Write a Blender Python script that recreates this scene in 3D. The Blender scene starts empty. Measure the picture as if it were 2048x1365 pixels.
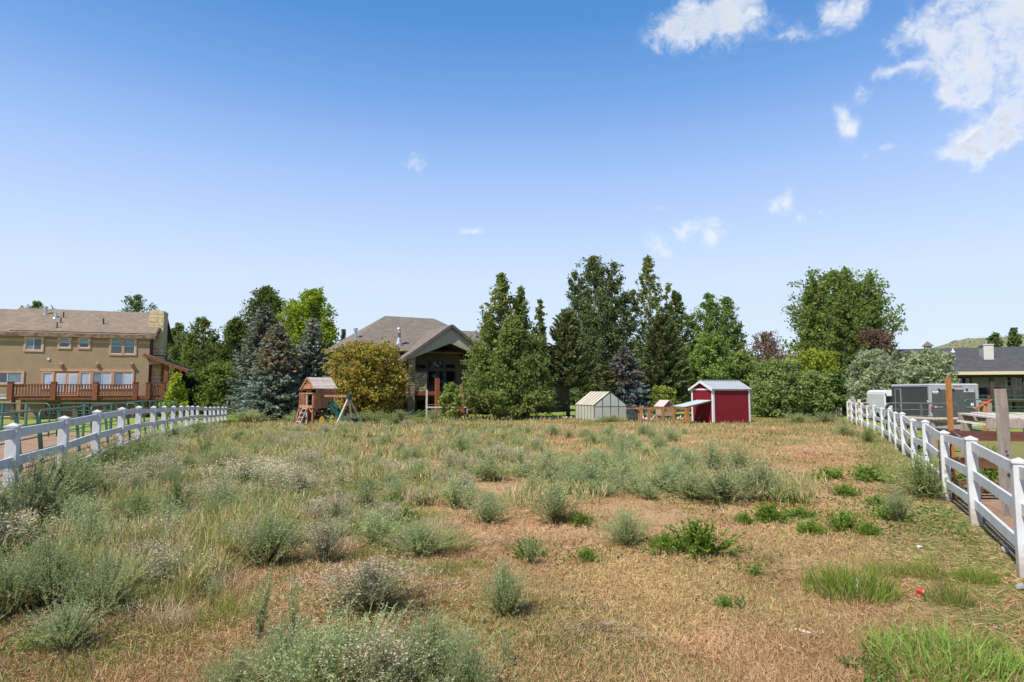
import bpy, bmesh, math, random
import numpy as np
from mathutils import Vector, Matrix

# ------------------------------------------------------------------ camera, world, sun, exposure
SC = bpy.context.scene
EXPOSURE = 0.78
COL = SC.collection
CAMZ = 2.1
F = 1230.0
PITCH = math.atan(97.5 / F)
cam_d = bpy.data.cameras.new('camera')
cam = bpy.data.objects.new('camera', cam_d)
COL.objects.link(cam)
cam.location = (0, 0, CAMZ)
cam.rotation_euler = (math.pi / 2 + PITCH, 0, 0)
cam_d.sensor_width = 36.0
cam_d.lens = 36.0 * F / 2048.0
cam_d.clip_start = 0.1
cam_d.clip_end = 6000
SC.camera = cam

SUN_EL = math.radians(53)
SUN_AZ = math.radians(228)     # direction to the sun in the ground plane, from +X counter-clockwise: left, a little behind the camera
to_sun = Vector((math.cos(SUN_AZ) * math.cos(SUN_EL), math.sin(SUN_AZ) * math.cos(SUN_EL), math.sin(SUN_EL)))
sun_d = bpy.data.lights.new('sun', 'SUN')
sun_d.energy = 3.8
sun_d.angle = math.radians(0.6)
sun_d.color = (1.0, 0.95, 0.87)
sun = bpy.data.objects.new('sun', sun_d)
COL.objects.link(sun)
sun.rotation_euler = to_sun.to_track_quat('Z', 'Y').to_euler()
sun.location = (0, 0, 60)

SC.view_settings.view_transform = 'Standard'
SC.view_settings.look = 'None'
SC.view_settings.gamma = 1
SC.view_settings.exposure = EXPOSURE
SC.view_settings.use_curve_mapping = False

cp, sp = math.cos(PITCH), math.sin(PITCH)


def ray(px, py):
    """unit-forward ray of a photograph pixel, used while laying the place out"""
    u = (px - 1024) / F
    w = (682.5 - py) / F
    return Vector((u, cp - w * sp, sp + w * cp))


def sky_dir(px, py):
    return ray(px, py).normalized()


world = bpy.data.worlds.new('World')
SC.world = world
world.use_nodes = True
NT = world.node_tree
NT.nodes.clear()


def wn(t, **kw):
    n = NT.nodes.new(t)
    for k, v in kw.items():
        setattr(n, k, v)
    return n


def wmath(op, a, b=None, clamp=False):
    n = wn('ShaderNodeMath', operation=op)
    n.use_clamp = clamp
    for i, v in enumerate((a, b)):
        if v is None:
            continue
        if isinstance(v, (int, float)):
            n.inputs[i].default_value = v
        else:
            NT.links.new(v, n.inputs[i])
    return n.outputs[0]


def wmix(fac, a, b):
    n = wn('ShaderNodeMix', data_type='RGBA')
    for sock, v in ((n.inputs[0], fac), (n.inputs[6], a), (n.inputs[7], b)):
        if isinstance(v, (int, float)):
            sock.default_value = v
        elif isinstance(v, tuple):
            sock.default_value = v
        else:
            NT.links.new(v, sock)
    return n.outputs[2]


out = wn('ShaderNodeOutputWorld')
bg = wn('ShaderNodeBackground')
SKY_STRENGTH = 0.12
bg.inputs[1].default_value = SKY_STRENGTH
NT.links.new(bg.outputs[0], out.inputs[0])
sky = wn('ShaderNodeTexSky', sky_type='NISHITA')
sky.sun_disc = False
sky.sun_elevation = SUN_EL
sky.sun_rotation = math.pi / 2 - SUN_AZ      # Blender measures it from +Y, clockwise
sky.altitude = 1900
sky.air_density = 1.0
sky.dust_density = 0.6
sky.ozone_density = 1.6
tc = wn('ShaderNodeTexCoord')
sepd = wn('ShaderNodeSeparateXYZ')
NT.links.new(tc.outputs['Generated'], sepd.inputs[0])
# air lightening towards the horizon, the same all the way round
ramp = wn('ShaderNodeValToRGB')
NT.links.new(sepd.outputs['Z'], ramp.inputs[0])
er = ramp.color_ramp
SS = 1.0 / SKY_STRENGTH / 2 ** (EXPOSURE - 0.02)


def srgb(r, g, b):
    f = lambda c: (c / 255 / 12.92) if c / 255 <= 0.04045 else ((c / 255 + 0.055) / 1.055) ** 2.4
    return (f(r), f(g), f(b))


stops = [(0.0, (224, 238, 255)), (0.10, (216, 233, 255)), (0.17, (212, 230, 255)), (0.25, (192, 217, 255)), (0.34, (163, 197, 249)),
         (0.44, (120, 168, 233)), (0.53, (86, 147, 216)), (0.75, (58, 120, 192)), (1.0, (48, 105, 178))]
while len(er.elements) < len(stops):
    er.elements.new(0.5)
for e, (p, c) in zip(er.elements, stops):
    e.position = p
    e.color = srgb(*c) + (1,)
grade = wn('ShaderNodeVectorMath', operation='SCALE')
NT.links.new(ramp.outputs[0], grade.inputs[0])
grade.inputs['Scale'].default_value = SS
base_sky = wmix(0.94, sky.outputs[0], grade.outputs[0])

# clouds: soft clusters at given directions, torn by noise
warp = wn('ShaderNodeTexNoise')
warp.inputs['Scale'].default_value = 9.0
warp.inputs['Detail'].default_value = 4.0
NT.links.new(tc.outputs['Generated'], warp.inputs['Vector'])
wsub = wn('ShaderNodeVectorMath', operation='SUBTRACT')
NT.links.new(warp.outputs['Color'], wsub.inputs[0])
wsub.inputs[1].default_value = (0.5, 0.5, 0.5)
wsc = wn('ShaderNodeVectorMath', operation='SCALE')
NT.links.new(wsub.outputs[0], wsc.inputs[0])
wsc.inputs['Scale'].default_value = 0.075
wadd = wn('ShaderNodeVectorMath', operation='ADD')
NT.links.new(tc.outputs['Generated'], wadd.inputs[0])
NT.links.new(wsc.outputs[0], wadd.inputs[1])
wnorm = wn('ShaderNodeVectorMath', operation='NORMALIZE')
NT.links.new(wadd.outputs[0], wnorm.inputs[0])
def wnoise(scale, detail, rough, dist=0.0):
    n = wn('ShaderNodeTexNoise')
    n.inputs['Scale'].default_value = scale
    n.inputs['Detail'].default_value = detail
    n.inputs['Roughness'].default_value = rough
    n.inputs['Distortion'].default_value = dist
    NT.links.new(tc.outputs['Generated'], n.inputs['Vector'])
    return wmath('SUBTRACT', n.outputs['Fac'], 0.5)


torn = wmath('ADD', wmath('MULTIPLY', wnoise(15.0, 8.0, 0.6, 0.4), 2.2), wmath('MULTIPLY', wnoise(52.0, 6.0, 0.65, 0.6), 1.9))
# (photo direction, half-width in radians across, half-height, weight)
CLOUDS = [(1410, 45, 0.052, 0.030, 1.0), (1475, 30, 0.042, 0.028, 0.95), (1345, 50, 0.024, 0.018, 0.6), (1585, 68, 0.017, 0.012, 0.7), (1665, 35, 0.026, 0.013, 0.7), (1700, 5, 0.02, 0.012, 0.6),
          (1900, 25, 0.026, 0.026, 1.0), (1960, 15, 0.04, 0.022, 1.0), (1965, 85, 0.05, 0.032, 1.25), (2030, 70, 0.045, 0.04, 1.2), (1930, 135, 0.042, 0.02, 1.0), (2000, 140, 0.05, 0.03, 1.25), (1800, 143, 0.030, 0.011, 0.8),
          (2040, 190, 0.022, 0.045, 1.2), (1905, 185, 0.022, 0.014, 0.8), (2015, 262, 0.035, 0.022, 1.05), (1975, 285, 0.03, 0.017, 0.95), (1915, 312, 0.024, 0.015, 0.9), (1930, 335, 0.012, 0.012, 0.6), (1690, 248, 0.013, 0.017, 0.8),
          (1738, 192, 0.010, 0.013, 0.65), (1780, 285, 0.014, 0.007, 0.6), (1800, 75, 0.020, 0.018, 0.55), (1730, 305, 0.006, 0.006, 0.4),
          (1318, 492, 0.020, 0.017, 1.05), (1378, 461, 0.017, 0.009, 0.85), (1440, 462, 0.017, 0.011, 0.95), (1550, 420, 0.015, 0.018, 0.85), (1565, 385, 0.010, 0.012, 0.5), (1640, 428, 0.018, 0.008, 0.65), (1590, 450, 0.008, 0.008, 0.5),
          (826, 320, 0.018, 0.008, 0.78), (938, 452, 0.018, 0.005, 0.58), (1090, 437, 0.016, 0.007, 0.5), (1320, 432, 0.016, 0.005, 0.42), (755, 583, 0.028, 0.009, 0.40), (1275, 545, 0.014, 0.007, 0.55),
          # the same weather further round, outside the frame
          (2300, 160, 0.10, 0.05, 1.1), (2500, -60, 0.10, 0.05, 1.1), (2250, -150, 0.12, 0.05, 1.1), (1300, -250, 0.10, 0.05, 0.9), (3100, 250, 0.12, 0.05, 1.0), (600, -420, 0.09, 0.04, 0.7)]
total = None
for (px, py, hw, hh, wt) in CLOUDS:
    d = sky_dir(px, py)
    rt = Vector((d.y, -d.x, 0)).normalized()
    up = rt.cross(d).normalized()
    vals = []
    for ax, h in ((rt, hw), (up, hh)):
        dt = wn('ShaderNodeVectorMath', operation='DOT_PRODUCT')
        NT.links.new(wnorm.outputs[0], dt.inputs[0])
        dt.inputs[1].default_value = ax / h
        vals.append(wmath('POWER', wmath('ABSOLUTE', dt.outputs['Value']), 2.0))
    r2 = wmath('ADD', vals[0], vals[1])
    g = wmath('MULTIPLY', wmath('EXPONENT', wmath('MULTIPLY', r2, -0.9)), wt)
    fr = wn('ShaderNodeVectorMath', operation='DOT_PRODUCT')
    NT.links.new(tc.outputs['Generated'], fr.inputs[0])
    fr.inputs[1].default_value = d
    g = wmath('MULTIPLY', g, wmath('GREATER_THAN', fr.outputs['Value'], 0.3))
    total = g if total is None else wmath('ADD', total, g)
total = wmath('MINIMUM', total, 1.08)
gate = wmath('MULTIPLY', total, 2.6, True)
dens = wmath('ADD', total, wmath('MULTIPLY', torn, gate))
mr = wn('ShaderNodeMapRange', interpolation_type='SMOOTHSTEP')
NT.links.new(dens, mr.inputs[0])
mr.inputs[1].default_value = 0.12
mr.inputs[2].default_value = 1.5
alpha = mr.outputs[0]
thick = wn('ShaderNodeMapRange')
NT.links.new(dens, thick.inputs[0])
thick.inputs[1].default_value = 0.95
thick.inputs[2].default_value = 1.7
shade = wn('ShaderNodeTexNoise')
shade.inputs['Scale'].default_value = 5.0
shade.inputs['Detail'].default_value = 5.0
NT.links.new(tc.outputs['Generated'], shade.inputs['Vector'])
shr = wn('ShaderNodeMapRange')
NT.links.new(shade.outputs['Fac'], shr.inputs[0])
shr.inputs[1].default_value = 0.36
shr.inputs[2].default_value = 0.66
bulk = wn('ShaderNodeMapRange')
NT.links.new(total, bulk.inputs[0])
bulk.inputs[1].default_value = 0.9
bulk.inputs[2].default_value = 1.07
greyness = wmath('MULTIPLY', wmath('MULTIPLY', thick.outputs[0], shr.outputs[0], True), wmath('MULTIPLY', bulk.outputs[0], 0.85))
w_col = tuple(c * SS for c in srgb(243, 246, 251)) + (1,)
g_col = tuple(c * SS for c in srgb(176, 190, 211)) + (1,)
ccol = wmix(greyness, w_col, g_col)
final = wmix(wmath('MULTIPLY', alpha, 0.93), base_sky, ccol)
NT.links.new(final, bg.inputs[0])

# ------------------------------------------------------------------ helpers
rng = np.random.default_rng(7)
random.seed(7)


def smooth(a, b, x):
    t = np.clip((np.asarray(x, float) - a) / (b - a), 0, 1)
    return t * t * (3 - 2 * t)


def fence_left_x(y):
    return -3.7 - 0.40 * np.asarray(y, float)


def fence_right_x(y):
    y = np.asarray(y, float)
    return np.where(y < 26, 2.05 + 0.527 * y, 15.752 + 0.43 * (y - 26))


def gz(x, y):
    """height of the ground"""
    x = np.asarray(x, float)
    y = np.asarray(y, float)
    bank = smooth(-2.0, -8.0, x + 0.12 * y) * (1 - smooth(17, 30, y))
    dip = smooth(26, 40, y) * smooth(-8, -14, x) * (1 - smooth(46, 60, y))
    und = 0.025 * np.sin(1.3 * x + 0.6 * y) + 0.02 * np.sin(0.7 * x - 1.7 * y + 1.0) + 0.012 * np.sin(3.1 * x + 2.3 * y)
    und = und * (1 - smooth(35, 45, y))
    return 0.29 * bank - 0.2 * dip + und


def gzf(x, y):
    return float(gz(x, y))


def ground_at(px, py):
    """point of the ground seen at a photograph pixel"""
    d = ray(px, py)
    t = CAMZ / -d.z
    for _ in range(6):
        p = d * t
        t = (CAMZ - gzf(p.x, p.y)) / -d.z
    return d.x * t, d.y * t


def at_depth(px, py, y):
    d = ray(px, py)
    t = y / d.y
    return d.x * t, CAMZ + d.z * t


def tag(o, label=None, cat=None, group=None, kind=None):
    if label:
        o['label'] = label
    if cat:
        o['category'] = cat
    if group:
        o['group'] = group
    if kind:
        o['kind'] = kind
    return o


def empty(name, loc, rz=0.0, label=None, cat=None, group=None):
    o = bpy.data.objects.new(name, None)
    COL.objects.link(o)
    o.location = loc
    o.rotation_euler = (0, 0, rz)
    o.empty_display_size = 0.2
    return tag(o, label, cat, group)


def link(name, me, parent=None):
    o = bpy.data.objects.new(name, me)
    COL.objects.link(o)
    if parent is not None:
        o.parent = parent
    return o


def copy_tree(o, parent=None):
    c = o.copy()
    COL.objects.link(c)
    if parent is not None:
        c.parent = parent
    for ch in list(o.children):
        copy_tree(ch, c)
    return c


class MB:
    """collects shapes and links them as one mesh object"""
    def __init__(self):
        self.v = []
        self.f = []

    def poly(self, pts, faces):
        b = len(self.v)
        self.v += [tuple(p) for p in pts]
        self.f += [tuple(b + i for i in fc) for fc in faces]
        return self

    def box(self, x0, x1, y0, y1, z0, z1):
        p = [(x0, y0, z0), (x1, y0, z0), (x1, y1, z0), (x0, y1, z0), (x0, y0, z1), (x1, y0, z1), (x1, y1, z1), (x0, y1, z1)]
        return self.poly(p, [(0, 3, 2, 1), (4, 5, 6, 7), (0, 1, 5, 4), (1, 2, 6, 5), (2, 3, 7, 6), (3, 0, 4, 7)])

    def chamfer_box(self, x0, x1, y0, y1, z0, z1, c=0.01):
        """box with its upright edges cut"""
        pts = [(x0 + c, y0), (x1 - c, y0), (x1, y0 + c), (x1, y1 - c), (x1 - c, y1), (x0 + c, y1), (x0, y1 - c), (x0, y0 + c)]
        n = 8
        p = [(a, b, z0) for a, b in pts] + [(a, b, z1) for a, b in pts]
        fs = [(i, (i + 1) % n, n + (i + 1) % n, n + i) for i in range(n)]
        return self.poly(p, fs + [tuple(range(n))[::-1], tuple(range(n, 2 * n))])

    def bar(self, p0, p1, w, h, up=(0, 0, 1)):
        p0, p1 = Vector(p0), Vector(p1)
        d = (p1 - p0).normalized()
        s = d.cross(Vector(up))
        if s.length < 1e-4:
            s = d.cross(Vector((0, 1, 0)))
        s.normalize()
        u = s.cross(d).normalized()
        s *= w / 2
        u *= h / 2
        p = [p0 - s - u, p0 + s - u, p0 + s + u, p0 - s + u, p1 - s - u, p1 + s - u, p1 + s + u, p1 - s + u]
        return self.poly(p, [(0, 1, 2, 3), (7, 6, 5, 4), (0, 4, 5, 1), (1, 5, 6, 2), (2, 6, 7, 3), (3, 7, 4, 0)])

    def tube(self, pts, rad, n=8, cap=True):
        pts = [Vector(p) for p in pts]
        if isinstance(rad, (int, float)):
            rad = [rad] * len(pts)
        b = len(self.v)
        prev = None
        for i, p in enumerate(pts):
            d = (pts[min(i + 1, len(pts) - 1)] - pts[max(i - 1, 0)]).normalized()
            ref = Vector((0, 0, 1)) if abs(d.z) < 0.9 else Vector((1, 0, 0))
            s = d.cross(ref).normalized()
            if prev is not None:
                s = (prev - d * prev.dot(d)).normalized()
            prev = s
            u = d.cross(s)
            for k in range(n):
                a = 2 * math.pi * k / n
                self.v.append(tuple(p + (s * math.cos(a) + u * math.sin(a)) * rad[i]))
        for i in range(len(pts) - 1):
            for k in range(n):
                a, c = b + i * n + k, b + i * n + (k + 1) % n
                self.f.append((a, c, c + n, a + n))
        if cap:
            self.f.append(tuple(b + k for k in range(n))[::-1])
            e = b + (len(pts) - 1) * n
            self.f.append(tuple(e + k for k in range(n)))
        return self

    def slab(self, pts, normal, t):
        """flat polygon given thickness t along -normal"""
        n = len(pts)
        nv = Vector(normal).normalized() * t
        p = [Vector(q) for q in pts]
        return self.poly(p + [q - nv for q in p], [tuple(range(n)), tuple(range(n, 2 * n))[::-1]] + [((i + 1) % n, i, n + i, n + (i + 1) % n) for i in range(n)])

    def build(self, name, mat, parent=None, smooth_=False):
        me = bpy.data.meshes.new(name)
        me.from_pydata(self.v, [], self.f)
        bm = bmesh.new()
        bm.from_mesh(me)
        bmesh.ops.recalc_face_normals(bm, faces=bm.faces)
        bm.to_mesh(me)
        bm.free()
        if smooth_:
            me.polygons.foreach_set('use_smooth', [True] * len(me.polygons))
        me.materials.append(mat)
        me.update()
        return link(name, me, parent)


def quads_mesh(name, V, nper, colors, mat, parent=None):
    """V (N, nper, 3) loose faces with one colour per face (natural colour of leaf or blade)"""
    N = V.shape[0]
    me = bpy.data.meshes.new(name)
    me.vertices.add(N * nper)
    me.vertices.foreach_set('co', np.ascontiguousarray(V, np.float32).ravel())
    me.loops.add(N * nper)
    me.loops.foreach_set('vertex_index', np.arange(N * nper, dtype=np.int32))
    me.polygons.add(N)
    me.polygons.foreach_set('loop_start', np.arange(0, N * nper, nper, dtype=np.int32))
    at = me.attributes.new('tint', 'FLOAT_COLOR', 'POINT')
    C = np.ones((N, nper, 4), np.float32)
    C[:, :, :3] = colors[:, None, :]
    at.data.foreach_set('color', C.ravel())
    me.update(calc_edges=True)
    me.materials.append(mat)
    if parent is False:
        return me
    return link(name, me, parent)


# ------------------------------------------------------------------ materials
def mat_new(name):
    m = bpy.data.materials.new(name)
    m.use_nodes = True
    nt = m.node_tree
    b = nt.nodes['Principled BSDF']
    return m, nt, b


def mat_plain(name, c, rough=0.7, var=0.12, scale=6.0, bump=0.0, bscale=60.0, metal=0.0, c2=None, stretch=(1, 1, 1), spec=0.3, detail=5.0):
    """base colour broken by noise of the thing's own surface"""
    m, nt, b = mat_new(name)
    N, L = nt.nodes, nt.links
    tcn = N.new('ShaderNodeTexCoord')
    mp = N.new('ShaderNodeMapping')
    mp.inputs['Scale'].default_value = stretch
    L.new(tcn.outputs['Object'], mp.inputs[0])
    no = N.new('ShaderNodeTexNoise')
    no.inputs['Scale'].default_value = scale
    no.inputs['Detail'].default_value = detail
    no.inputs['Roughness'].default_value = 0.6
    L.new(mp.outputs[0], no.inputs['Vector'])
    mr = N.new('ShaderNodeMapRange')
    mr.inputs[1].default_value = 0.3
    mr.inputs[2].default_value = 0.7
    L.new(no.outputs['Fac'], mr.inputs[0])
    mx = N.new('ShaderNodeMix')
    mx.data_type = 'RGBA'
    if c2 is None:
        a = tuple(x * (1 - var) for x in c)
        d = tuple(min(1, x * (1 + var)) for x in c)
    else:
        a, d = c, c2
    mx.inputs[6].default_value = a + (1,)
    mx.inputs[7].default_value = d + (1,)
    L.new(mr.outputs[0], mx.inputs[0])
    oi = N.new('ShaderNodeObjectInfo')
    hv = N.new('ShaderNodeHueSaturation')
    m2 = N.new('ShaderNodeMapRange')
    m2.inputs[3].default_value = 1 - var * 0.6
    m2.inputs[4].default_value = 1 + var * 0.6
    L.new(oi.outputs['Random'], m2.inputs[0])
    L.new(m2.outputs[0], hv.inputs['Value'])
    L.new(mx.outputs[2], hv.inputs['Color'])
    L.new(hv.outputs[0], b.inputs['Base Color'])
    b.inputs['Roughness'].default_value = rough
    b.inputs['Metallic'].default_value = metal
    b.inputs['Specular IOR Level'].default_value = spec
    if bump:
        n2 = N.new('ShaderNodeTexNoise')
        n2.inputs['Scale'].default_value = bscale
        n2.inputs['Detail'].default_value = 4
        L.new(mp.outputs[0], n2.inputs['Vector'])
        bp = N.new('ShaderNodeBump')
        bp.inputs['Strength'].default_value = bump
        bp.inputs['Distance'].default_value = 0.02
        L.new(n2.outputs['Fac'], bp.inputs['Height'])
        L.new(bp.outputs[0], b.inputs['Normal'])
    return m


def mat_shingle(name, c, c2, course=0.16):
    m, nt, b = mat_new(name)
    N, L = nt.nodes, nt.links
    uv = N.new('ShaderNodeTexCoord')
    br = N.new('ShaderNodeTexBrick')
    br.inputs['Scale'].default_value = 1.0
    br.inputs['Brick Width'].default_value = course * 2.2
    br.inputs['Row Height'].default_value = course
    br.inputs['Mortar Size'].default_value = 0.012
    br.inputs['Bias'].default_value = 0.0
    br.inputs['Color1'].default_value = c + (1,)
    br.inputs['Color2'].default_value = c2 + (1,)
    br.inputs['Mortar'].default_value = tuple(x * 0.6 for x in c) + (1,)
    L.new(uv.outputs['UV'], br.inputs['Vector'])
    no = N.new('ShaderNodeTexNoise')
    no.inputs['Scale'].default_value = 1.3
    no.inputs['Detail'].default_value = 6
    L.new(uv.outputs['UV'], no.inputs['Vector'])
    mr = N.new('ShaderNodeMapRange')
    mr.inputs[3].default_value = 0.8
    mr.inputs[4].default_value = 1.2
    L.new(no.outputs['Fac'], mr.inputs[0])
    hv = N.new('ShaderNodeHueSaturation')
    L.new(br.outputs['Color'], hv.inputs['Color'])
    L.new(mr.outputs[0], hv.inputs['Value'])
    L.new(hv.outputs[0], b.inputs['Base Color'])
    b.inputs['Roughness'].default_value = 0.9
    b.inputs['Specular IOR Level'].default_value = 0.15
    bp = N.new('ShaderNodeBump')
    bp.inputs['Strength'].default_value = 0.5
    bp.inputs['Distance'].default_value = 0.02
    L.new(br.outputs['Fac'], bp.inputs['Height'])
    bp.invert = True
    L.new(bp.outputs[0], b.inputs['Normal'])
    return m


def mat_foliage(name, trans=0.3, vary=0.12):
    m = bpy.data.materials.new(name)
    m.use_nodes = True
    nt = m.node_tree
    N, L = nt.nodes, nt.links
    N.remove(N['Principled BSDF'])
    o = N['Material Output']
    at = N.new('ShaderNodeAttribute')
    at.attribute_name = 'tint'
    oi = N.new('ShaderNodeObjectInfo')
    mr = N.new('ShaderNodeMapRange')
    mr.inputs[3].default_value = 1 - vary
    mr.inputs[4].default_value = 1 + vary
    L.new(oi.outputs['Random'], mr.inputs[0])
    hv = N.new('ShaderNodeHueSaturation')
    L.new(at.outputs['Color'], hv.inputs['Color'])
    L.new(mr.outputs[0], hv.inputs['Value'])
    df = N.new('ShaderNodeBsdfDiffuse')
    L.new(hv.outputs[0], df.inputs[0])
    tr = N.new('ShaderNodeBsdfTranslucent')
    h2 = N.new('ShaderNodeHueSaturation')
    h2.inputs['Hue'].default_value = 0.485
    h2.inputs['Saturation'].default_value = 1.15
    h2.inputs['Value'].default_value = 1.3
    L.new(hv.outputs[0], h2.inputs['Color'])
    L.new(h2.outputs[0], tr.inputs[0])
    mx = N.new('ShaderNodeMixShader')
    mx.inputs[0].default_value = trans
    L.new(df.outputs[0], mx.inputs[1])
    L.new(tr.outputs[0], mx.inputs[2])
    L.new(mx.outputs[0], o.inputs[0])
    return m


def mat_glass(name, c=(0.03, 0.04, 0.05), rough=0.05):
    m, nt, b = mat_new(name)
    b.inputs['Base Color'].default_value = c + (1,)
    b.inputs['Roughness'].default_value = rough
    b.inputs['Specular IOR Level'].default_value = 0.8
    return m


M = {}
M['leaf'] = mat_foliage('leaf', 0.45)
M['needle'] = mat_foliage('needle', 0.28)
M['brush'] = mat_foliage('brush', 0.42, 0.14)
M['straw'] = mat_foliage('straw', 0.25, 0.0)
M['bark_grey'] = mat_plain('bark_grey', (0.26, 0.25, 0.21), 0.9, 0.35, 7, 0.6, 30, stretch=(1, 1, 0.4))
M['bark_dark'] = mat_plain('bark_dark', (0.11, 0.085, 0.065), 0.9, 0.3, 7, 0.6, 30, stretch=(1, 1, 0.4))
M['vinyl'] = mat_plain('vinyl', (0.50, 0.495, 0.48), 0.45, 0.04, 3.5, spec=0.4, c2=(0.64, 0.65, 0.672), stretch=(1, 1, 0.6))
M['green_pipe'] = mat_plain('green_pipe', (0.022, 0.10, 0.065), 0.4, 0.25, 5, c2=(0.05, 0.14, 0.10), spec=0.5)
M['dark_pipe'] = mat_plain('dark_pipe', (0.09, 0.10, 0.105), 0.45, 0.25, 6, spec=0.5)
M['stucco'] = mat_plain('stucco', (0.335, 0.245, 0.148), 0.92, 0.09, 1.6, 0.5, 55)
M['tan_trim'] = mat_plain('tan_trim', (0.52, 0.31, 0.17), 0.7, 0.1, 5)
M['redwood'] = mat_plain('redwood', (0.21, 0.075, 0.038), 0.7, 0.25, 4, 0.3, 40, stretch=(1, 1, 1))
M['dark_red_siding'] = mat_plain('dark_red_siding', (0.15, 0.055, 0.035), 0.75, 0.25, 3, stretch=(4, 4, 0.6))
M['cream_siding'] = mat_plain('cream_siding', (0.55, 0.47, 0.33), 0.8, 0.12, 4, stretch=(1, 1, 4))
M['peeling'] = mat_plain('peeling', (0.07, 0.04, 0.025), 0.8, 0.2, 2.6, c2=(0.34, 0.24, 0.17), stretch=(1, 1, 3))
M['roof_tan'] = mat_shingle('roof_tan', (0.20, 0.155, 0.112), (0.275, 0.222, 0.165))
M['roof_brown'] = mat_shingle('roof_brown', (0.165, 0.135, 0.107), (0.225, 0.188, 0.152))
M['roof_dark'] = mat_shingle('roof_dark', (0.065, 0.063, 0.068), (0.10, 0.096, 0.104))
M['lime'] = mat_plain('lime', (0.56, 0.41, 0.20), 0.9, 0.3, 3.2, 0.6, 20, c2=(0.80, 0.68, 0.45))
M['field_stone'] = mat_plain('field_stone', (0.15, 0.105, 0.065), 0.9, 0.3, 4.5, 0.6, 22, c2=(0.62, 0.49, 0.31))
M['mortar'] = mat_plain('mortar', (0.14, 0.12, 0.095), 0.95, 0.15, 8)
M['glass'] = mat_glass('glass', (0.05, 0.065, 0.075))
M['glass_dark'] = mat_glass('glass_dark', (0.008, 0.012, 0.014))
M['blind'] = mat_plain('blind', (0.42, 0.49, 0.56), 0.3, 0.12, 2, spec=0.6)
M['shade_blue'] = mat_plain('shade_blue', (0.17, 0.23, 0.27), 0.25, 0.15, 2, spec=0.6)
M['white_paint'] = mat_plain('white_paint', (0.62, 0.62, 0.62), 0.5, 0.04, 4)
M['black_metal'] = mat_plain('black_metal', (0.018, 0.018, 0.02), 0.45, 0.2, 8, spec=0.5)
M['galv'] = mat_plain('galv', (0.48, 0.50, 0.52), 0.38, 0.15, 5, metal=0.7)
M['brown_wall'] = mat_plain('brown_wall', (0.17, 0.142, 0.118), 0.9, 0.08, 2, 0.3, 50)
M['gable_tan'] = mat_plain('gable_tan', (0.42, 0.37, 0.275), 0.85, 0.07, 2, 0.2, 50)
M['fascia_grey'] = mat_plain('fascia_grey', (0.12, 0.11, 0.10), 0.7, 0.1, 3)
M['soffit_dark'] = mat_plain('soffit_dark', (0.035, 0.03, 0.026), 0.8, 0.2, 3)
M['brick_red'] = mat_plain('brick_red', (0.27, 0.085, 0.045), 0.75, 0.2, 5)
M['shed_red'] = mat_plain('shed_red', (0.185, 0.010, 0.019), 0.55, 0.08, 2.5, spec=0.35)
M['shed_white'] = mat_plain('shed_white', (0.60, 0.61, 0.63), 0.5, 0.04, 4)
M['shed_roof'] = mat_plain('shed_roof', (0.42, 0.435, 0.45), 0.4, 0.06, 2.5, metal=0.2)
M['poly'] = mat_plain('poly', (0.40, 0.41, 0.34), 0.3, 0.12, 1.5, spec=0.6, c2=(0.48, 0.48, 0.41))
M['poly_roof'] = mat_plain('poly_roof', (0.50, 0.44, 0.33), 0.35, 0.12, 1.5, spec=0.5, c2=(0.62, 0.57, 0.46))
M['gh_frame'] = mat_plain('gh_frame', (0.03, 0.045, 0.042), 0.5, 0.15, 5)
M['cedar'] = mat_plain('cedar', (0.35, 0.155, 0.058), 0.75, 0.22, 4, 0.3, 40)
M['coop_wood'] = mat_plain('coop_wood', (0.42, 0.31, 0.20), 0.8, 0.2, 5, stretch=(1, 1, 4))
M['coop_roof'] = mat_plain('coop_roof', (0.50, 0.43, 0.40), 0.6, 0.1, 4)
M['corrugated'] = mat_plain('corrugated', (0.44, 0.54, 0.55), 0.4, 0.1, 3, metal=0.15)
M['play_wood'] = mat_plain('play_wood', (0.36, 0.155, 0.085), 0.8, 0.3, 4, 0.3, 30, stretch=(1, 1, 0.5))
M['play_grey'] = mat_plain('play_grey', (0.46, 0.385, 0.34), 0.85, 0.22, 6, 0.3, 30)
M['play_red'] = mat_plain('play_red', (0.24, 0.05, 0.032), 0.75, 0.25, 4)
M['green_plastic'] = mat_plain('green_plastic', (0.007, 0.062, 0.046), 0.4, 0.1, 4, spec=0.5)
M['yellow_plastic'] = mat_plain('yellow_plastic', (0.52, 0.36, 0.05), 0.45, 0.08, 4)
M['trailer_grey'] = mat_plain('trailer_grey', (0.058, 0.059, 0.06), 0.45, 0.2, 3.0, spec=0.5, stretch=(1, 1, 0.4))
M['alu'] = mat_plain('alu', (0.42, 0.42, 0.42), 0.4, 0.08, 5, metal=0.5)
M['rubber'] = mat_plain('rubber', (0.02, 0.02, 0.022), 0.8, 0.2, 10)
M['red_lens'] = mat_plain('red_lens', (0.28, 0.02, 0.02), 0.3, 0.1, 10)
M['weathered'] = mat_plain('weathered', (0.24, 0.20, 0.165), 0.9, 0.25, 5, 0.5, 30, c2=(0.40, 0.34, 0.28), stretch=(3, 3, 0.5))
M['bleached'] = mat_plain('bleached', (0.36, 0.32, 0.27), 0.9, 0.2, 5, 0.4, 30, c2=(0.55, 0.50, 0.44), stretch=(0.6, 3, 3))
M['old_rail'] = mat_plain('old_rail', (0.085, 0.04, 0.026), 0.85, 0.3, 3, 0.5, 30, c2=(0.20, 0.085, 0.05), stretch=(0.5, 3, 3))
M['rust'] = mat_plain('rust', (0.30, 0.115, 0.03), 0.85, 0.3, 6, 0.5, 40, c2=(0.43, 0.19, 0.06))
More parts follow.
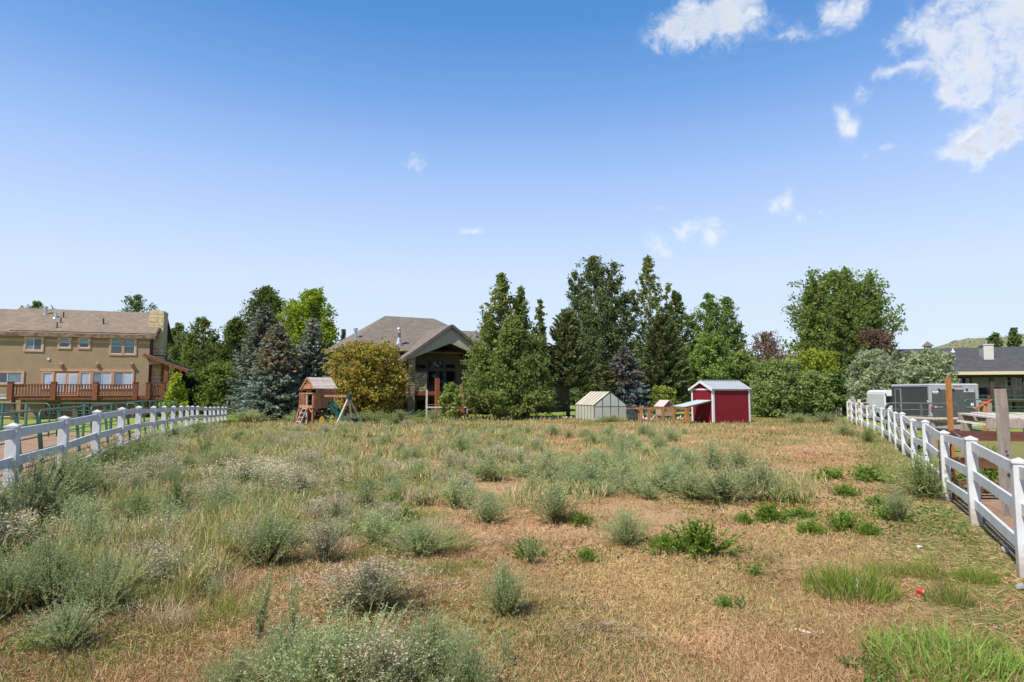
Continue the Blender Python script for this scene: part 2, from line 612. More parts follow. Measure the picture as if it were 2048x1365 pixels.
M['white_siding'] = mat_plain('white_siding', (0.50, 0.485, 0.43), 0.75, 0.06, 3, stretch=(3, 3, 0.5))
M['dark_wood'] = mat_plain('dark_wood', (0.055, 0.038, 0.032), 0.75, 0.2, 5)
M['stone_grey'] = mat_plain('stone_grey', (0.33, 0.30, 0.27), 0.9, 0.25, 8, 0.5, 30)
M['white_feather'] = mat_plain('white_feather', (0.72, 0.68, 0.62), 0.9, 0.1, 10)
M['tan_feather'] = mat_plain('tan_feather', (0.42, 0.24, 0.08), 0.9, 0.2, 10)
M['can_red'] = mat_plain('can_red', (0.55, 0.05, 0.04), 0.35, 0.15, 20, spec=0.5)
M['red_strap'] = mat_plain('red_strap', (0.50, 0.08, 0.05), 0.6, 0.1, 10)
M['lamp_tan'] = mat_plain('lamp_tan', (0.33, 0.22, 0.13), 0.7, 0.1, 10)
M['log'] = mat_plain('log', (0.30, 0.23, 0.17), 0.9, 0.3, 6, c2=(0.20, 0.15, 0.11))


def mat_post():
    """vinyl with dried mud splashed on the lowest part of the post"""
    m = M['vinyl'].copy()
    m.name = 'vinyl_post'
    nt = m.node_tree
    N, L = nt.nodes, nt.links
    b = N['Principled BSDF']
    src = b.inputs['Base Color'].links[0].from_socket
    t = N.new('ShaderNodeTexCoord')
    sx = N.new('ShaderNodeSeparateXYZ')
    L.new(t.outputs['Object'], sx.inputs[0])
    n = N.new('ShaderNodeTexNoise')
    n.inputs['Scale'].default_value = 14
    n.inputs['Detail'].default_value = 6
    L.new(t.outputs['Object'], n.inputs['Vector'])
    ad = N.new('ShaderNodeMath')
    ad.operation = 'MULTIPLY_ADD'
    L.new(n.outputs['Fac'], ad.inputs[0])
    ad.inputs[1].default_value = -0.55
    L.new(sx.outputs['Z'], ad.inputs[2])
    r = N.new('ShaderNodeMapRange')
    r.inputs[1].default_value = 0.08
    r.inputs[2].default_value = -0.25
    r.inputs[4].default_value = 0.75
    L.new(ad.outputs[0], r.inputs[0])
    x = N.new('ShaderNodeMix')
    x.data_type = 'RGBA'
    L.new(r.outputs[0], x.inputs[0])
    L.new(src, x.inputs[6])
    x.inputs[7].default_value = (0.30, 0.22, 0.14, 1)
    L.new(x.outputs[2], b.inputs['Base Color'])
    return m


M['vinyl_post'] = mat_post()


def uv_planar(o, ax, ay):
    """texture axes for shingles: u along vector ax, v along vector ay, in metres"""
    me = o.data
    uvl = me.uv_layers.new(name='uv')
    n = len(me.loops)
    vi = np.empty(n, np.int32)
    me.loops.foreach_get('vertex_index', vi)
    co = np.empty(len(me.vertices) * 3, np.float32)
    me.vertices.foreach_get('co', co)
    co = co.reshape(-1, 3)[vi]
    uvs = np.stack([co @ np.array(ax, np.float32), co @ np.array(ay, np.float32)], 1)
    uvl.data.foreach_set('uv', uvs.astype(np.float32).ravel())
    return o
# ------------------------------------------------------------------ ground
def vnoise(x, y, s, seed=0):
    """smooth value noise in numpy"""
    x = np.asarray(x, float) / s
    y = np.asarray(y, float) / s
    xi, yi = np.floor(x).astype(int), np.floor(y).astype(int)
    fx, fy = x - xi, y - yi
    fx, fy = fx * fx * (3 - 2 * fx), fy * fy * (3 - 2 * fy)

    def h(a, b):
        n = (a * 374761393 + b * 668265263 + seed * 1442695041) & 0x7fffffff
        n = ((n ^ (n >> 13)) * 1274126177) & 0x7fffffff
        return ((n ^ (n >> 16)) & 0xffff) / 65535.0
    return (h(xi, yi) * (1 - fx) + h(xi + 1, yi) * fx) * (1 - fy) + (h(xi, yi + 1) * (1 - fx) + h(xi + 1, yi + 1) * fx) * fy


def fbm(x, y, s, seed=0):
    return 0.55 * vnoise(x, y, s, seed) + 0.28 * vnoise(x, y, s * 0.45, seed + 1) + 0.17 * vnoise(x, y, s * 0.2, seed + 2)


def greenness(x, y):
    """how green the grass of the field grows at a place, 0 dry to 1 green"""
    x = np.asarray(x, float)
    y = np.asarray(y, float)
    dr = fence_right_x(y) - x
    strip = (1 - smooth(0.7, 2.3, dr + 0.8 * (fbm(x, y, 1.5, 5) - 0.5) - 0.06 * np.maximum(0, 9 - y) * 0)) * (y < 30)
    far = smooth(20, 36, y) * 0.5 + smooth(34, 40, y) * 0.3
    left = 0.42 * smooth(0.5, -5, x + 0.06 * y)
    n = fbm(x, y, 2.6, 11)
    patch = smooth(0.53, 0.72, n) * 0.55
    return np.clip(np.maximum(strip * 0.75, np.maximum(far * (0.55 + 0.9 * (n - 0.3)), left) + patch * 0.75), 0, 1)


def lines(parts):
    o = []
    for a, b, s in parts:
        o += list(np.arange(a, b, s))
    return np.array(o)


gx = np.concatenate([-np.geomspace(1800, 34, 16), lines([(-32, -15, 0.6), (-15, 15, 0.3), (15, 33, 0.6)]), np.geomspace(34, 1800, 16)])
gy = np.concatenate([-np.geomspace(1200, 6, 8), lines([(-4, 3, 1.0), (3, 26, 0.3), (26, 64, 0.6)]), np.geomspace(65, 2600, 18)])
GX, GY = np.meshgrid(gx, gy)
GZ = gz(GX, GY)
nx, ny = len(gx), len(gy)
Vg = np.stack([GX, GY, GZ], -1).reshape(-1, 3)
cxm = 0.25 * (GX[:-1, :-1] + GX[1:, :-1] + GX[:-1, 1:] + GX[1:, 1:])
cym = 0.25 * (GY[:-1, :-1] + GY[1:, :-1] + GY[:-1, 1:] + GY[1:, 1:])
left_edge = fence_left_x(cym) - 0.55
zone = np.zeros(cxm.shape, int)
zone[(cxm < left_edge) & (cym < 28.5) & (cym > -3) & (cxm > -40)] = 1
zone[(cxm > fence_right_x(cym) + 0.05) & (cym < 16.0) & (cym > -3) & (cxm < 16)] = 2
lawn_near = 44.5 - 2.0 * smooth(-20, -10, cxm) * 0
zone[(cym > 45) & (cym < 90) & (cxm > -60) & (cxm < 30)] = 3
zone[(cxm > fence_right_x(cym) + 0.3) & (zone == 0) & (cym > 28) & (cym < 100)] = 3
zone[(cxm < left_edge) & (cym >= 31.5) & (cym < 45)] = 3
ii, jj = np.meshgrid(np.arange(nx - 1), np.arange(ny - 1))
quad = np.stack([jj * nx + ii, jj * nx + ii + 1, (jj + 1) * nx + ii + 1, (jj + 1) * nx + ii], -1)


def ground_part(name, mask, mat):
    q = quad[mask]
    used, inv = np.unique(q, return_inverse=True)
    me = bpy.data.meshes.new(name)
    me.vertices.add(len(used))
    me.vertices.foreach_set('co', Vg[used].astype(np.float32).ravel())
    n = len(q)
    me.loops.add(n * 4)
    me.loops.foreach_set('vertex_index', inv.reshape(-1).astype(np.int32))
    me.polygons.add(n)
    me.polygons.foreach_set('loop_start', np.arange(0, n * 4, 4, dtype=np.int32))
    at = me.attributes.new('green', 'FLOAT', 'POINT')
    at.data.foreach_set('value', greenness(Vg[used, 0], Vg[used, 1]).astype(np.float32))
    me.update(calc_edges=True)
    me.polygons.foreach_set('use_smooth', [True] * n)
    me.materials.append(mat)
    return tag(link(name, me), kind='structure')


def mat_ground(name, straw, straw2, soil, green, use_attr=True, lift=0.0):
    m, nt, b = mat_new(name)
    N, L = nt.nodes, nt.links
    t = N.new('ShaderNodeTexCoord')

    def noise(scale, det=6, rough=0.6, stretch=None):
        n = N.new('ShaderNodeTexNoise')
        n.inputs['Scale'].default_value = scale
        n.inputs['Detail'].default_value = det
        n.inputs['Roughness'].default_value = rough
        L.new(t.outputs['Object'], n.inputs['Vector'])
        return n.outputs['Fac']

    def rng_(v, a, c):
        r = N.new('ShaderNodeMapRange')
        r.inputs[1].default_value = a
        r.inputs[2].default_value = c
        L.new(v, r.inputs[0])
        return r.outputs[0]

    def mix(f, a, c):
        x = N.new('ShaderNodeMix')
        x.data_type = 'RGBA'
        L.new(f, x.inputs[0])
        for s, v in ((x.inputs[6], a), (x.inputs[7], c)):
            if isinstance(v, tuple):
                s.default_value = v + (1,)
            else:
                L.new(v, s)
        return x.outputs[2]
    c = mix(rng_(noise(28, 8, 0.75), 0.35, 0.66), straw, straw2)
    c = mix(rng_(noise(55, 6, 0.8), 0.55, 0.70), c, soil)
    c = mix(rng_(noise(0.9, 5, 0.6), 0.52, 0.78), c, soil)
    if use_attr:
        a = N.new('ShaderNodeAttribute')
        a.attribute_name = 'green'
        ad = N.new('ShaderNodeMath')
        ad.operation = 'ADD'
        L.new(a.outputs['Fac'], ad.inputs[0])
        L.new(rng_(noise(9, 6, 0.7), 0.3, 0.7), ad.inputs[1])
        c = mix(rng_(ad.outputs[0], 0.75, 1.35), c, green)
    L.new(c, b.inputs['Base Color'])
    b.inputs['Roughness'].default_value = 0.95
    b.inputs['Specular IOR Level'].default_value = 0.1
    bp = N.new('ShaderNodeBump')
    bp.inputs['Strength'].default_value = 0.8
    bp.inputs['Distance'].default_value = 0.03
    L.new(noise(45, 8, 0.75), bp.inputs['Height'])
    L.new(bp.outputs[0], b.inputs['Normal'])
    return m


ground_part('field', zone == 0, mat_ground('dry_field', (0.36, 0.22, 0.105), (0.50, 0.33, 0.18), (0.17, 0.095, 0.05), (0.15, 0.165, 0.05)))
mdirt = mat_ground('corral_dirt', (0.30, 0.18, 0.115), (0.38, 0.245, 0.165), (0.20, 0.115, 0.075), (0.1, 0.12, 0.05), False)
ground_part('dirt_yard', zone == 1, mdirt)
ground_part('dirt_path', zone == 2, mdirt)
ground_part('lawn', zone == 3, mat_ground('lawn_grass', (0.20, 0.25, 0.045), (0.27, 0.31, 0.07), (0.13, 0.17, 0.035), (0.1, 0.2, 0.03), False))


def make_hill():
    D = 420.0
    xs = np.linspace(250, 760, 110)
    prof = [(1876, 699), (1880, 695), (1895, 689), (1930, 681), (1975, 673), (2000, 670), (2035, 673), (2080, 676), (2140, 672), (2250, 668), (2400, 690)]
    px = [at_depth(a, b, D)[0] for a, b in prof]
    pz = [at_depth(a, b, D)[1] for a, b in prof]
    crest = np.interp(xs, px, pz, left=0, right=pz[-1])
    crest = np.where(xs < px[0], pz[0] * smooth(px[0] - 14, px[0], xs), crest)
    crest += (vnoise(xs, xs * 0, 5, 3) - 0.5) * 1.6 * (crest > 5)
    ys = np.linspace(-170, 170, 50)
    X, Y = np.meshgrid(xs, ys)
    sl = np.clip(1 - np.abs(ys) / 170, 0, 1)
    sl = np.where(np.abs(ys) < 22, 1 - 0.05 * np.abs(ys) / 22, 0.95 * np.clip(1 - (np.abs(ys) - 22) / 150, 0, 1))
    Z = crest[None, :] * sl[:, None]
    Z = Z + (fbm(X, Y + D, 16, 9) - 0.5) * 7.0 * (Z > 2) * (np.abs(Y) > 4) - 0.6
    me = bpy.data.meshes.new('hill')
    v = np.stack([X, Y + D, Z], -1).reshape(-1, 3)
    n0, n1 = len(xs), len(ys)
    i, j = np.meshgrid(np.arange(n0 - 1), np.arange(n1 - 1))
    q = np.stack([j * n0 + i, j * n0 + i + 1, (j + 1) * n0 + i + 1, (j + 1) * n0 + i], -1).reshape(-1, 4)
    me.from_pydata(v.tolist(), [], q.tolist())
    m, nt, b = mat_new('hill_scrub')
    N, L = nt.nodes, nt.links
    t = N.new('ShaderNodeTexCoord')
    n1_ = N.new('ShaderNodeTexNoise')
    n1_.inputs['Scale'].default_value = 0.5
    n1_.inputs['Detail'].default_value = 8
    n1_.inputs['Roughness'].default_value = 0.7
    L.new(t.outputs['Object'], n1_.inputs['Vector'])
    r = N.new('ShaderNodeValToRGB')
    L.new(n1_.outputs['Fac'], r.inputs[0])
    e = r.color_ramp.elements
    e[0].position, e[0].color = 0.44, (0.05, 0.07, 0.03, 1)
    e[1].position, e[1].color = 0.62, (0.20, 0.13, 0.085, 1)
    k = e.new(0.5)
    k.color = (0.16, 0.17, 0.07, 1)
    k = e.new(0.56)
    k.color = (0.25, 0.23, 0.12, 1)
    L.new(r.outputs[0], b.inputs['Base Color'])
    b.inputs['Roughness'].default_value = 1.0
    me.materials.append(m)
    tag(link('hill', me), kind='structure')


make_hill()


# ------------------------------------------------------------------ frames of the buildings
class Frame:
    """a thing's own axes: x along its front towards the right, y into its depth"""
    def __init__(self, name, ox, oy, deg, oz=0.0, label=None, cat=None, group=None):
        self.a = math.radians(deg)
        self.o = Vector((ox, oy, oz))
        self.root = empty(name, self.o, self.a, label, cat, group)
        self.r = Vector((math.cos(self.a), math.sin(self.a), 0))
        self.d = Vector((-math.sin(self.a), math.cos(self.a), 0))

    def at(self, px, py, v=0.0):
        """where a photograph pixel falls on the plane y = v of the thing"""
        d = ray(px, py)
        c = Vector((0, 0, CAMZ))
        t = (v + (self.o - c).dot(self.d)) / d.dot(self.d)
        p = c + d * t - self.o
        return p.dot(self.r), p.z

    def on_side(self, px, py, x=0.0):
        d = ray(px, py)
        c = Vector((0, 0, CAMZ))
        t = (x + (self.o - c).dot(self.r)) / d.dot(self.r)
        p = c + d * t - self.o
        return p.dot(self.d), p.z

    def rect(self, x0, y0, x1, y1, v):
        a = self.at(x0, y0, v)
        b = self.at(x1, y1, v)
        return a[0], b[0], b[1], a[1]       # xa, xb, z low, z high


def roof_slab(fr, name, pts, mat, t=0.14, parent=None):
    """sloping roof plane: pts in local axes, counter-clockwise from above"""
    p = [Vector(q) for q in pts]
    n = (p[1] - p[0]).cross(p[2] - p[0]).normalized()
    if n.z < 0:
        n = -n
        p = p[::-1]
    o = MB().slab(p, n, t).build(name, mat, parent or fr.root)
    h = Vector((0, 0, 1)).cross(n)
    h = h.normalized() if h.length > 1e-5 else Vector((1, 0, 0))
    s = n.cross(h).normalized()
    uv_planar(o, h, s)
    return o


def add_window(fr, x0, x1, z0, z1, v, trim_mat, trim=0.10, mull='', glass='glass', glass2=None, frame_mat='white_paint', name='window', grid=None):
    """window whose trim stands proud of the wall; > frame, panes"""
    mb = MB()
    for a in ((x0 - trim, x1 + trim, z1, z1 + trim), (x0 - trim, x1 + trim, z0 - trim, z0), (x0 - trim, x0, z0, z1), (x1, x1 + trim, z0, z1)):
        mb.box(a[0], a[1], v - 0.06, v + 0.04, a[2], a[3])
    w = mb.build(name, M[trim_mat], fr.root)
    f = 0.045
    mb = MB()
    mb.box(x0, x1, v - 0.035, v + 0.03, z1 - f, z1)
    mb.box(x0, x1, v - 0.035, v + 0.03, z0, z0 + f)
    mb.box(x0, x0 + f, v - 0.035, v + 0.03, z0 + f, z1 - f)
    mb.box(x1 - f, x1, v - 0.035, v + 0.03, z0 + f, z1 - f)
    xm, zm = (x0 + x1) / 2, (z0 + z1) / 2
    cells = [(x0 + f, x1 - f, z0 + f, z1 - f)]
    if mull == 'v':
        mb.box(xm - f / 2, xm + f / 2, v - 0.034, v + 0.03, z0 + f, z1 - f)
        cells = [(x0 + f, xm - f / 2, z0 + f, z1 - f), (xm + f / 2, x1 - f, z0 + f, z1 - f)]
    if mull == 'h':
        mb.box(x0 + f, x1 - f, v - 0.034, v + 0.03, zm - f / 2, zm + f / 2)
        cells = [(x0 + f, x1 - f, z0 + f, zm - f / 2), (x0 + f, x1 - f, zm + f / 2, z1 - f)]
    mb.build('frame', M[frame_mat], w)
    for k, (a, b, c, d) in enumerate(cells):
        MB().box(a, b, v - 0.012, v + 0.02, c, d).build('pane', M[glass if k == 0 or glass2 is None else glass2], w)
    return w


def stone_wall(fr, x0, x1, y0, y1, z0, z1, mat, parent, name='stone_facing', sz=0.3, seed=1, core='mortar', corename='chimney'):
    """mortar core with coursed stones of uneven size and relief on its four sides"""
    core_o = MB().box(x0 + 0.03, x1 - 0.03, y0 + 0.03, y1 - 0.03, z0, z1 - 0.01).build(corename, M[core], parent)
    r = random.Random(seed)
    mb = MB()
    z = z0
    while z < z1 - 0.02:
        h = min(sz * r.uniform(0.4, 0.75), z1 - z)
        for side in range(4):
            L_ = (x1 - x0) if side in (0, 2) else (y1 - y0)
            s = 0.0
            while s < L_ - 0.01:
                w = min(sz * r.uniform(0.6, 1.5), L_ - s)
                if L_ - s - w < 0.07:
                    w = L_ - s
                g = 0.012
                pr = r.uniform(0.0, 0.03)
                a, b = s + g, s + w - g
                if side == 0:
                    mb.box(x0 + a, x0 + b, y0 - pr, y0 + 0.05, z + g, z + h - g)
                elif side == 2:
                    mb.box(x0 + a, x0 + b, y1 - 0.05, y1 + pr, z + g, z + h - g)
                elif side == 1:
                    mb.box(x1 - 0.05, x1 + pr, y0 + a, y0 + b, z + g, z + h - g)
                else:
                    mb.box(x0 - pr, x0 + 0.05, y0 + a, y0 + b, z + g, z + h - g)
                s += w
        z += h
    o = tag(mb.build(name, M[mat], core_o), kind='stuff')
    return core_o


# ------------------------------------------------------------------ left house
H1 = Frame('stucco_house', -30.7, 52.0, 20, -0.15, 'large tan stucco house with a stone chimney and long red brown deck', 'house')
fr = H1
zE = fr.at(297, 671, -0.22)[1]
zR = fr.at(291, 628.5, 4.0)[1]
LW = 23.0
MB().box(-LW, 0, 0, 8, 0, zE - 0.05).build('wall', M['stucco'], fr.root)
MB().slab([(-0.002, 0, zE - 0.05), (-0.002, 8, zE - 0.05), (-0.002, 4, zR - 0.15)], (1, 0, 0), 0.3).build('gable_siding', M['cream_siding'], fr.root)
mb = MB()
for k in range(13):
    z = zE - 0.9 + k * 0.22
    half = 4.0 if z < zE - 0.1 else 4.0 * (1 - (z - zE) / (zR - zE)) - 0.25
    if half > 0.2 and z > zE - 0.1:
        mb.box(0.002, 0.03, 4 - half, 4 + half, z, z + 0.2)
tag(mb.build('siding_board', M['cream_siding'], fr.root), kind='stuff')
mb = MB()
for k in range(26):
    y = 0.06 + k * 0.305
    mb.box(0.003, 0.035, y, y + 0.28, 0.3, zE - 0.2)
tag(mb.build('red_siding', M['dark_red_siding'], fr.root), kind='stuff')
ov = 0.45
sl = (zR - zE) / 4.22
rf = roof_slab(fr, 'roof', [(-LW - ov, -0.22, zE), (ov, -0.22, zE), (ov, 4, zR), (-LW - ov, 4, zR)], M['roof_tan'])
roof_slab(fr, 'roof', [(ov, 8.22, zE), (-LW - ov, 8.22, zE), (-LW - ov, 4, zR), (ov, 4, zR)], M['roof_tan'])
xl = fr.at(62, 627, 4)[0]
roof_slab(fr, 'roof_step', [(xl, -0.1, zE + 0.12 * sl + 0.09), (ov - 0.03, -0.1, zE + 0.12 * sl + 0.09), (ov - 0.03, 4.0, zR + 0.13), (xl - 0.9, 4.0, zR + 0.13)], M['roof_tan'], 0.1)
mb = MB()
mb.box(-LW - ov, ov, -0.28, -0.225, zE - 0.32, zE - 0.02)
mb.build('fascia_board', M['peeling'], fr.root)
mb = MB()
mb.bar((ov + 0.04, -0.27, zE - 0.16), (ov + 0.04, 4.0, zR - 0.14), 0.06, 0.30)
mb.bar((ov + 0.04, 8.27, zE - 0.16), (ov + 0.04, 4.0, zR - 0.14), 0.06, 0.30)
mb.build('barge_board', M['dark_red_siding'], fr.root)
# chimney
cz = fr.at(300, 621, 1.3)[1]
ch = stone_wall(fr, -0.35, 0.75, 1.25, 3.1, zE - 1.6, cz, 'lime', fr.root, sz=0.5, seed=4)
stone_wall(fr, 0.05, 0.72, 1.0, 2.7, 0.0, zE - 1.65, 'lime', fr.root, sz=0.55, seed=5, corename='chimney_base')
# roof vents
for (px, py, hgt, rr, mat_, nm) in ((486 / 4.267, 0, .55, .05, 'black_metal', 'vent_pipe'), (518 / 4.267, 0, .55, .05, 'black_metal', 'vent_pipe'), (541 / 4.267, 0, .6, .05, 'black_metal', 'vent_pipe'), (881 / 4.267, 0, .6, .06, 'black_metal', 'vent_pipe')):
    base = {486: 420, 518: 378, 541: 332, 881: 390}[round(px * 4.267)]
    best = min(((abs(fr.at(px, 560 + base / 4.267, v)[1] - (zE + (v + 0.22) * sl)), v) for v in np.linspace(-0.2, 3.9, 60)))[1]
    x, z = fr.at(px, 560 + base / 4.267, best)
    o = MB().tube([(x, best, z - 0.2), (x, best, z + hgt)], rr, 8).build(nm, M[mat_], fr.root)
for (px, pb, kind) in ((390, 303, 0), (475, 332, 1)):
    best = min(((abs(fr.at(px / 4.267, 560 + pb / 4.267, v)[1] - (zE + (v + 0.22) * sl)), v) for v in np.linspace(-0.2, 3.9, 60)))[1]
    x, z = fr.at(px / 4.267, 560 + pb / 4.267, best)
    if kind == 0:
        MB().tube([(x, best, z - 0.2), (x, best, z + .15), (x, best, z + 0.16), (x, best, z + 0.6), (x, best, z + .61), (x, best, z + .75)], [.25, .2, .09, .09, .15, .15], 10).build('vent_pipe', M['galv'], fr.root)
    else:
        MB().tube([(x, best, z - 0.1), (x, best, z + .08), (x, best, z + 0.09), (x, best, z + 0.5)], [.3, .22, .12, .1], 10).build('vent_pipe', M['galv'], fr.root)
# windows
w = lambda a, b, c, d, **k: add_window(fr, *fr.rect(a, b, c, d, 0.0), 0.0, 'tan_trim', 0.13, **k)
w(52.5, 676, 83.5, 701, mull='v', glass='shade_blue', glass2='glass')
w(120, 676, 139, 695.5, mull='h', glass='glass', glass2='shade_blue')
w(160, 677, 177.5, 696, mull='h', glass='glass', glass2='shade_blue')
w(223, 677.5, 245, 708.5, mull='h', glass='glass', glass2='shade_blue')
w(248.5, 678, 269.5, 708.5, mull='h', glass='glass', glass2='shade_blue')
w(-14, 745.5, 44, 767, mull='v', glass='glass', glass2='shade_blue')
w(87.5, 746, 104, 776, glass='blind')
w(162.5, 745.5, 179, 776, glass='blind')
w(186.5, 745, 221, 776, mull='v', glass='shade_blue', glass2='blind')
w(229, 745, 264, 776, mull='v', glass='shade_blue', glass2='blind')
xa, xb, za, zb = fr.rect(85, 742.5, 266, 743.8, 0.0)
MB().box(xa - 0.15, xb + 0.1, -0.075, 0.03, zb + 0.0, zb + 0.17).build('lintel_board', M['tan_trim'], fr.root)
zdeck = fr.at(150, 793, -2.2)[1]
for (a, b) in ((112, 133.5), (136, 157)):
    xa, xb, za, zb = fr.rect(a, 746.5, b, 790, 0.0)
    d = MB().box(xa, xb, -0.05, 0.04, zdeck, zb).build('door', M['tan_trim'], fr.root)
    x0, x1, z0, z1 = xa + 0.14, xb - 0.14, zdeck + 0.35, zb - 0.1
    for i in range(2):
        for j in range(3):
            cx0 = x0 + (x1 - x0) * i / 2 + 0.02
            cx1 = x0 + (x1 - x0) * (i + 1) / 2 - 0.02
            cz0 = z0 + (z1 - z0) * j / 3 + 0.02
            cz1 = z0 + (z1 - z0) * (j + 1) / 3 - 0.02
            MB().box(cx0, cx1, -0.072, -0.052, cz0, cz1).build('pane', M['blind'], d)
    mb = MB()
    mb.box(x0 - 0.03, x1 + 0.03, -0.066, -0.051, z0 - 0.03, z1 + 0.03)
    mb.build('frame', M['white_paint'], d)
for (px, py) in ((123, 731), (195, 730), (264, 730)):
    x, z = fr.at(px, py, 0)
    MB().box(x - .11, x + .11, -.22, 0.0, z - .1, z + .08).poly([(x - .14, -.25, z + .08), (x + .14, -.25, z + .08), (x + .14, 0, z + .08), (x - .14, 0, z + .08), (x, -.12, z + .2)], [(0, 1, 4), (1, 2, 4), (2, 3, 4), (3, 0, 4), (0, 3, 2, 1)]).build('wall_lamp', M['lamp_tan'], fr.root)
x, z = fr.at(97.5, 718.5, 0)
MB().chamfer_box(x - .09, x + .09, -.06, 0.0, z - .09, z + .09).build('vent_cover', M['white_paint'], fr.root)
x, z = fr.at(7, 794, 0)
add_window(fr, x - .3, x + .3, z - .12, z + .12, 0, 'white_paint', 0.04, mull='v', glass='blind')
x, z = fr.at(15, 820, 0)
add_window(fr, x - .9, x + .35, z - .55, z + .5, 0, 'tan_trim', 0.1, mull='v')
for (a, b) in ((95, 120), (150, 178)):
    xa, xb, za, zb = fr.rect(a, 808, b, 828, 0)
    add_window(fr, xa, xb, za, zb, 0, 'dark_wood', 0.08, mull='v', glass='glass_dark')
# deck
dv = -2.2
xl = fr.at(21, 790, dv)[0]
xr = fr.at(271, 790, dv)[0]
xr2 = fr.at(326, 790, -1.3)[0]
zrail = fr.at(150, 768.5, dv)[1]
zb = fr.at(150, 800, dv)[1]
deck = MB().box(xl, xr, dv, -0.02, zb + 0.12, zdeck).box(xr, xr2, -1.35, -0.02, zb + 0.12, zdeck - 0.003).box(xl, xr, dv - 0.05, dv - 0.002, zb, zdeck + 0.03).box(xr + 0.003, xr2, -1.4, -1.352, zb, zdeck + 0.02).build('deck', M['redwood'], fr.root)


def railing(xa, xb, v, n_posts, parent):
    for k in range(n_posts):
        x = xa + (xb - xa) * k / (n_posts - 1)
        MB().chamfer_box(x - .17, x + .17, v - .24, v + .10, zb - 0.02, zrail + .12).box(x - .2, x + .2, v - .27, v + .13, zrail + .12, zrail + .17).build('post', M['redwood'], parent)
    MB().box(xa, xb, v - .16, v + .03, zrail - 0.07, zrail).build('rail', M['redwood'], parent)
    MB().box(xa, xb, v - .12, v - .02, zdeck + 0.08, zdeck + 0.15).build('rail', M['redwood'], parent)
    mb = MB()
    n = int((xb - xa) / 0.19)
    for k in range(1, n):
        x = xa + (xb - xa) * k / n
        mb.box(x - .045, x + .045, v - .105, v - .03, zdeck + 0.15, zrail - 0.07)
    tag(mb.build('baluster', M['redwood'], parent), kind='stuff')


railing(xl, xr, dv, 4, deck)
railing(xr + 0.75, xr2, -1.35, 2, deck)
for px in (27, 46, 150, 196, 267):
    x = fr.at(px, 800, dv + 0.3)[0]
    MB().box(x - .1, x + .1, dv + .2, dv + .4, -0.2, zb + 0.1).build('support_post', M['redwood'], deck)
x = fr.at(322, 800, -1.2)[0]
MB().box(x - .1, x + .1, -1.25, -1.05, -0.2, zb + 0.1).build('support_post', M['redwood'], deck)
# side porch under its own falling roof
xa, za = fr.at(288, 707, 0)
xb_, zb_ = fr.at(377, 740, 0)
roof_slab(fr, 'porch_roof', [(xa, -0.25, za), (xb_, -0.25, zb_), (xb_, 7.5, zb_), (xa, 7.5, za)], M['roof_tan'], 0.1)
MB().bar((xa, -0.28, za - 0.14), (xb_, -0.28, zb_ - 0.14), 0.05, 0.24).build('fascia_board', M['redwood'], fr.root)
xp, zp = fr.at(332, 729, 0)
for (px, v) in ((332, 0.1), (353, 3.0), (366, 6.8)):
    x = fr.at(px, 760, v)[0]
    zt = za + (x - xa) * (zb_ - za) / (xb_ - xa) - 0.12
    MB().box(x - .16, x + .16, v - .16, v + .16, zdeck if v < 1 else 0, zt).build('porch_post', M['redwood'], fr.root)
xe, ze = fr.at(332, 722, 0.0)
MB().slab([(0.02, 0.02, za - 0.95), (xe + .2, 0.02, ze - 0.18), (0.02, 0.02, za - 0.12)], (0, -1, 0), 0.1).build('porch_gable', M['stucco'], fr.root)
MB().box(0.05, xb_ - 0.3, -1.3 + 1.35, 7.4, zb + .1, zdeck - 0.006).build('porch_floor', M['redwood'], fr.root)

# ------------------------------------------------------------------ middle house
H2 = Frame('gabled_house', -8.2, 50.0, 28, -0.1, 'brown hip roofed house with a tall open gable porch and stone column', 'house')
fr = H2
pxL, pzL = fr.at(802, 721, -0.4)
pkx, pkz = fr.at(904, 650, -0.4)
pxR = 2 * pkx - pxL
# porch roof slopes run back into the main roof
roof_slab(fr, 'porch_roof', [(pxL, -0.4, pzL), (pkx, -0.4, pkz), (pkx, 9.0, pkz), (pxL, 9.0, pzL)], M['roof_brown'], 0.16)
roof_slab(fr, 'porch_roof', [(pxR, -0.4, pzL), (pkx, -0.4, pkz), (pkx, 9.0, pkz), (pxR, 9.0, pzL)], M['roof_brown'], 0.16)
mb = MB()
mb.bar((pxL - 0.05, -0.43, pzL - 0.12), (pkx, -0.43, pkz - 0.06), 0.06, 0.24)
mb.bar((pxR + 0.05, -0.43, pzL - 0.12), (pkx, -0.43, pkz - 0.06), 0.06, 0.24)
mb.build('barge_board', M['fascia_grey'], fr.root)
iaL = fr.at(822, 715, -0.2)
iap = fr.at(903, 687, -0.2)
iR = (2 * pkx - iaL[0], iaL[1])
dz = 0.22
MB().slab([(pxL + .15, -.2, pzL - .06), (iaL[0], -.2, iaL[1] - .1), (pkx, -.2, iap[1]), (pkx, -.2, pkz - dz)], (0, -1, 0), 0.2).build('gable_panel', M['gable_tan'], fr.root)
MB().slab([(pxR - .15, -.2, pzL - .06), (pkx, -.2, pkz - dz), (pkx, -.2, iap[1]), (iR[0], -.2, iR[1] - .1)], (0, -1, 0), 0.2).build('gable_panel', M['gable_tan'], fr.root)
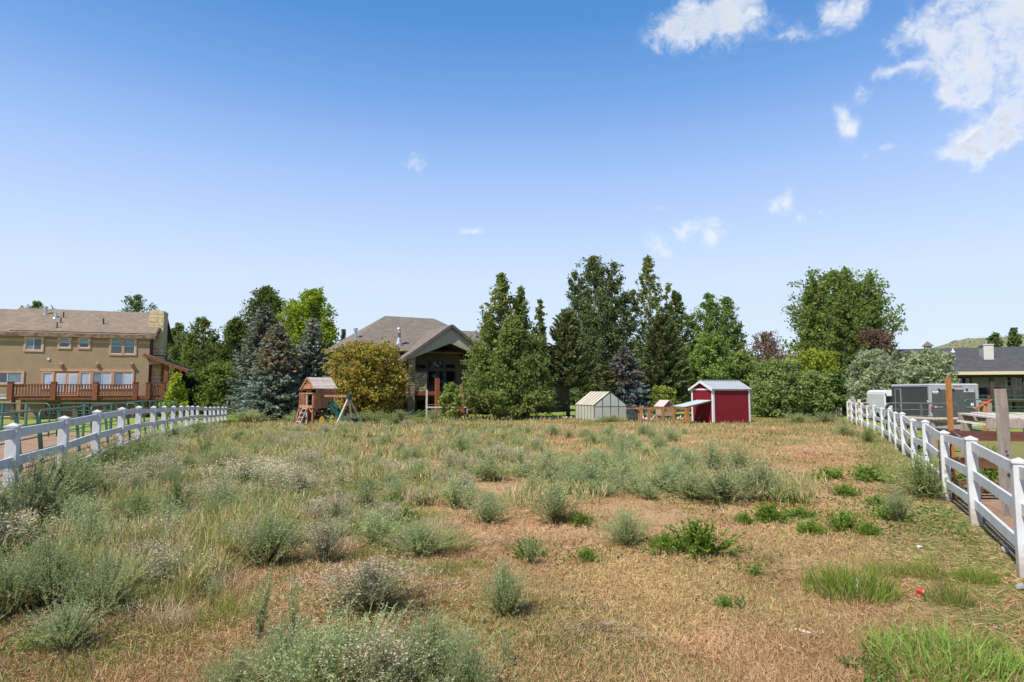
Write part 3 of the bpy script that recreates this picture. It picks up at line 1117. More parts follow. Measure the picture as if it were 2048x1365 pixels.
# dark vaulted ceiling
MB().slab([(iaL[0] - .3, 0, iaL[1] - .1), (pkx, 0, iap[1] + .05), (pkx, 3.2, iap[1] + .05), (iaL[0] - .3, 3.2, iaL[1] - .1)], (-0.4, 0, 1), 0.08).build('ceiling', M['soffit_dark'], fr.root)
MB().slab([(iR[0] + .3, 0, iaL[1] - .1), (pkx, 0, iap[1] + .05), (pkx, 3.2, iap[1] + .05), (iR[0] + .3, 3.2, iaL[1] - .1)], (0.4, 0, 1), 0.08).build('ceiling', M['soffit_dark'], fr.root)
wv = 3.0
MB().slab([(-0.1, wv, 0), (iR[0] + .3, wv, 0), (iR[0] + .3, wv, iaL[1]), (pkx, wv, iap[1] + .1), (-0.1, wv, iaL[1])], (0, -1, 0), 0.25).build('wall', M['brown_wall'], fr.root)
EZ = fr.at(770, 701, 1.5)[1]
xW0 = fr.at(690, 700, 2.0)[0]
MB().box(xW0 + 0.3, -0.2, 2.0, 9, 0, EZ).build('wall', M['brown_wall'], fr.root)
MB().box(xW0 + 0.5, iR[0] + 5.5, 9.01, 15, 0, EZ).build('wall', M['brown_wall'], fr.root)
MB().box(iR[0] + .31, iR[0] + 6, wv + .5, 9, 0, EZ - 0.2).build('wall', M['brown_wall'], fr.root)
r0 = fr.at(770, 633, 8.0)
r1 = fr.at(868, 637, 8.0)
RZ = (r0[1] + r1[1]) / 2
ex0, ex1, ey0, ey1 = xW0 - 0.3, r1[0] + 5.2, 1.5, 14.5
ez = EZ
roof_slab(fr, 'roof', [(ex0, ey0, ez), (ex1, ey0, ez), (r1[0], 8, RZ), (r0[0], 8, RZ)], M['roof_brown'], 0.15)
roof_slab(fr, 'roof', [(ex1, ey1, ez), (ex0, ey1, ez), (r0[0], 8, RZ), (r1[0], 8, RZ)], M['roof_brown'], 0.15)
roof_slab(fr, 'roof', [(ex0, ey1, ez), (ex0, ey0, ez), (r0[0], 8, RZ)], M['roof_brown'], 0.15)
roof_slab(fr, 'roof', [(ex1, ey0, ez), (ex1, ey1, ez), (r1[0], 8, RZ)], M['roof_brown'], 0.15)
MB().box(ex0, pxL - .1, ey0 - .08, ey0 - .01, ez - .26, ez - .02).build('fascia_board', M['fascia_grey'], fr.root)
# right wing
s0 = fr.at(925, 662, 7.0)
s1 = fr.at(1048, 664, 7.0)
roof_slab(fr, 'wing_roof', [(s0[0] - 2, 2.8, ez), (s1[0] + 3.4, 2.8, ez), (s1[0], 7, s0[1]), (s0[0] - 2, 7, s0[1])], M['roof_brown'], 0.15)
roof_slab(fr, 'wing_roof', [(s1[0] + 3.4, 11.2, ez), (s0[0] - 2, 11.2, ez), (s0[0] - 2, 7, s0[1]), (s1[0], 7, s0[1])], M['roof_brown'], 0.15)
roof_slab(fr, 'wing_roof', [(s1[0] + 3.4, 2.8, ez), (s1[0] + 3.4, 11.2, ez), (s1[0], 7, s0[1])], M['roof_brown'], 0.15)
MB().box(iR[0] + 6.01, s1[0] + 3.0, 3.4, 11, 0, ez).build('wall', M['brown_wall'], fr.root)
slm = (RZ - ez) / (8 - ey0)
for (px, pb, h, kind) in ((798, 689.5, 1.3, 1), (711, 674.5, 0.75, 0), (951, 676, 0.7, 2)):
    rsl, y_0 = (slm, ey0) if kind != 2 else ((s0[1] - ez) / 4.2, 2.8)
    best = min(((abs(fr.at(px, pb, v)[1] - (ez + (v - y_0) * rsl)), v) for v in np.linspace(1.6, 7.9, 90)))[1]
    x, z = fr.at(px, pb, best)
    if kind == 1:
        MB().tube([(x, best, z - .25), (x, best, z + .06), (x, best, z + .07), (x, best, z + .55), (x, best, z + .56), (x, best, z + h), (x, best, z + h + .01), (x, best, z + h + .12)], [.34, .33, .27, .14, .125, .125, .19, .13], 12).build('vent_pipe', M['galv'], fr.root)
        MB().tube([(x, best, z + .62), (x, best, z + .98)], .131, 12).build('vent_collar', M['fascia_grey'], fr.root)
    else:
        MB().tube([(x, best, z - .3), (x, best, z + h * .7), (x, best, z + h * .71), (x, best, z + h)], [.1, .1, .17, .17], 10).build('vent_pipe', M['galv'], fr.root)
# windows under the gable
w = lambda a, b, c, d, g='glass_dark', **k: add_window(fr, *fr.rect(a, b, c, d, wv), wv, 'fascia_grey', 0.07, glass=g, frame_mat='fascia_grey', **k)
w(831, 729, 852, 738)
w(856.5, 722.5, 886, 737)
w(891, 729, 909.5, 737.5)
w(831, 742, 852, 763)
w(856.5, 742, 886, 775)
w(891, 742, 909.5, 775)
x, z = fr.at(920, 727, wv)
MB().chamfer_box(x - .1, x + .1, wv - .2, wv, z - .15, z + .12).build('wall_lamp', M['alu'], fr.root)
# stone column and outdoor fireplace
c0, c1, _, ctop = fr.rect(816.5, 656 + 58, 829, 840, 0.0)
stone_wall(fr, c0, c1, 0.0, c1 - c0, 0, fr.at(822, 713, 0)[1], 'field_stone', fr.root, sz=0.24, seed=8, corename='stone_column')
f0, f1, fz0, fz1 = fr.rect(829.2, 745, 853, 783, 0.15)
stone_wall(fr, f0 + .02, f1, 0.12, 0.8, fz0, fz1, 'field_stone', fr.root, sz=0.34, seed=9, corename='stone_fireplace')
MB().box(f0 - .02, f1 + .06, 0.06, 0.86, fz1, fz1 + 0.09).build('mantel', M['mortar'], fr.root)
# deck with posts and black balusters
d0 = c0 - 0.8
d1 = iR[0] + 0.2
bz0 = fr.at(880, 791, 0)[1]
bz1 = fr.at(880, 783, 0)[1]
deck = MB().box(c1 + .01, d1, 0.1, 0.35, bz0, bz1).box(d0, d1, 0.36, wv - .01, bz0 + .1, bz1 - .01).build('deck', M['brick_red'], fr.root)
for (px, top) in ((875, 757), (925, 768), (952, 768)):
    x, z = fr.at(px, top, -.05)
    MB().box(x - .17, x + .17, -.12, .09, 0, z).build('post', M['brick_red'], deck)
rz = fr.at(880, 765.5, .2)[1]
mb = MB()
n = int((d1 - f1) / 0.16)
for k in range(n):
    x = f1 + .08 + (d1 - f1 - .1) * k / n
    mb.box(x - .018, x + .018, .18, .216, bz1, rz)
tag(mb.build('baluster', M['black_metal'], deck), kind='stuff')
MB().box(f1 + .07, d1, .15, .25, rz, rz + .08).build('rail', M['black_metal'], deck)
MB().box(fr.at(812, 740, 0)[0] - .12, fr.at(812, 740, 0)[0] + .1, .5, .75, 0, fr.at(812, 724, .5)[1]).build('post', M['brick_red'], deck)
# stairs down on the left
a = fr.at(786, 806, -.2)
b = fr.at(806, 829, -.2)
st = MB().bar((a[0] - .3, -.2, a[1] + .3), (b[0], -.2, b[1] - .1), .08, .32).bar((a[0] - .3, .9, a[1] + .3), (b[0], .9, b[1] - .1), .08, .32).build('stair', M['brick_red'], fr.root)
for k in range(6):
    t = (k + .5) / 6
    x = a[0] - .3 + (b[0] - a[0] + .3) * t
    z = a[1] + .3 + (b[1] - a[1] - .4) * t
    MB().box(x - .14, x + .14, -.15, .85, z - .02, z + .03).build('tread', M['brick_red'], st)
# lower storey windows and hanging bulbs in the shade
for (a_, b_) in ((832, 851), (858, 872), (880, 898), (903, 921)):
    xa, xb, za, zb2 = fr.rect(a_, 800, b_, 832, wv)
    add_window(fr, xa, xb, za, zb2, wv - .001, 'fascia_grey', 0.06, glass='glass_dark', frame_mat='fascia_grey')

# ------------------------------------------------------------------ right house
o_, _ = at_depth(1912, 780, 60.0)
H3 = Frame('ranch_house', o_, 60.0, -25, -0.2, 'low white sided house with dark roof and railed porch behind the trailer', 'house')
fr = H3
zE = fr.at(1912, 744, -0.5)[1]
v_r = 6.5
zR = fr.at(2048, 693, v_r)[1]
x0, x1 = -12.0, 16.0
zK = fr.at(2000, 720.5, 2.2)[1]
MB().box(x0, x1, 2.4, 11, 0.0, zE + 0.5).build('wall', M['white_siding'], fr.root)
mb = MB()
for k in range(int((x1 - x0) / .3)):
    x = x0 + .1 + k * .3
    mb.box(x, x + .05, 2.365, 2.398, 1.6, zE + .1)
tag(mb.build('batten', M['white_siding'], fr.root), kind='stuff')
roof_slab(fr, 'porch_roof', [(x0, -0.5, zE), (x1, -0.5, zE), (x1, 2.2, zK), (x0, 2.2, zK)], M['roof_dark'])
roof_slab(fr, 'roof', [(x0, 2.203, zK), (x1, 2.203, zK), (x1, v_r, zR), (x0, v_r, zR)], M['roof_dark'])
roof_slab(fr, 'roof', [(x1, 11.5, zE + .6), (x0, 11.5, zE + .6), (x0, v_r, zR), (x1, v_r, zR)], M['roof_dark'])
MB().box(x0, x1, -.56, -.502, zE - .3, zE - .0).build('fascia_board', M['cream_siding'], fr.root)
MB().box(x0, x1, -.1, .1, zE - .55, zE - .31).build('beam', M['dark_wood'], fr.root)
zd = fr.at(2000, 797, 0)[1]
zr = fr.at(2000, 773.5, 0)[1]
deck = MB().box(x0, x1, -.1, 2.39, zd - .3, zd).build('deck', M['dark_wood'], fr.root)
for px in (1916, 1983.5, 2050, 2110):
    x = fr.at(px, 770, 0)[0]
    MB().box(x - .16, x + .16, -.08, .2, zd, zE - .552).build('post', M['dark_wood'], deck)
for px in (2028, 1950):
    x = fr.at(px, 780, 0)[0]
    MB().box(x - .1, x + .1, -.06, .1, zd, zr + .1).build('rail_post', M['dark_wood'], deck)
for z in (zr, zd + .25):
    MB().box(x0, x1, -.05, .05, z - .05, z + .05).build('rail', M['dark_wood'], deck)
for k in range(9):
    x = x0 + 1.5 + k * 3.2
    MB().box(x - .12, x + .12, .2, .44, 0, zd - .301).build('support_post', M['dark_wood'], deck)
w = lambda a, b, c, d, g='glass_dark', t='white_paint', **k: add_window(fr, *fr.rect(a, b, c, d, 2.39), 2.39, t, 0.08, glass=g, frame_mat=t, **k)
w(1918, 751, 1927, 782, t='dark_wood')
w(1929, 751, 1942, 782, g='glass', t='dark_wood')
w(2010, 748, 2027, 777, mull='h', g='glass')
w(2031, 748, 2050, 777, mull='h', g='glass')
w(2022, 803, 2050, 820, mull='v', g='glass')
# chimney, cupola and vents on the roof
slm = (zR - zK) / (v_r - 2.2)
xc0, xc1, zc0, zc1 = fr.rect(1966.5, 692, 1988.5, 721, 2.4)
cz = fr.at(1976, 690.5, 2.4)[1]
chm = MB().box(xc0, xc1, 2.4, 4.2, zc0 - .2, cz).box(xc0 - .06, xc1 + .06, 2.34, 4.26, cz, cz + .1).build('chimney', M['white_siding'], fr.root)
xm = (xc0 + xc1) / 2
MB().tube([(xm, 3.2, cz + .1), (xm, 3.2, cz + .35), (xm, 3.2, cz + .36), (xm, 3.2, cz + .5)], [.1, .1, .17, .17], 10).build('flue', M['galv'], chm)
xa, za = fr.at(1849, 702, v_r)
xb, zb = fr.at(1862, 690, v_r)
cw = (xb - xa)
cu = MB().box(xa, xb, v_r - cw / 2, v_r + cw / 2, zR - .4, zb - .15).build('cupola', M['white_siding'], fr.root)
MB().poly([(xa - .2, v_r - cw / 2 - .2, zb - .148), (xb + .2, v_r - cw / 2 - .2, zb - .148), (xb + .2, v_r + cw / 2 + .2, zb - .148), (xa - .2, v_r + cw / 2 + .2, zb - .148), ((xa + xb) / 2, v_r, zb + .4)], [(0, 1, 4), (1, 2, 4), (2, 3, 4), (3, 0, 4), (0, 3, 2, 1)]).build('cupola_roof', M['fascia_grey'], cu)
for (px, py) in ((1906, 704), (1825, 708)):
    best = min(((abs(fr.at(px, py, v)[1] - (zK + (v - 2.2) * slm)), v) for v in np.linspace(2.3, 6.4, 60)))[1]
    x, z = fr.at(px, py, best)
    MB().tube([(x, best, z - .2), (x, best, z + .1), (x, best, z + .11), (x, best, z + .35)], [.25, .18, .08, .08], 8).build('vent_pipe', M['white_paint'], fr.root)


# ------------------------------------------------------------------ vinyl fences
def vinyl_fence(label, pts, zb_off, rails, cap_h=0.07, H=1.35):
    root = empty('vinyl_fence', (pts[0][0], pts[0][1], pts[0][2]), 0, label, 'fence')
    o = Vector(pts[0])
    post_me = MB().chamfer_box(-.072, .072, -.072, .072, -0.35, H - 0.06, .006)
    cap_me = MB().box(-.085, .085, -.085, .085, H - 0.06, H - 0.035).poly([(-.078, -.078, H - .035), (.078, -.078, H - .035), (.078, .078, H - .035), (-.078, .078, H - .035), (0, 0, H + .005)], [(0, 1, 4), (1, 2, 4), (2, 3, 4), (3, 0, 4)])
    p0 = post_me.build('post', M['vinyl_post'], root)
    c0 = cap_me.build('post_cap', M['vinyl'], p0)
    for i, p in enumerate(pts):
        q = Vector(p) - o
        nxt = Vector(pts[min(i + 1, len(pts) - 1)]) - Vector(pts[max(i - 1, 0)])
        po = p0 if i == 0 else copy_tree(p0, root)
        po.location = q
        po.rotation_euler = (random.uniform(-.012, .012), random.uniform(-.012, .012), math.atan2(nxt.y, nxt.x))
        if i + 1 < len(pts):
            a, b = q, Vector(pts[i + 1]) - o
            d = (b - a).normalized()
            for zc in rails:
                e = random.uniform(-.012, .012)
                MB().bar(a + d * .03 + Vector((0, 0, zc + e)), b - d * .03 + Vector((0, 0, zc + random.uniform(-.012, .012))), .038, .14).build('rail', M['vinyl'], root)
    return root


ptsR = []
y = 7.14 - 2.5 * 2
while y < 41.2:
    x = float(fence_right_x(y))
    ptsR.append((x, y, gzf(x, y)))
    y += 2.5 if y < 26 else 2.2
vinyl_fence('white three rail vinyl fence running back along the right edge of the field', ptsR, 0, (1.20, 0.77, 0.33))
ptsL = []
y = 9.2 - 2.265 * 2
topz = [(4, 1.6), (9.2, 1.61), (11.6, 1.62), (14, 1.66), (16.4, 1.647), (18.8, 1.62), (21.2, 1.54), (23.6, 1.5), (26, 1.42), (28.4, 1.385), (33, 1.25), (38, 1.12), (46, 1.05)]
while y < 35.4:
    x = float(fence_left_x(y))
    ptsL.append((x, y, float(np.interp(y, [a for a, _ in topz], [b for _, b in topz])) - 1.35))
    y += 2.265
for px_, y in ((415, 36.3), (424, 37.9), (432, 39.5), (440.5, 41.1), (448, 42.7), (455, 44.3)):
    ptsL.append(((px_ - 1024) / F * y, y, CAMZ - (813.5 - 780) * y / F - 1.35))
vinyl_fence('white three rail vinyl fence on the left beside the green corral panels', ptsL, 0, (1.20, 0.77, 0.33))


# ------------------------------------------------------------------ green corral panels
def corral_panel(x0, y0, x1, y1, label, H=1.5, lean=0.0, zb=None, mat='green_pipe', nrail=5, nm='corral_panel', r=0.026, group='green pipe corral panels', nup=2, cat='corral panel'):
    L_ = math.hypot(x1 - x0, y1 - y0)
    z = gzf(x0, y0) if zb is None else zb
    root = empty(nm, (x0, y0, z), math.atan2(y1 - y0, x1 - x0), label, cat, group)
    root.rotation_euler = (lean, 0, root.rotation_euler.z)
    rc = 0.22
    arc = lambda cx, cz, a0, a1: [(cx + rc * math.cos(a0 + (a1 - a0) * k / 6), 0, cz + rc * math.sin(a0 + (a1 - a0) * k / 6)) for k in range(7)]
    e = 0.04
    pts = [(e, 0, 0.0)] + arc(e + rc, H - rc, math.pi, math.pi / 2) + arc(L_ - e - rc, H - rc, math.pi / 2, 0) + [(L_ - e, 0, 0.0)]
    MB().tube(pts, r, 8).build('frame', M[mat], root, True)
    for k in range(nrail - 1):
        zz = 0.25 + (H - 0.25) * k / (nrail - 1)
        MB().tube([(e, 0, zz), (L_ - e, 0, zz)], r * .7, 6).build('rail', M[mat], root, True)
    for k in range(nup):
        xx = L_ * (k + 1) / (nup + 1)
        MB().box(xx - .045, xx + .045, -.03, .03, 0.03, H - r).build('upright', M[mat], root)
    return root


ys = [7.6, 11.0, 14.8, 19.2, 24.2, 28.9, 33.6, 38.3]
nth = ['nearest the camera', 'second from the left edge', 'third along the white fence', 'fourth along the white fence', 'fifth along the white fence', 'sixth along the white fence', 'by the spruces']
for k in range(len(ys) - 1):
    f_ = lambda y: -5.2 - 0.4 * y
    corral_panel(f_(ys[k]), ys[k], f_(ys[k + 1]) + .05, ys[k + 1] - .1, 'leaning green pipe panel behind the left white fence, ' + nth[k], lean=-0.12, H=1.48, zb=[.14, .14, .14, .14, .14, .1, .0][k])
xs = [-27.4, -23.8, -20.3, -16.4]
nm2 = ['leftmost', 'middle one', 'where both rows meet']
for k in range(3):
    corral_panel(xs[k], 27.6, xs[k + 1] - .06, 27.3, 'green pipe panel in the far row of the corral, ' + nm2[k], H=1.5, zb=0.0)
# ------------------------------------------------------------------ red shed
X0 = (1424 - 1024) / F * 38.5
S = Frame('red_shed', X0, 38.5, 20, gzf(X0, 38.5) - .02, 'small barn red metal shed with white trim and white ribbed roof', 'shed')
fr = S
L_ = fr.at(1499, 800, 0)[0]
Wd = fr.on_side(1384, 800, 0)[0]
ze = fr.at(1424, 777.5, 0)[1]
zr = fr.at(1395.5, 762.5, Wd / 2)[1]
MB().box(0, L_, 0, Wd, 0.06, ze).poly([(0, 0, ze), (0, Wd, ze), (0, Wd / 2, zr - .06), (L_, 0, ze), (L_, Wd, ze), (L_, Wd / 2, zr - .06)], [(0, 2, 1), (3, 4, 5)]).build('wall', M['shed_red'], fr.root)
mb = MB()
n = int(L_ / .115)
for k in range(n):
    x = .16 + (L_ - .3) * k / (n - 1)
    mb.box(x - .012, x + .012, -.016, -.001, .08, ze - .13)
n = int(Wd / .115)
for k in range(n):
    y = .16 + (Wd - .3) * k / (n - 1)
    mb.box(-.016, -.001, y - .012, y + .012, .08, ze - .13)
tag(mb.build('siding_rib', M['shed_red'], fr.root), kind='stuff')
for (x, y) in ((0, 0), (L_, 0), (0, Wd), (L_, Wd)):
    MB().box(x - .075 if x else -.03, x + .03 if x else .1, y - .03 if y == 0 else y - .1, y + .1 if y == 0 else y + .03, 0.03, ze - .002).build('corner_trim', M['shed_white'], fr.root)
mb = MB()
mb.box(.1, L_ - .075, -.028, -.001, ze - .12, ze)
mb.build('eave_trim', M['shed_white'], fr.root)
MB().box(-.029, -.001, .1, Wd - .1, ze - .1, ze - .01).build('gable_trim', M['shed_white'], fr.root)
oh = .1
s_ = (zr - ze) / (Wd / 2)
for sgn in (0, 1):
    ya, yb = (-.14, Wd / 2) if sgn == 0 else (Wd + .14, Wd / 2)
    za = ze - .14 * s_ + .03
    rf = MB().slab([(-.14, ya, za), (L_ + .1, ya, za), (L_ + .1, yb, zr + .03), (-.14, yb, zr + .03)], (0, -s_ if sgn == 0 else s_, 1), .05).build('roof', M['shed_roof'], fr.root)
    mb = MB()
    for k in range(14):
        x = -.1 + (L_ + .16) * k / 13
        mb.bar((x, ya, za + .012), (x, yb, zr + .042), .03, .03)
    tag(mb.build('roof_rib', M['shed_roof'], rf), kind='stuff')
    MB().bar((-.16, ya, za - .06), (-.16, yb, zr - .05), .04, .13).build('barge_board', M['shed_white'], fr.root)
MB().bar((-.15, Wd / 2, zr + .05), (L_ + .11, Wd / 2, zr + .05), .16, .04).build('ridge_cap', M['shed_roof'], fr.root)
mb = MB()
mb.box(-.03, -.001, Wd / 2 - .13, Wd / 2 + .13, zr - .38, zr - .2)
for k in range(3):
    mb.box(-.045, -.03, Wd / 2 - .11, Wd / 2 + .11, zr - .36 + k * .06, zr - .33 + k * .06)
mb.build('louvre', M['shed_red'], fr.root)

# lean-to roof of corrugated sheet against the shed
x_hi, z_hi = fr.at(1413, 801, -0.0)
x_lo, z_lo = fr.at(1372, 814, -0.0)
lt = empty('lean_to', S.o, S.a, 'pale corrugated lean-to roof sloping down from the red shed over the chicken run', 'lean-to')
yA, yB = 0.05, 1.5
sh = MB()
n = 44
for k in range(n):
    ya = yA + (yB - yA) * k / n
    yb = yA + (yB - yA) * (k + 1) / n
    ha, hb = .018 * math.sin(k * 1.25), .018 * math.sin((k + 1) * 1.25)
    sh.poly([(x_lo, ya, z_lo + ha), (-.05, ya, z_hi + ha), (-.05, yb, z_hi + hb), (x_lo, yb, z_lo + hb)], [(0, 1, 2, 3)])
    sh.poly([(x_lo, ya, z_lo + ha - .012), (-.05, ya, z_hi + ha - .012), (-.05, yb, z_hi + hb - .012), (x_lo, yb, z_lo + hb - .012)], [(3, 2, 1, 0)])
sh.build('corrugated_sheet', M['corrugated'], lt)
for y in (.15, 1.4):
    MB().bar((x_lo + .03, y, z_lo - .06), (-.04, y, z_hi - .06), .05, .08).build('rafter', M['cedar'], lt)
for y in (.12, 1.43):
    MB().box(x_lo + .05, x_lo + .15, y - .05, y + .05, 0, z_lo - .07).build('post', M['cedar'], lt)

# chicken run
cr = Frame('chicken_run', 9.3, 40.2, 17, 0, 'low orange cedar chicken run between greenhouse and red shed', 'chicken run')
fr = cr
fr.root.location.z = gzf(9.3, 40.2) - .02
zt = fr.at(1300, 816, 0)[1]
xs_ = [fr.at(p, 830, 0)[0] for p in (1282, 1297, 1325, 1347, 1371, 1407)]
for x in xs_:
    MB().box(x - .055, x + .055, -.05, .05, 0, zt - .09).build('post', M['cedar'], fr.root)
xl = fr.at(1254, 818, 1.6)[0]
xb_ = fr.at(1290, 818, 1.6)[0]
MB().bar((xs_[0] - .3, 0, zt - .04), (xs_[-1] + .1, 0, zt - .04), .05, .1).build('rail', M['cedar'], fr.root)
MB().bar((xl, 1.6, zt - .06), (xs_[-1], 1.6, zt - .06), .05, .1).build('rail', M['cedar'], fr.root)
MB().bar((xs_[0] - .27, .03, zt - .04), (xl + 1.0, 1.6, zt - .06), .05, .1).build('rail', M['cedar'], fr.root)
for x in (xl + .9, xs_[1] + .3, xs_[2], xs_[3] + .2, xs_[5] - .1):
    MB().box(x - .05, x + .05, 1.55, 1.65, 0, zt - .115).build('post', M['cedar'], fr.root)
for x in xs_[1:5]:
    MB().bar((x, .027, zt - .04), (x, 1.57, zt - .06), .045, .09).build('cross_rail', M['cedar'], fr.root)
MB().bar((xs_[1], .06, .48), (xs_[2] + .1, .06, .48), .04, .05).build('perch', M['coop_wood'], fr.root)
for x in (xs_[0] + .25, xs_[1] + .12):
    MB().box(x - .03, x + .03, .3, .36, 0, .8).build('perch_post', M['bleached'], fr.root)
MB().bar((xs_[1] + .5, .7, 0.05), (xs_[2] - .1, .8, .42), .18, .03).build('ramp', M['weathered'], fr.root)
MB().bar((xs_[5] + .35, -.1, 0), (xs_[5] + .05, -.05, .75), .06, .06).build('brace', M['cedar'], fr.root)
# wire netting round the run
mb = MB()
for k in range(60):
    x = xs_[0] + (xs_[-1] - xs_[0]) * k / 59
    mb.bar((x, -.04, 0.02), (x, -.04, zt - .1), .004, .004)
for k in range(9):
    z = .08 + k * .1
    mb.bar((xs_[0], -.04, z), (xs_[-1], -.04, z), .004, .004)
tag(mb.build('wire_netting', M['galv'], fr.root), kind='stuff')
# dark shade cloth leaning on its left end
sc = Frame('shade_cloth', 8.0, 41.9, 5, 0, 'dark shade cloth stretched between greenhouse and chicken run', 'cloth')
a, b = sc.at(1256, 819, 0), sc.at(1270, 820, 0)
c, d = sc.at(1284, 841, 0), sc.at(1256, 841, 0)
MB().slab([(d[0], 0, 0), (c[0], 0, 0), (b[0], .15, b[1]), (a[0], .15, a[1])], (0, -1, 0), .02).build('cloth', mat_plain('shade_net', (0.028, 0.036, 0.042), 0.9, .3, 9), sc.root)

# little coop
Cp = Frame('chicken_coop', (1325 - 1024) / F * 42.6, 42.6, 20, 0.0, 'small plank chicken coop with pinkish gable roof standing in the run', 'coop')
fr = Cp
w_ = fr.at(1347, 825, 0)[0]
dl = .95
ze, zr = fr.at(1325, 811.5, 0)[1], fr.at(1336, 801.5, 0)[1]
core = MB().box(.02, w_ - .02, .02, dl - .02, .3, ze).poly([(.02, .02, ze), (w_ - .02, .02, ze), (w_ / 2, .02, zr - .03), (.02, dl - .02, ze), (w_ - .02, dl - .02, ze), (w_ / 2, dl - .02, zr - .03)], [(0, 1, 2), (3, 5, 4)]).build('wall', M['coop_wood'], fr.root)
for k in range(6):
    z = .3 + k * (ze - .3) / 6
    h = (ze - .3) / 6 - .015
    MB().box(0, w_, 0, .019, z, z + h).build('plank', M['coop_wood'], fr.root)
    MB().box(0, .019, .02, dl, z, z + h).build('plank', M['coop_wood'], fr.root)
MB().slab([(-.1, -.12, ze - .08), (-.1, dl + .1, ze - .08), (w_ / 2, dl + .1, zr + .03), (w_ / 2, -.12, zr + .03)], (-.6, 0, 1), .03).build('roof', M['coop_roof'], fr.root)
MB().slab([(w_ + .1, -.12, ze - .08), (w_ / 2, -.12, zr + .03), (w_ / 2, dl + .1, zr + .03), (w_ + .1, dl + .1, ze - .08)], (.6, 0, 1), .03).build('roof', M['coop_roof'], fr.root)
MB().tube([(w_ / 2, .015, ze + .1), (w_ / 2, -.01, ze + .1)], .05, 10).build('vent_hole', M['soffit_dark'], fr.root)
for (x, y) in ((.05, .05), (w_ - .05, .05), (.05, dl - .05), (w_ - .05, dl - .05)):
    MB().box(x - .04, x + .04, y - .04, y + .04, -.02, .3).build('leg', M['coop_wood'], fr.root)


# hens
def hen(px, py, D, mat, label, face=1):
    x, _ = at_depth(px, py, D)
    root = empty('hen', (x, D, gzf(x, D)), 0 if face > 0 else math.pi, label, 'hen', 'hens in the chicken run')
    me = bpy.data.meshes.new('body')
    prof = [(-.20, .30, .015), (-.15, .27, .05), (-.08, .21, .085), (0, .19, .10), (.07, .20, .09), (.12, .25, .06), (.145, .31, .042), (.16, .36, .036), (.185, .375, .02), (.215, .365, .006)]
    mb = MB()
    mb.tube([(a, 0, b) for a, b, _ in prof], [c for _, _, c in prof], 10)
    b_ = mb.build('body', mat, root, True)
    bpy.data.meshes.remove(me)
    MB().poly([(-.15, 0, .27), (-.27, .03, .40), (-.24, -.03, .42), (-.19, 0, .40)], [(0, 1, 3), (0, 3, 2), (0, 2, 1), (1, 2, 3)]).build('tail', mat, root)
    MB().poly([(.14, 0, .39), (.16, .008, .425), (.18, -.008, .42), (.2, 0, .39)], [(0, 1, 2, 3), (3, 2, 1, 0)]).build('comb', M['red_strap'], root)
    for s in (-.04, .04):
        MB().tube([(0.02, s, .12), (.02, s, .01), (.07, s, .008)], [.012, .009, .007], 6).build('leg', M['yellow_plastic'], root)
    return root


hen(1291, 843, 40.6, M['white_feather'], 'white hen behind the leftmost posts of the run', -1)
hen(1357, 842, 40.9, M['white_feather'], 'white hen under the corrugated lean-to, left of the tan one', 1)
hen(1363, 842, 40.0, M['tan_feather'], 'tan hen under the corrugated lean-to', -1)

# ------------------------------------------------------------------ greenhouse
GX0 = (1187.5 - 1024) / F * 41.5
G = Frame('greenhouse', GX0, 41.5, 20, gzf(GX0, 41.5) - .02, 'gable roofed greenhouse with cloudy panels and dark green frame', 'greenhouse')
fr = G
w_ = fr.at(1253, 820, 0)[0]
Lg = fr.on_side(1151, 820, 0)[0]
ze, zr = fr.at(1187.5, 811, 0)[1], fr.at(1220, 784, 0)[1]
fw = .035
base = MB().box(-.02, w_ + .02, -.02, Lg + .02, -.02, .05).build('base', M['gh_frame'], fr.root)
zm = ze - .10
cols = [0, w_ * .25, w_ * .5, w_ * .75, w_]
zt_ = lambda x: ze + (zr - ze) * (1 - abs(x - w_ / 2) / (w_ / 2))
for y in (0, Lg):
    mb = MB()
    for x in cols:
        mb.box(x - fw / 2, x + fw / 2, y - fw / 2, y + fw / 2, .05, zt_(x))
    mb.bar((0, y, zm), (w_, y, zm), fw * .9, fw)
    mb.bar((0, y, ze + .22), (w_, y, ze + .22), fw * .01, fw * .01)
    mb.bar((-.02, y, ze), (w_ / 2, y, zr), fw * 1.1, fw * 1.1)
    mb.bar((w_ + .02, y, ze), (w_ / 2, y, zr), fw * 1.1, fw * 1.1)
    mb.build('gable_frame', M['gh_frame'], fr.root)
    for k in range(4):
        a, b = cols[k] + fw / 2, cols[k + 1] - fw / 2
        MB().box(a, b, y - .006, y + .006, .05, zm - fw / 2).build('pane', M['poly'], fr.root)
        MB().slab([(a, y, zm + fw / 2), (b, y, zm + fw / 2), (b, y, zt_(b) - .02), (a, y, zt_(a) - .02)], (0, -1, 0), .01).build('pane', M['poly'], fr.root)
nb = 6
for x in (0, w_):
    mb = MB()
    for k in range(1, nb):
        y = Lg * k / nb
        mb.box(x - fw / 2, x + fw / 2, y - fw / 2, y + fw / 2, .05, ze)
    mb.bar((x, 0, ze), (x, Lg, ze), fw * 1.2, fw * 1.2)
    mb.build('side_frame', M['gh_frame'], fr.root)
    for k in range(nb):
        MB().box(x - .006, x + .006, Lg * k / nb + fw / 2, Lg * (k + 1) / nb - fw / 2, .05, ze - fw * .6).build('pane', M['poly'], fr.root)
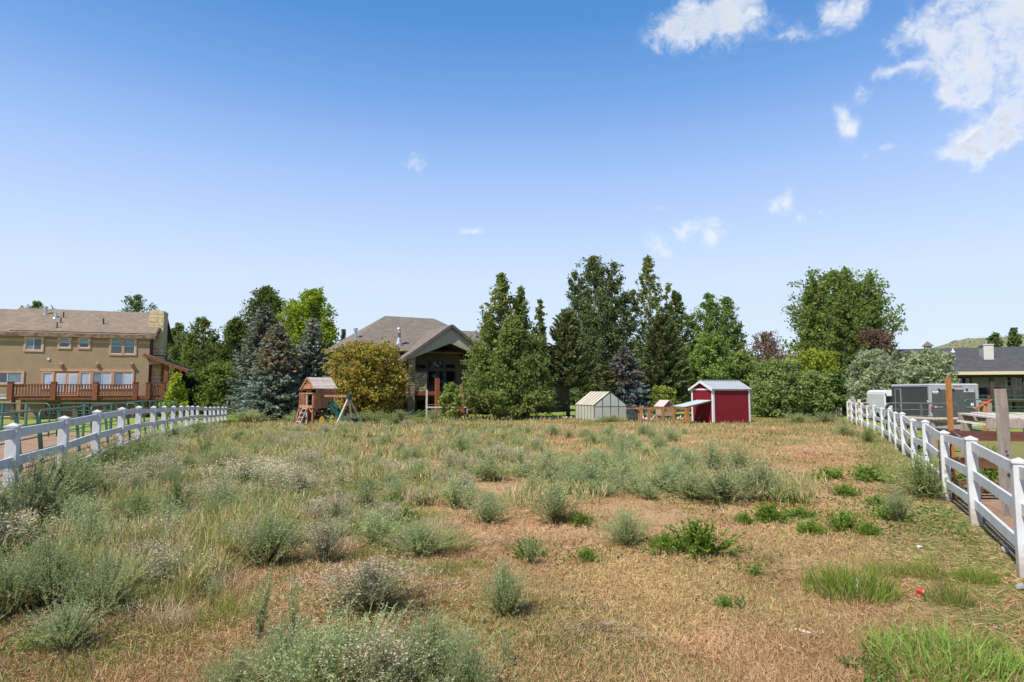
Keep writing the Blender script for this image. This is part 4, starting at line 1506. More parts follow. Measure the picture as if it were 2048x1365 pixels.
for s in (0, 1):
    xa = -.05 if s == 0 else w_ + .05
    za = ze - .02
    nrm = (-1, 0, (w_ / 2) / (zr - ze)) if s == 0 else (1, 0, (w_ / 2) / (zr - ze))
    mb = MB()
    for k in range(nb + 1):
        y = Lg * k / nb
        mb.bar((xa, y, za + .02), (w_ / 2, y, zr + .03), .03, .03)
    mb.bar((w_ / 2, -.02, zr + .03), (w_ / 2, Lg + .02, zr + .03), .05, .04)
    mb.build('roof_frame', M['gh_frame'], fr.root)
    for k in range(nb):
        MB().slab([(xa, Lg * k / nb + .016, za + .02), (xa, Lg * (k + 1) / nb - .016, za + .02), (w_ / 2, Lg * (k + 1) / nb - .016, zr + .03), (w_ / 2, Lg * k / nb + .016, zr + .03)], nrm, .012).build('roof_pane', M['poly_roof'], fr.root)

# ------------------------------------------------------------------ playset
PX0, _ = at_depth(626, 800, 39.0)
P = Frame('playset', PX0, 39.0, -40, gzf(PX0, 39.0), 'weathered cedar playset tower with plank roof, ladder, slide and swing beam', 'playset')
fr = P
S_ = 1.55
zd = fr.at(626, 812, 0)[1]
zt = fr.at(626, 787, 0)[1]
ze = fr.at(632, 778, 0)[1]
zr = fr.at(617, 755, 0)[1]
rt = fr.root
for (x, y) in ((-.06, .06), (-S_ + .06, .06), (-.06, S_ - .06), (-S_ + .06, S_ - .06)):
    top = zt if x < -1 and y < 1 else zt
    MB().box(x - .055, x + .055, y - .055, y + .055, -.05, top).build('leg', M['play_red'] if y > 1 else M['play_wood'], rt)
for x in (-.75,):
    MB().box(x - .05, x + .05, .02, .1, -.05, zt).build('leg', M['play_grey'], rt)
for k in range(9):
    y = .01 + k * S_ / 9
    MB().box(-S_, 0, y, y + S_ / 9 - .02, zd - .03, zd).build('deck_board', M['play_wood'], rt)
mb = MB()
mb.box(-S_ - .03, .0, -.045, -.001, zd - .15, zd + .02)
mb.box(.001, .045, 0, S_, zd - .15, zd + .02)
mb.box(-S_ - .03, 0, S_ + .001, S_ + .04, zd - .15, zd + .02)
mb.build('deck_frame', M['play_wood'], rt)
# front balusters on the left, gap for the ladder
for k in range(5):
    x = -S_ + .08 + k * .155
    MB().box(x - .035, x + .035, -.035, -.002, zd + .02, zt - .04).build('slat', M['play_wood'], rt)
MB().box(-S_ - .02, .0, -.05, .01, zt - .05, zt + .03).build('rail', M['play_wood'], rt)
# closed right side of upright boards
for k in range(8):
    y = .04 + k * (S_ - .08) / 8
    MB().box(.004, .028, y + .006, y + (S_ - .08) / 8 - .006, zd + .02, zt - .05).build('board', M['play_wood'], rt)
mb = MB()
mb.box(.001, .05, 0, S_, zt - .06, zt + .03)
mb.box(.029, .045, .05, S_ - .05, zd + .22, zd + .26)
mb.build('rail', M['play_wood'], rt)
# upper cabin walls and roof, standing over the back part
yc = .35
MB().box(-S_ + .35, -S_ + .8, yc, yc + .03, zt + .03, ze + .05).build('cabin_wall', M['play_wood'], rt)
for k in range(5):
    y = yc + .1 + k * .22
    MB().box(-.12, -.09, y, y + .2, zt + .03, ze - .02).build('cabin_board', M['play_wood'], rt)
for y in (yc + .3, yc + .85):
    MB().box(-.089, -.08, y, y + .07, zt + .12, ze - .1).build('slot_window', M['soffit_dark'], rt)
for (x, y) in ((-S_ + .28, yc), (-.12, yc), (-S_ + .28, S_ + .1), (-.12, S_ + .1)):
    MB().box(x - .04, x + .04, y - .04, y + .04, zt - .1, ze + .06).build('cabin_post', M['play_wood'], rt)
xm = -(S_ - .0) / 2 - .1
hw = .78
ya, yb = yc - .25, S_ + .32
for s in (-1, 1):
    sh = MB()
    nbd = 7
    slope = (zr - ze) / hw
    for k in range(nbd):
        t0, t1 = k / nbd, (k + 1) / nbd
        x0_, x1_ = xm + s * hw * (1 - t0), xm + s * hw * (1 - t1)
        z0_, z1_ = ze + (zr - ze) * t0, ze + (zr - ze) * t1
        MB().slab([(x0_, ya, z0_ + .02), (x0_, yb, z0_ + .02), (x1_ - s * -.0, yb, z1_ + .008), (x1_, ya, z1_ + .008)] if s < 0 else [(x0_, yb, z0_ + .02), (x0_, ya, z0_ + .02), (x1_, ya, z1_ + .008), (x1_, yb, z1_ + .008)], (s * slope, 0, 1), .025).build('roof_board', M['play_grey'], rt)
gp = MB().slab([(xm - hw + .08, ya + .04, ze), (xm + hw - .08, ya + .04, ze), (xm + .28, ya + .04, ze + .3), (xm - .28, ya + .04, ze + .3)], (0, -1, 0), .03)
gp.build('gable_board', M['play_wood'], rt)
mb = MB()
mb.bar((xm - hw + .02, ya, ze - .01), (xm, ya, zr - .02), .05, .09)
mb.bar((xm + hw - .02, ya, ze - .01), (xm, ya, zr - .02), .05, .09)
for dx in (-.22, 0, .22):
    mb.bar((xm, ya + .05, ze + .3), (xm + dx, ya + .05, ze + .52 - abs(dx) * .35), .03, .035)
mb.build('gable_trim', M['play_wood'], rt)
# ladder
for x in (-.95, -.48):
    MB().bar((x, -.02, zd - .02), (x, -.62, -.05), .045, .09, (0, 1, 0)).build('ladder_rail', M['play_grey'], rt)
for k in range(4):
    t = .15 + k * .22
    z = (zd) * (1 - t)
    y = -.02 - .6 * t
    MB().box(-.95, -.48, y - .045, y + .045, z - .02, z + .02).build('rung', M['play_grey'], rt)
# sloping climbing wall on the left
MB().slab([(-S_ - .02, .05, zd - .1), (-S_ - .5, .05, -.02), (-S_ - .5, 1.2, -.02), (-S_ - .02, 1.2, zd - .1)], (-.8, 0, .5), .04).build('climbing_wall', M['play_red'], rt)
MB().bar((-S_ - .0, .04, zd - .05), (-S_ - .5, .02, -.03), .07, .09).build('climbing_wall_edge', M['play_wood'], rt)
# braces
MB().bar((-.12, -.01, zd - .42), (-.4, -.01, zd - .15), .04, .08).bar((-.01, .12, zd - .42), (-.01, .42, zd - .15), .04, .08).build('brace', M['play_wood'], rt)
# slide out of the back right
mb = MB()
pts = [(.15 + .28 * k, S_ * .8, zd * (1 - k / 6.0) ** 1.15 + .12) for k in range(7)]
for k in range(6):
    a, b = Vector(pts[k]), Vector(pts[k + 1])
    mb.bar(a, b, .42, .03)
    mb.bar(a + Vector((0, .21, .07)), b + Vector((0, .21, .07)), .04, .16)
    mb.bar(a + Vector((0, -.21, .07)), b + Vector((0, -.21, .07)), .04, .16)
mb.build('slide', M['green_plastic'], rt)
MB().box(-.34, -.12, .3, .34, zd + .04, zd + .36).build('play_panel', M['green_plastic'], rt)
# swing beam and A-frame
zb_ = fr.at(680, 792, .5)[1] - .02
ym = .72
xe = fr.at(697, 800, ym)[0]
MB().bar((-.02, ym, zb_), (xe + .08, ym, zb_), .09, .14).build('swing_beam', M['play_wood'], rt)
MB().box(.05, .18, ym - .1, ym + .1, zb_ - .09, zb_ + .09).build('bracket', M['green_plastic'], rt)
MB().chamfer_box(xe - .12, xe + .16, ym - .13, ym + .13, zb_ - .22, zb_ + .12, .04).build('bracket', M['green_plastic'], rt)
MB().bar((xe + .03, ym - .02, zb_ - .1), (xe + .2, ym - 1.05, -.05), .09, .09).build('swing_leg', M['play_grey'], rt)
MB().bar((xe + .03, ym + .02, zb_ - .1), (xe + .2, ym + 1.0, -.05), .09, .09).build('swing_leg', M['play_grey'], rt)
MB().bar((xe + .02, ym, zb_ - .15), (xe + .1, ym + .15, .55), .10, .08).build('swing_strut', M['play_grey'], rt)
MB().bar((xe + .16, ym - .68, .55), (xe + .16, ym + .68, .55), .05, .09).build('cross_bar', M['play_grey'], rt)
for xx in (.7, 1.35):
    sw = MB().box(xx - .24, xx + .24, ym - .07, ym + .07, .46, .49).build('swing_seat', M['green_plastic'], rt)
    for s in (-.22, .22):
        MB().tube([(xx + s, ym, .49), (xx + s, ym, zb_ - .06)], .012, 5).build('swing_chain', M['green_pipe'], sw)
MB().box(xe + .02, xe + .3, ym + .22, ym + .5, 0, .5).build('tyre_swing', M['rubber'], rt)


def yellow_house(px, py, D, label):
    x, _ = at_depth(px, py, D)
    g = gzf(x, D)
    root = empty('play_house_cutout', (x, D, g), .1, label, 'garden ornament', 'yellow house shaped cutouts beside the playset')
    h = at_depth(px, py - 10, D)[1] - g
    out_ = [(-.13, 0), (.13, 0), (.14, h * .7), (0, h), (-.14, h * .7)]
    o = MB().slab([(a, 0, b + .02) for a, b in out_], (0, -1, 0), .05).build('panel', M['yellow_plastic'], root)
    for (a, b) in ((-.06, h * .35), (.06, h * .35), (-.06, h * .62), (.06, h * .62), (0, h * .8)):
        MB().box(a - .025, a + .025, -.012, -.002, b - .035, b + .035).build('hole', M['soffit_dark'], o)
    MB().box(-.02, .02, .01, .03, -.1, .05).build('stake', M['play_grey'], root)


yellow_house(643.5, 843, 38.0, 'yellow house shaped cutout in front of the playset legs')
yellow_house(664, 841, 38.8, 'yellow house shaped cutout under the swing beam, right of the tower')

# ------------------------------------------------------------------ trellis, garden chairs and fire pit before the middle house
T = Frame('trellis', at_depth(853, 840, 44)[0], 44, 8, 0, 'grey wooden trellis with a tall post and level rail before the gabled house', 'trellis')
fr = T
tp = [(853.5, 780), (935, 813), (951, 814)]
for i, (px, py) in enumerate(tp):
    x, z = fr.at(px, py, 0 if i < 2 else .5)
    y = 0 if i < 2 else .5
    MB().box(x - .065, x + .065, y - .06, y + .06, -.1, z).build('post', M['play_grey'], fr.root)
xa, za = fr.at(853.5, 815, 0)
xb, zb2 = fr.at(935, 815, 0)
MB().bar((xa, -.07, za), (xb, -.07, za), .04, .1).build('rail', M['bleached'], fr.root)
for k in range(4):
    MB().tube([(xa, -.065, .3 + k * .25), (xb, -.065, .3 + k * .25)], .006, 5).build('wire', M['galv'], fr.root)


def chair(px, D, rot, label):
    x, _ = at_depth(px, 840, D)
    rt = empty('garden_chair', (x, D, gzf(x, D)), rot, label, 'chair', 'red wooden chairs before the gabled house')
    for k in range(5):
        a = -.26 + k * .108
        MB().bar((a + .05, .28, .3), (a + .05 + (k - 2) * .02, .62, .98 - abs(k - 2) * .05), .095, .02, (0, 1, .3)).build('back_slat', M['brick_red'], rt)
    for k in range(5):
        y = -.25 + k * .11
        MB().box(-.26, .26, y, y + .095, .36 - k * .02, .38 - k * .02).build('seat_slat', M['brick_red'], rt)
    for s in (-1, 1):
        MB().box(s * .34 - .06, s * .34 + .06, -.36, .4, .55, .575).build('armrest', M['brick_red'], rt)
        MB().box(s * .3 - .02, s * .3 + .02, -.3, -.2, 0, .55).build('leg', M['brick_red'], rt)
        MB().bar((s * .27, -.24, .33), (s * .27, .62, .0), .03, .1).build('leg', M['brick_red'], rt)


chair(884, 43.0, -.5, 'red slatted garden chair left of the small tree before the porch')
chair(925, 43.0, .6, 'red slatted garden chair right of the small tree before the porch')
x, _ = at_depth(970, 836, 45)
fp = empty('fire_pit', (x, 45, gzf(x, 45)), 0, 'black metal fire pit bowl on legs left of the aspen trunks', 'fire pit')
MB().tube([(0, 0, .3), (0, 0, .35), (0, 0, .5), (0, 0, .62)], [.25, .42, .52, .55], 16).build('bowl', M['black_metal'], fp)
MB().tube([(0, 0, .62), (0, 0, .66)], [.6, .6], 16).build('rim', M['black_metal'], fp)
for k in range(4):
    a = k * math.pi / 2 + .4
    MB().tube([(.35 * math.cos(a), .35 * math.sin(a), .4), (.5 * math.cos(a), .5 * math.sin(a), 0)], .025, 6).build('leg', M['black_metal'], fp)

# ------------------------------------------------------------------ grey cargo trailer
TX, _ = at_depth(1858, 800, 31.0)
TR = Frame('cargo_trailer', TX, 31.0, -13, 0.0, 'dark grey enclosed cargo trailer with aluminium trim and closed ramp door', 'trailer')
fr = TR
rt = fr.root
tw = fr.at(1957, 800, 0)[0]
tl = 5.0
tz1 = fr.at(1858, 769, 0)[1]
tz0 = .42
MB().chamfer_box(.01, tw - .01, .02, tl, tz0, tz1 - .03, .01).build('body', M['trailer_grey'], rt)
MB().poly([(-.02, -.03, tz1 - .05), (tw + .02, -.03, tz1 - .05), (tw + .02, tl + .03, tz1 - .05), (-.02, tl + .03, tz1 - .05), (.05, .0, tz1 + .03), (tw - .05, .0, tz1 + .03), (tw - .05, tl, tz1 + .03), (.05, tl, tz1 + .03)], [(0, 1, 5, 4), (1, 2, 6, 5), (2, 3, 7, 6), (3, 0, 4, 7), (4, 5, 6, 7), (3, 2, 1, 0)]).build('roof', M['shed_roof'], rt)
mb = MB()
mb.box(-.005, .13, -.02, .018, tz0 - .05, tz1 - .06)
mb.box(tw - .13, tw + .005, -.02, .018, tz0 - .05, tz1 - .06)
mb.box(.131, tw - .131, -.02, .018, tz1 - .27, tz1 - .06)
mb.box(.131, tw - .131, -.02, .018, tz0 - .05, tz0 + .03)
mb.box(-.012, .009, .03, tl, tz0, tz0 + .12)
mb.box(-.012, .009, .03, tl, tz1 - .13, tz1 - .05)
mb.box(-.012, .009, .02, .1, tz0, tz1 - .13)
mb.build('trim', M['alu'], rt)
dr = MB().box(.15, tw - .15, -.035, .017, tz0 + .05, tz1 - .29).build('ramp_door', M['trailer_grey'], rt)
for x in (.45, tw / 2, tw - .5):
    MB().chamfer_box(x - .045, x + .045, -.07, -.02, tz1 - .32, tz1 - .22, .01).build('hinge', M['black_metal'], dr)
zb_ = tz0 + (tz1 - tz0) * .42
for s, x in ((1, .16), (-1, tw - .16)):
    MB().box(min(x, x + s * .42), max(x, x + s * .42), -.06, -.036, zb_ - .015, zb_ + .015).box(x + s * .1 - .05, x + s * .1 + .05, -.075, -.036, zb_ - .05, zb_ + .05).build('bar_lock', M['alu'], dr)
MB().box(tw - .36, tw - .24, -.05, -.036, zb_ + .08, zb_ + .2).build('plate', M['white_paint'], dr)
# the lettered strip, upper right
a0, a1, az0, az1 = fr.rect(1928.5, 780, 1949, 784.5, -.036)
sg = MB().slab([(a0 - .04, -.04, az0), (a1, -.04, az0), (a1, -.04, az1), (a0, -.04, az1)], (0, -1, 0), .005).build('lettered_strip', M['white_paint'], dr)


def text(name, body, size, loc, mat, parent, rot=(math.pi / 2, 0, 0)):
    cu = bpy.data.curves.new(name, 'FONT')
    cu.body = body
    cu.size = size
    cu.align_x = 'CENTER'
    cu.align_y = 'CENTER'
    cu.extrude = .001
    cu.materials.append(mat)
    tmp = bpy.data.objects.new(name, cu)
    COL.objects.link(tmp)
    bpy.context.view_layer.update()
    me = bpy.data.meshes.new_from_object(tmp)
    bpy.data.objects.remove(tmp)
    o = link(name, me, parent)
    o.location = loc
    o.rotation_euler = rot
    return o


lt_ = text('lettering', 'YOURSTAR', .1, ((a0 + a1) / 2, -.048, (az0 + az1) / 2), M['dark_pipe'], dr)
# oval emblem, upper left
e0, e1, ez0, ez1 = fr.rect(1863.5, 780, 1877.5, 787.5, -.036)
ex, ez_ = (e0 + e1) / 2, (ez0 + ez1) / 2
rx, rz_ = (e1 - e0) / 2, (ez1 - ez0) / 2
oval = lambda s, y: [(ex + rx * s * math.cos(t * math.pi / 10), y, ez_ + rz_ * s * math.sin(t * math.pi / 10)) for t in range(20)]
MB().slab(oval(1, -.041), (0, -1, 0), .005).build('emblem', M['white_paint'], dr)
MB().slab(oval(.86, -.044), (0, -1, 0), .003).build('emblem_field', M['shade_blue'], dr)
mb = MB()
mb.bar((ex - rx * .8, -.046, ez_ - rz_ * .1), (ex + rx * .82, -.046, ez_ + rz_ * .1), .003, .05)
for k in range(4):
    mb.box(ex - rx * .6 + k * rx * .33, ex - rx * .6 + k * rx * .33 + rx * .2, -.0475, -.0445, ez_ - rz_ * .55, ez_ - rz_ * .2)
mb.build('emblem_marks', M['white_paint'], dr)
# side door at the front of the left side
s0 = fr.on_side(1793, 800, 0)[0]
s1 = fr.on_side(1803, 800, 0)[0]
sd = MB().box(-.03, .0, min(s0, s1) - .0, max(s0, s1) + .9, tz0 + .15, tz1 - .22)
ya, yb = min(s0, s1), max(s0, s1)
yb = min(tl - .15, ya + .85)
mb = MB()
for q in ((ya, ya + .06, tz0 + .1, tz1 - .2), (yb - .06, yb, tz0 + .1, tz1 - .2), (ya + .06, yb - .06, tz1 - .26, tz1 - .2), (ya + .06, yb - .06, tz0 + .1, tz0 + .16)):
    mb.box(-.04, -.002, *q)
sdo = mb.build('side_door', M['alu'], rt)
MB().box(-.03, -.003, ya + .07, yb - .07, tz0 + .17, tz1 - .27).build('panel', M['trailer_grey'], sdo)
MB().box(-.07, -.041, ya + .01, ya + .05, tz0 + .75, tz0 + .9).build('handle', M['alu'], sdo)
for x in (-.04, tw + .04):
    for z in (tz0 + .35, tz0 + 1.1):
        MB().tube([(x, -.04, z), (x, .02, z)], .07, 10).build('corner_lamp', M['alu'], rt)
MB().box(.06, .12, -.045, -.022, tz0 + .55, tz0 + .85).build('tail_light', M['red_lens'], rt)
MB().box(tw - .12, tw - .06, -.045, -.022, tz0 + .55, tz0 + .85).build('tail_light', M['red_lens'], rt)
MB().box(tw * .5, tw * .5 + .4, -.03, -.021, tz1 - .14, tz1 - .1).build('tail_light', M['red_lens'], rt)
MB().box(.2, tw - .2, -.12, -.03, tz0 - .12, tz0 - .06).build('bumper', M['white_paint'], rt)
for x in (-.02, tw - .2):
    for y in (1.9, 2.75):
        wh = MB().tube([(x, y, .34), (x + .22, y, .34)], .34, 18).build('wheel', M['rubber'], rt)
        MB().tube([(x - .005, y, .34), (x + .225, y, .34)], .17, 12).build('rim', M['alu'], wh)
MB().bar((tw * .3, tl, .45), (tw * .5, tl + 1.3, .45), .08, .1).bar((tw * .7, tl, .45), (tw * .5, tl + 1.3, .45), .08, .1).tube([(tw * .5, tl + 1.1, 0.02), (tw * .5, tl + 1.1, .8)], .04, 8).build('tongue', M['black_metal'], rt)

# white horse trailer behind it
HX, _ = at_depth(1768, 800, 39.0)
HT = Frame('horse_trailer', HX, 39.0, -13, .0, 'older white horse trailer with rounded roof half hidden by the grey trailer', 'trailer')
fr = HT
rt = fr.root
z1 = fr.at(1775, 780.5, 0)[1]
w_ = 2.0
prof = [(0, .4), (0, z1 - .28), (.04, z1 - .12), (.14, z1 - .03), (.3, z1), (w_ - .3, z1), (w_ - .14, z1 - .03), (w_ - .04, z1 - .12), (w_, z1 - .28), (w_, .4)]
n = len(prof)
MB().poly([(a, 0, b) for a, b in prof] + [(a, 3.2, b) for a, b in prof], [tuple(range(n)), tuple(range(n, 2 * n))[::-1]] + [((i + 1) % n, i, n + i, n + (i + 1) % n) for i in range(n)]).build('body', M['white_paint'], rt)
xa, xb, za, zb2 = fr.rect(1772, 793, 1787, 805, 0)
wn_ = MB().chamfer_box(xa - .02, xb + .3, -.03, .01, za - .02, zb2 + .02, .01).build('window', M['black_metal'], rt)
xm = (xa + xb) / 2
MB().box(xa + .03, xm - .02, -.04, -.031, za + .03, zb2 - .03).build('pane', M['glass_dark'], wn_)
MB().box(xm + .02, xb, -.04, -.031, za + .03, zb2 - .03).build('pane', M['glass_dark'], wn_)
x, z = fr.at(1771, 789, 0)
MB().tube([(x, -.05, z), (x, 0, z)], .05, 10).build('marker_lamp', M['dark_pipe'], rt)
x, z = fr.at(1783, 817.5, -.2)
sp_ = MB().tube([(x, -.02, z), (x, -.06, z), (x, -.2, z), (x, -.24, z)], [.26, .31, .31, .27], 20).build('spare_tyre', M['rubber'], rt)
ring = lambda r, y: [(x + r * math.cos(t * math.pi / 10), y, z + r * math.sin(t * math.pi / 10)) for t in range(20)]
MB().slab(ring(.19, -.252), (0, -1, 0), .012).build('wheel_disc', M['white_paint'], sp_)
mb = MB()
for k, (dx, dz, ww) in enumerate(((-.06, .07, .03), (0, .09, .03), (.06, .07, .03), (0, .01, .22), (-.05, -.05, .05), (.05, -.05, .05))):
    mb.box(x + dx - ww / 2, x + dx + ww / 2, -.257, -.252, z + dz - .012, z + dz + .012)
mb.build('disc_marks', M['dark_pipe'], sp_)
for y in (1.2, 2.0):
    MB().tube([(-.02, y, .33), (.2, y, .33)], .33, 16).build('wheel', M['rubber'], rt)
MB().box(0.02, w_ - .02, -.08, -.002, .42, .5).build('bumper', M['dark_pipe'], rt)

# ------------------------------------------------------------------ right-hand corral: gate, rails, posts, planks
gx_, _ = at_depth(1769, 808, 29.6)
gx1, _ = at_depth(1918, 809, 28.4)
corral_panel(gx_, 29.6, gx1, 28.4, 'dark grey pipe gate in front of the grey cargo trailer', H=at_depth(1850, 808, 29.0)[1], zb=0.02, mat='dark_pipe', nrail=5, nm='pipe_gate', r=.03, group='dark pipe gates', nup=1, cat='gate')
g2, _ = at_depth(1925, 800, 30)
corral_panel(g2, 30.0, g2 + 4.0, 29.0, 'green pipe panel right of the grey trailer before the ranch house', H=at_depth(1990, 799, 29.5)[1] - .02, zb=0.0)
wp = Frame('wooden_post', at_depth(2008, 900, 10.5)[0], 10.5, 8, 0, 'tall weathered wooden corral post behind the nearest white fence bay', 'post')
zt = wp.at(2006, 778, 0)[1]
mb = MB()
rr = random.Random(3)
pts = []
for k in range(9):
    z = -.3 + (zt + .3) * k / 8
    pts.append((rr.uniform(-.012, .012), rr.uniform(-.01, .01), z))
for k in range(8):
    a, b = pts[k], pts[k + 1]
    w0, w1 = .088 + .004 * math.sin(k * 1.3), .088 + .004 * math.sin((k + 1) * 1.3)
    mb.poly([(a[0] - w0, a[1] - .035, a[2]), (a[0] + w0, a[1] - .035, a[2]), (a[0] + w0, a[1] + .035, a[2]), (a[0] - w0, a[1] + .035, a[2]), (b[0] - w1, b[1] - .035, b[2]), (b[0] + w1, b[1] - .035, b[2]), (b[0] + w1, b[1] + .035, b[2]), (b[0] - w1, b[1] + .035, b[2])], [(0, 1, 5, 4), (1, 2, 6, 5), (2, 3, 7, 6), (3, 0, 4, 7)] + ([(4, 5, 6, 7)] if k == 7 else []))
po = mb.build('post', M['weathered'], wp.root)
for (dx, z, r_) in ((.02, 1.0, .022), (.0, 1.07, .018), (.02, .68, .026)):
    MB().tube([(dx, -.045, z), (dx, -.034, z)], r_, 8).build('knot', M['dark_wood'], po)
rp0, _ = at_depth(1904, 900, 12.2)
rp = empty('rusty_pipe', (rp0, 12.2, 0), 0, 'upright rust orange pipe post behind the white fence', 'post')
zt = at_depth(1897.5, 755, 12.2)[1]
MB().box(-.035, .035, -.035, .035, -.3, zt).build('post', M['rust'], rp)
MB().tube([(-.05, 0, 1.22), (.05, 0, 1.22)], .05, 8).build('tie_wire', M['galv'], rp)
# red brown plank rails
rl = Frame('plank_fence', rp0, 12.15, -18, 0, 'old red brown plank rail fence behind the rusty pipe and wooden post', 'fence')
for z in (1.22, .70, .25):
    MB().box(-.1, 2.35, -.03, .02, z - .1, z + .085).build('plank', M['old_rail'], rl.root)
    MB().box(2.36, 5.2, -.035, .015, z - .1 - .02, z + .08).build('plank', M['old_rail'], rl.root)
for x in (-.16, 3.1, 5.2):
    MB().box(x - .06, x + .06, .025, .14, -.2, 1.1).build('post', M['old_rail'], rl.root)
# barbed wire along the white fence
bw = MB()
pts = [(rp0, 12.15, 1.28)]
for k in range(1, 30):
    t = k / 29
    pts.append((rp0 + (6.9 - rp0) * t, 12.15 + (7.4 - 12.15) * t, 1.28 - .38 * t - .12 * math.sin(t * math.pi) + .01 * math.sin(k * 2.1)))
bw.tube(pts, .006, 5)
for k in range(2, 28, 3):
    p = Vector(pts[k])
    bw.bar(p + Vector((-.02, 0, -.03)), p + Vector((.02, 0, .03)), .005, .005)
    bw.bar(p + Vector((.02, 0, -.03)), p + Vector((-.02, 0, .03)), .005, .005)
tag(bw.build('barbed_wire', M['galv']), 'sagging strand of barbed wire tied to the rusty pipe', 'wire')
# weathered plank platform
pf = Frame('plank_platform', at_depth(1932, 835, 17)[0], 16.2, -12, 0, 'rough platform of bleached planks on posts behind the wooden post', 'platform')
zt = pf.at(1990, 829, 1.0)[1]
rr = random.Random(9)
for k in range(9):
    x = .05 + k * .32
    MB().bar((x + .12, -.12, zt - .06 + rr.uniform(-.01, .01)), (x + .12 - .1, 1.5, zt + rr.uniform(-.02, .03)), .25, .04).build('plank', M['bleached'], pf.root)
MB().box(-.1, 3.2, -.14, -.06, zt - .32, zt - .09).build('beam', M['weathered'], pf.root)
MB().bar((-.55, .4, zt - .16), (.35, -.25, zt - .3), .09, .05).build('beam', M['bleached'], pf.root)
MB().box(-.1, 3.2, 1.3, 1.38, zt - .2, zt - .03).build('beam', M['weathered'], pf.root)
for (x, y) in ((.9, -.02), (1.35, .1), (2.2, -.02), (.1, 1.3), (1.7, 1.3), (3, 1.3)):
    MB().box(x - .09, x + .09, y - .03, y + .09, -.1, zt - .33 if y < 1 else zt - .21).build('post', M['old_rail'] if y < .5 else M['weathered'], pf.root)
# grey pole rails
pr = Frame('pole_rail', at_depth(1808, 838, 21)[0], 21.0, 4, 0, 'low weathered grey pole and plank rail in front of the trailer', 'fence')
a = pr.at(1805, 836, 0)
b = pr.at(1935, 838, -1.0)
MB().tube([(a[0], 0, a[1]), (a[0] * .5 + b[0] * .5, -.5, (a[1] + b[1]) / 2 - .03), (b[0], -1, b[1])], [.06, .055, .05], 8).build('pole', M['weathered'], pr.root)
MB().bar((a[0] + .5, -.15, a[1] - .22), (b[0], -.9, b[1] - .25), .04, .2).build('plank', M['weathered'], pr.root)
MB().bar((a[0] - .1, .05, a[1] - .1), (a[0] + .55, -.1, a[1] - .17), .14, .1).build('plank', M['bleached'], pr.root)
for t in (.05, .5, .96):
    x = a[0] + (b[0] - a[0]) * t
    MB().box(x - .06, x + .06, -t + .05, -t + .17, -.1, a[1] - .05).build('post', M['weathered'], pr.root)
# pine posts with a red strap
for (px, py, D, lab, red) in ((1969, 803, 27, 'raw pine post with a brace and red strap right of the trailer', 1), (1978, 806, 29, 'greyer pine post beside the one with the red strap', 0)):
    x, z = at_depth(px, py, D)
    rt = empty('pine_post', (x, D, 0), .1, lab, 'post')
    MB().chamfer_box(-.08, .08, -.08, .08, -.1, z, .02).build('post', M['cedar'] if red else M['weathered'], rt)
    if red:
        MB().bar((-.5, 0, z - .35), (-.05, 0, z - .12), .07, .09).build('brace', M['cedar'], rt)
        MB().tube([(-.1, -.1, z - .12), (.1, -.1, z - .02), (.25, -.05, z + .04), (.32, 0, z - .04)], .035, 6).build('strap', M['red_strap'], rt)
# far end of the fence: yellow posts, red boards, top pole
ey = Frame('corner_rail', at_depth(1712, 805, 42)[0], 42.0, -6, 0, 'short rail of yellow posts and red brown boards at the far fence end', 'fence')
for px in (1699, 1718, 1766):
    x, z = ey.at(px, 799, 0)
    MB().chamfer_box(x - .09, x + .09, -.08, .08, -.1, z, .02).build('post', M['lime'], ey.root)
a, b = ey.at(1706, 806, 0), ey.at(1772, 806.5, 0)
MB().tube([(a[0], -.12, a[1]), (b[0], -.12, b[1])], .03, 8).build('pole', M['galv'], ey.root)
c, d = ey.at(1716, 812, 0), ey.at(1762, 812, 0)
MB().box(c[0], d[0], -.1, -.07, c[1] - .12, c[1] + .12).build('board', M['old_rail'], ey.root)
x, z = ey.at(1748, 806, -.2)
MB().tube([(x, -.2, z - .12), (x, -.2, z - .1), (x, -.2, z + .02), (x, -.2, z + .06)], [.06, .1, .1, .04], 10).build('insulator', M['green_plastic'], ey.root)
x, z = ey.at(1705, 800, 0)
MB().bar((x - .08, -.15, z + .22), (x + .12, -.15, z - .25), .02, .22).build('tag_board', M['alu'], ey.root)
# stack of split logs behind a low slatted crate
lg = Frame('log_stack', at_depth(1618, 825, 47)[0], 47.0, 0, 0, 'low stack of split logs in a grey slatted crate under the lilac bushes', 'log stack')
xa, za = lg.at(1619, 817, 0)
xb, zb2 = lg.at(1679, 816, 0)
rr = random.Random(5)
for k in range(26):
    for lvl in range(5):
        x = xa + (xb - xa) * (k + .5 * (lvl % 2)) / 26
        r_ = rr.uniform(.07, .095)
        MB().tube([(x, .1 + rr.uniform(-.05, .02), .08 + lvl * .155), (x, .55, .08 + lvl * .155)], r_, 6).build('log', M['log'], lg.root)
for k in range(9):
    x = xa + (xb - xa) * k / 8
    MB().box(x - .05, x + .05, -.05, .0, -.05, za).build('slat', M['weathered'], lg.root)
MB().box(xb + .06, xb + .12, -.1, .6, -.05, zb2).build('end_board', M['bleached'], lg.root)
# board lying in the grass
x, y = ground_at(1654, 844)
bd = MB().bar((-.45, 0, .06), (.45, .1, .07), .25, .06).build('board', M['cedar'])
bd.location = (x, y, gzf(x, y))
tag(bd, 'yellowish plank lying in the far grass near the log stack', 'plank')
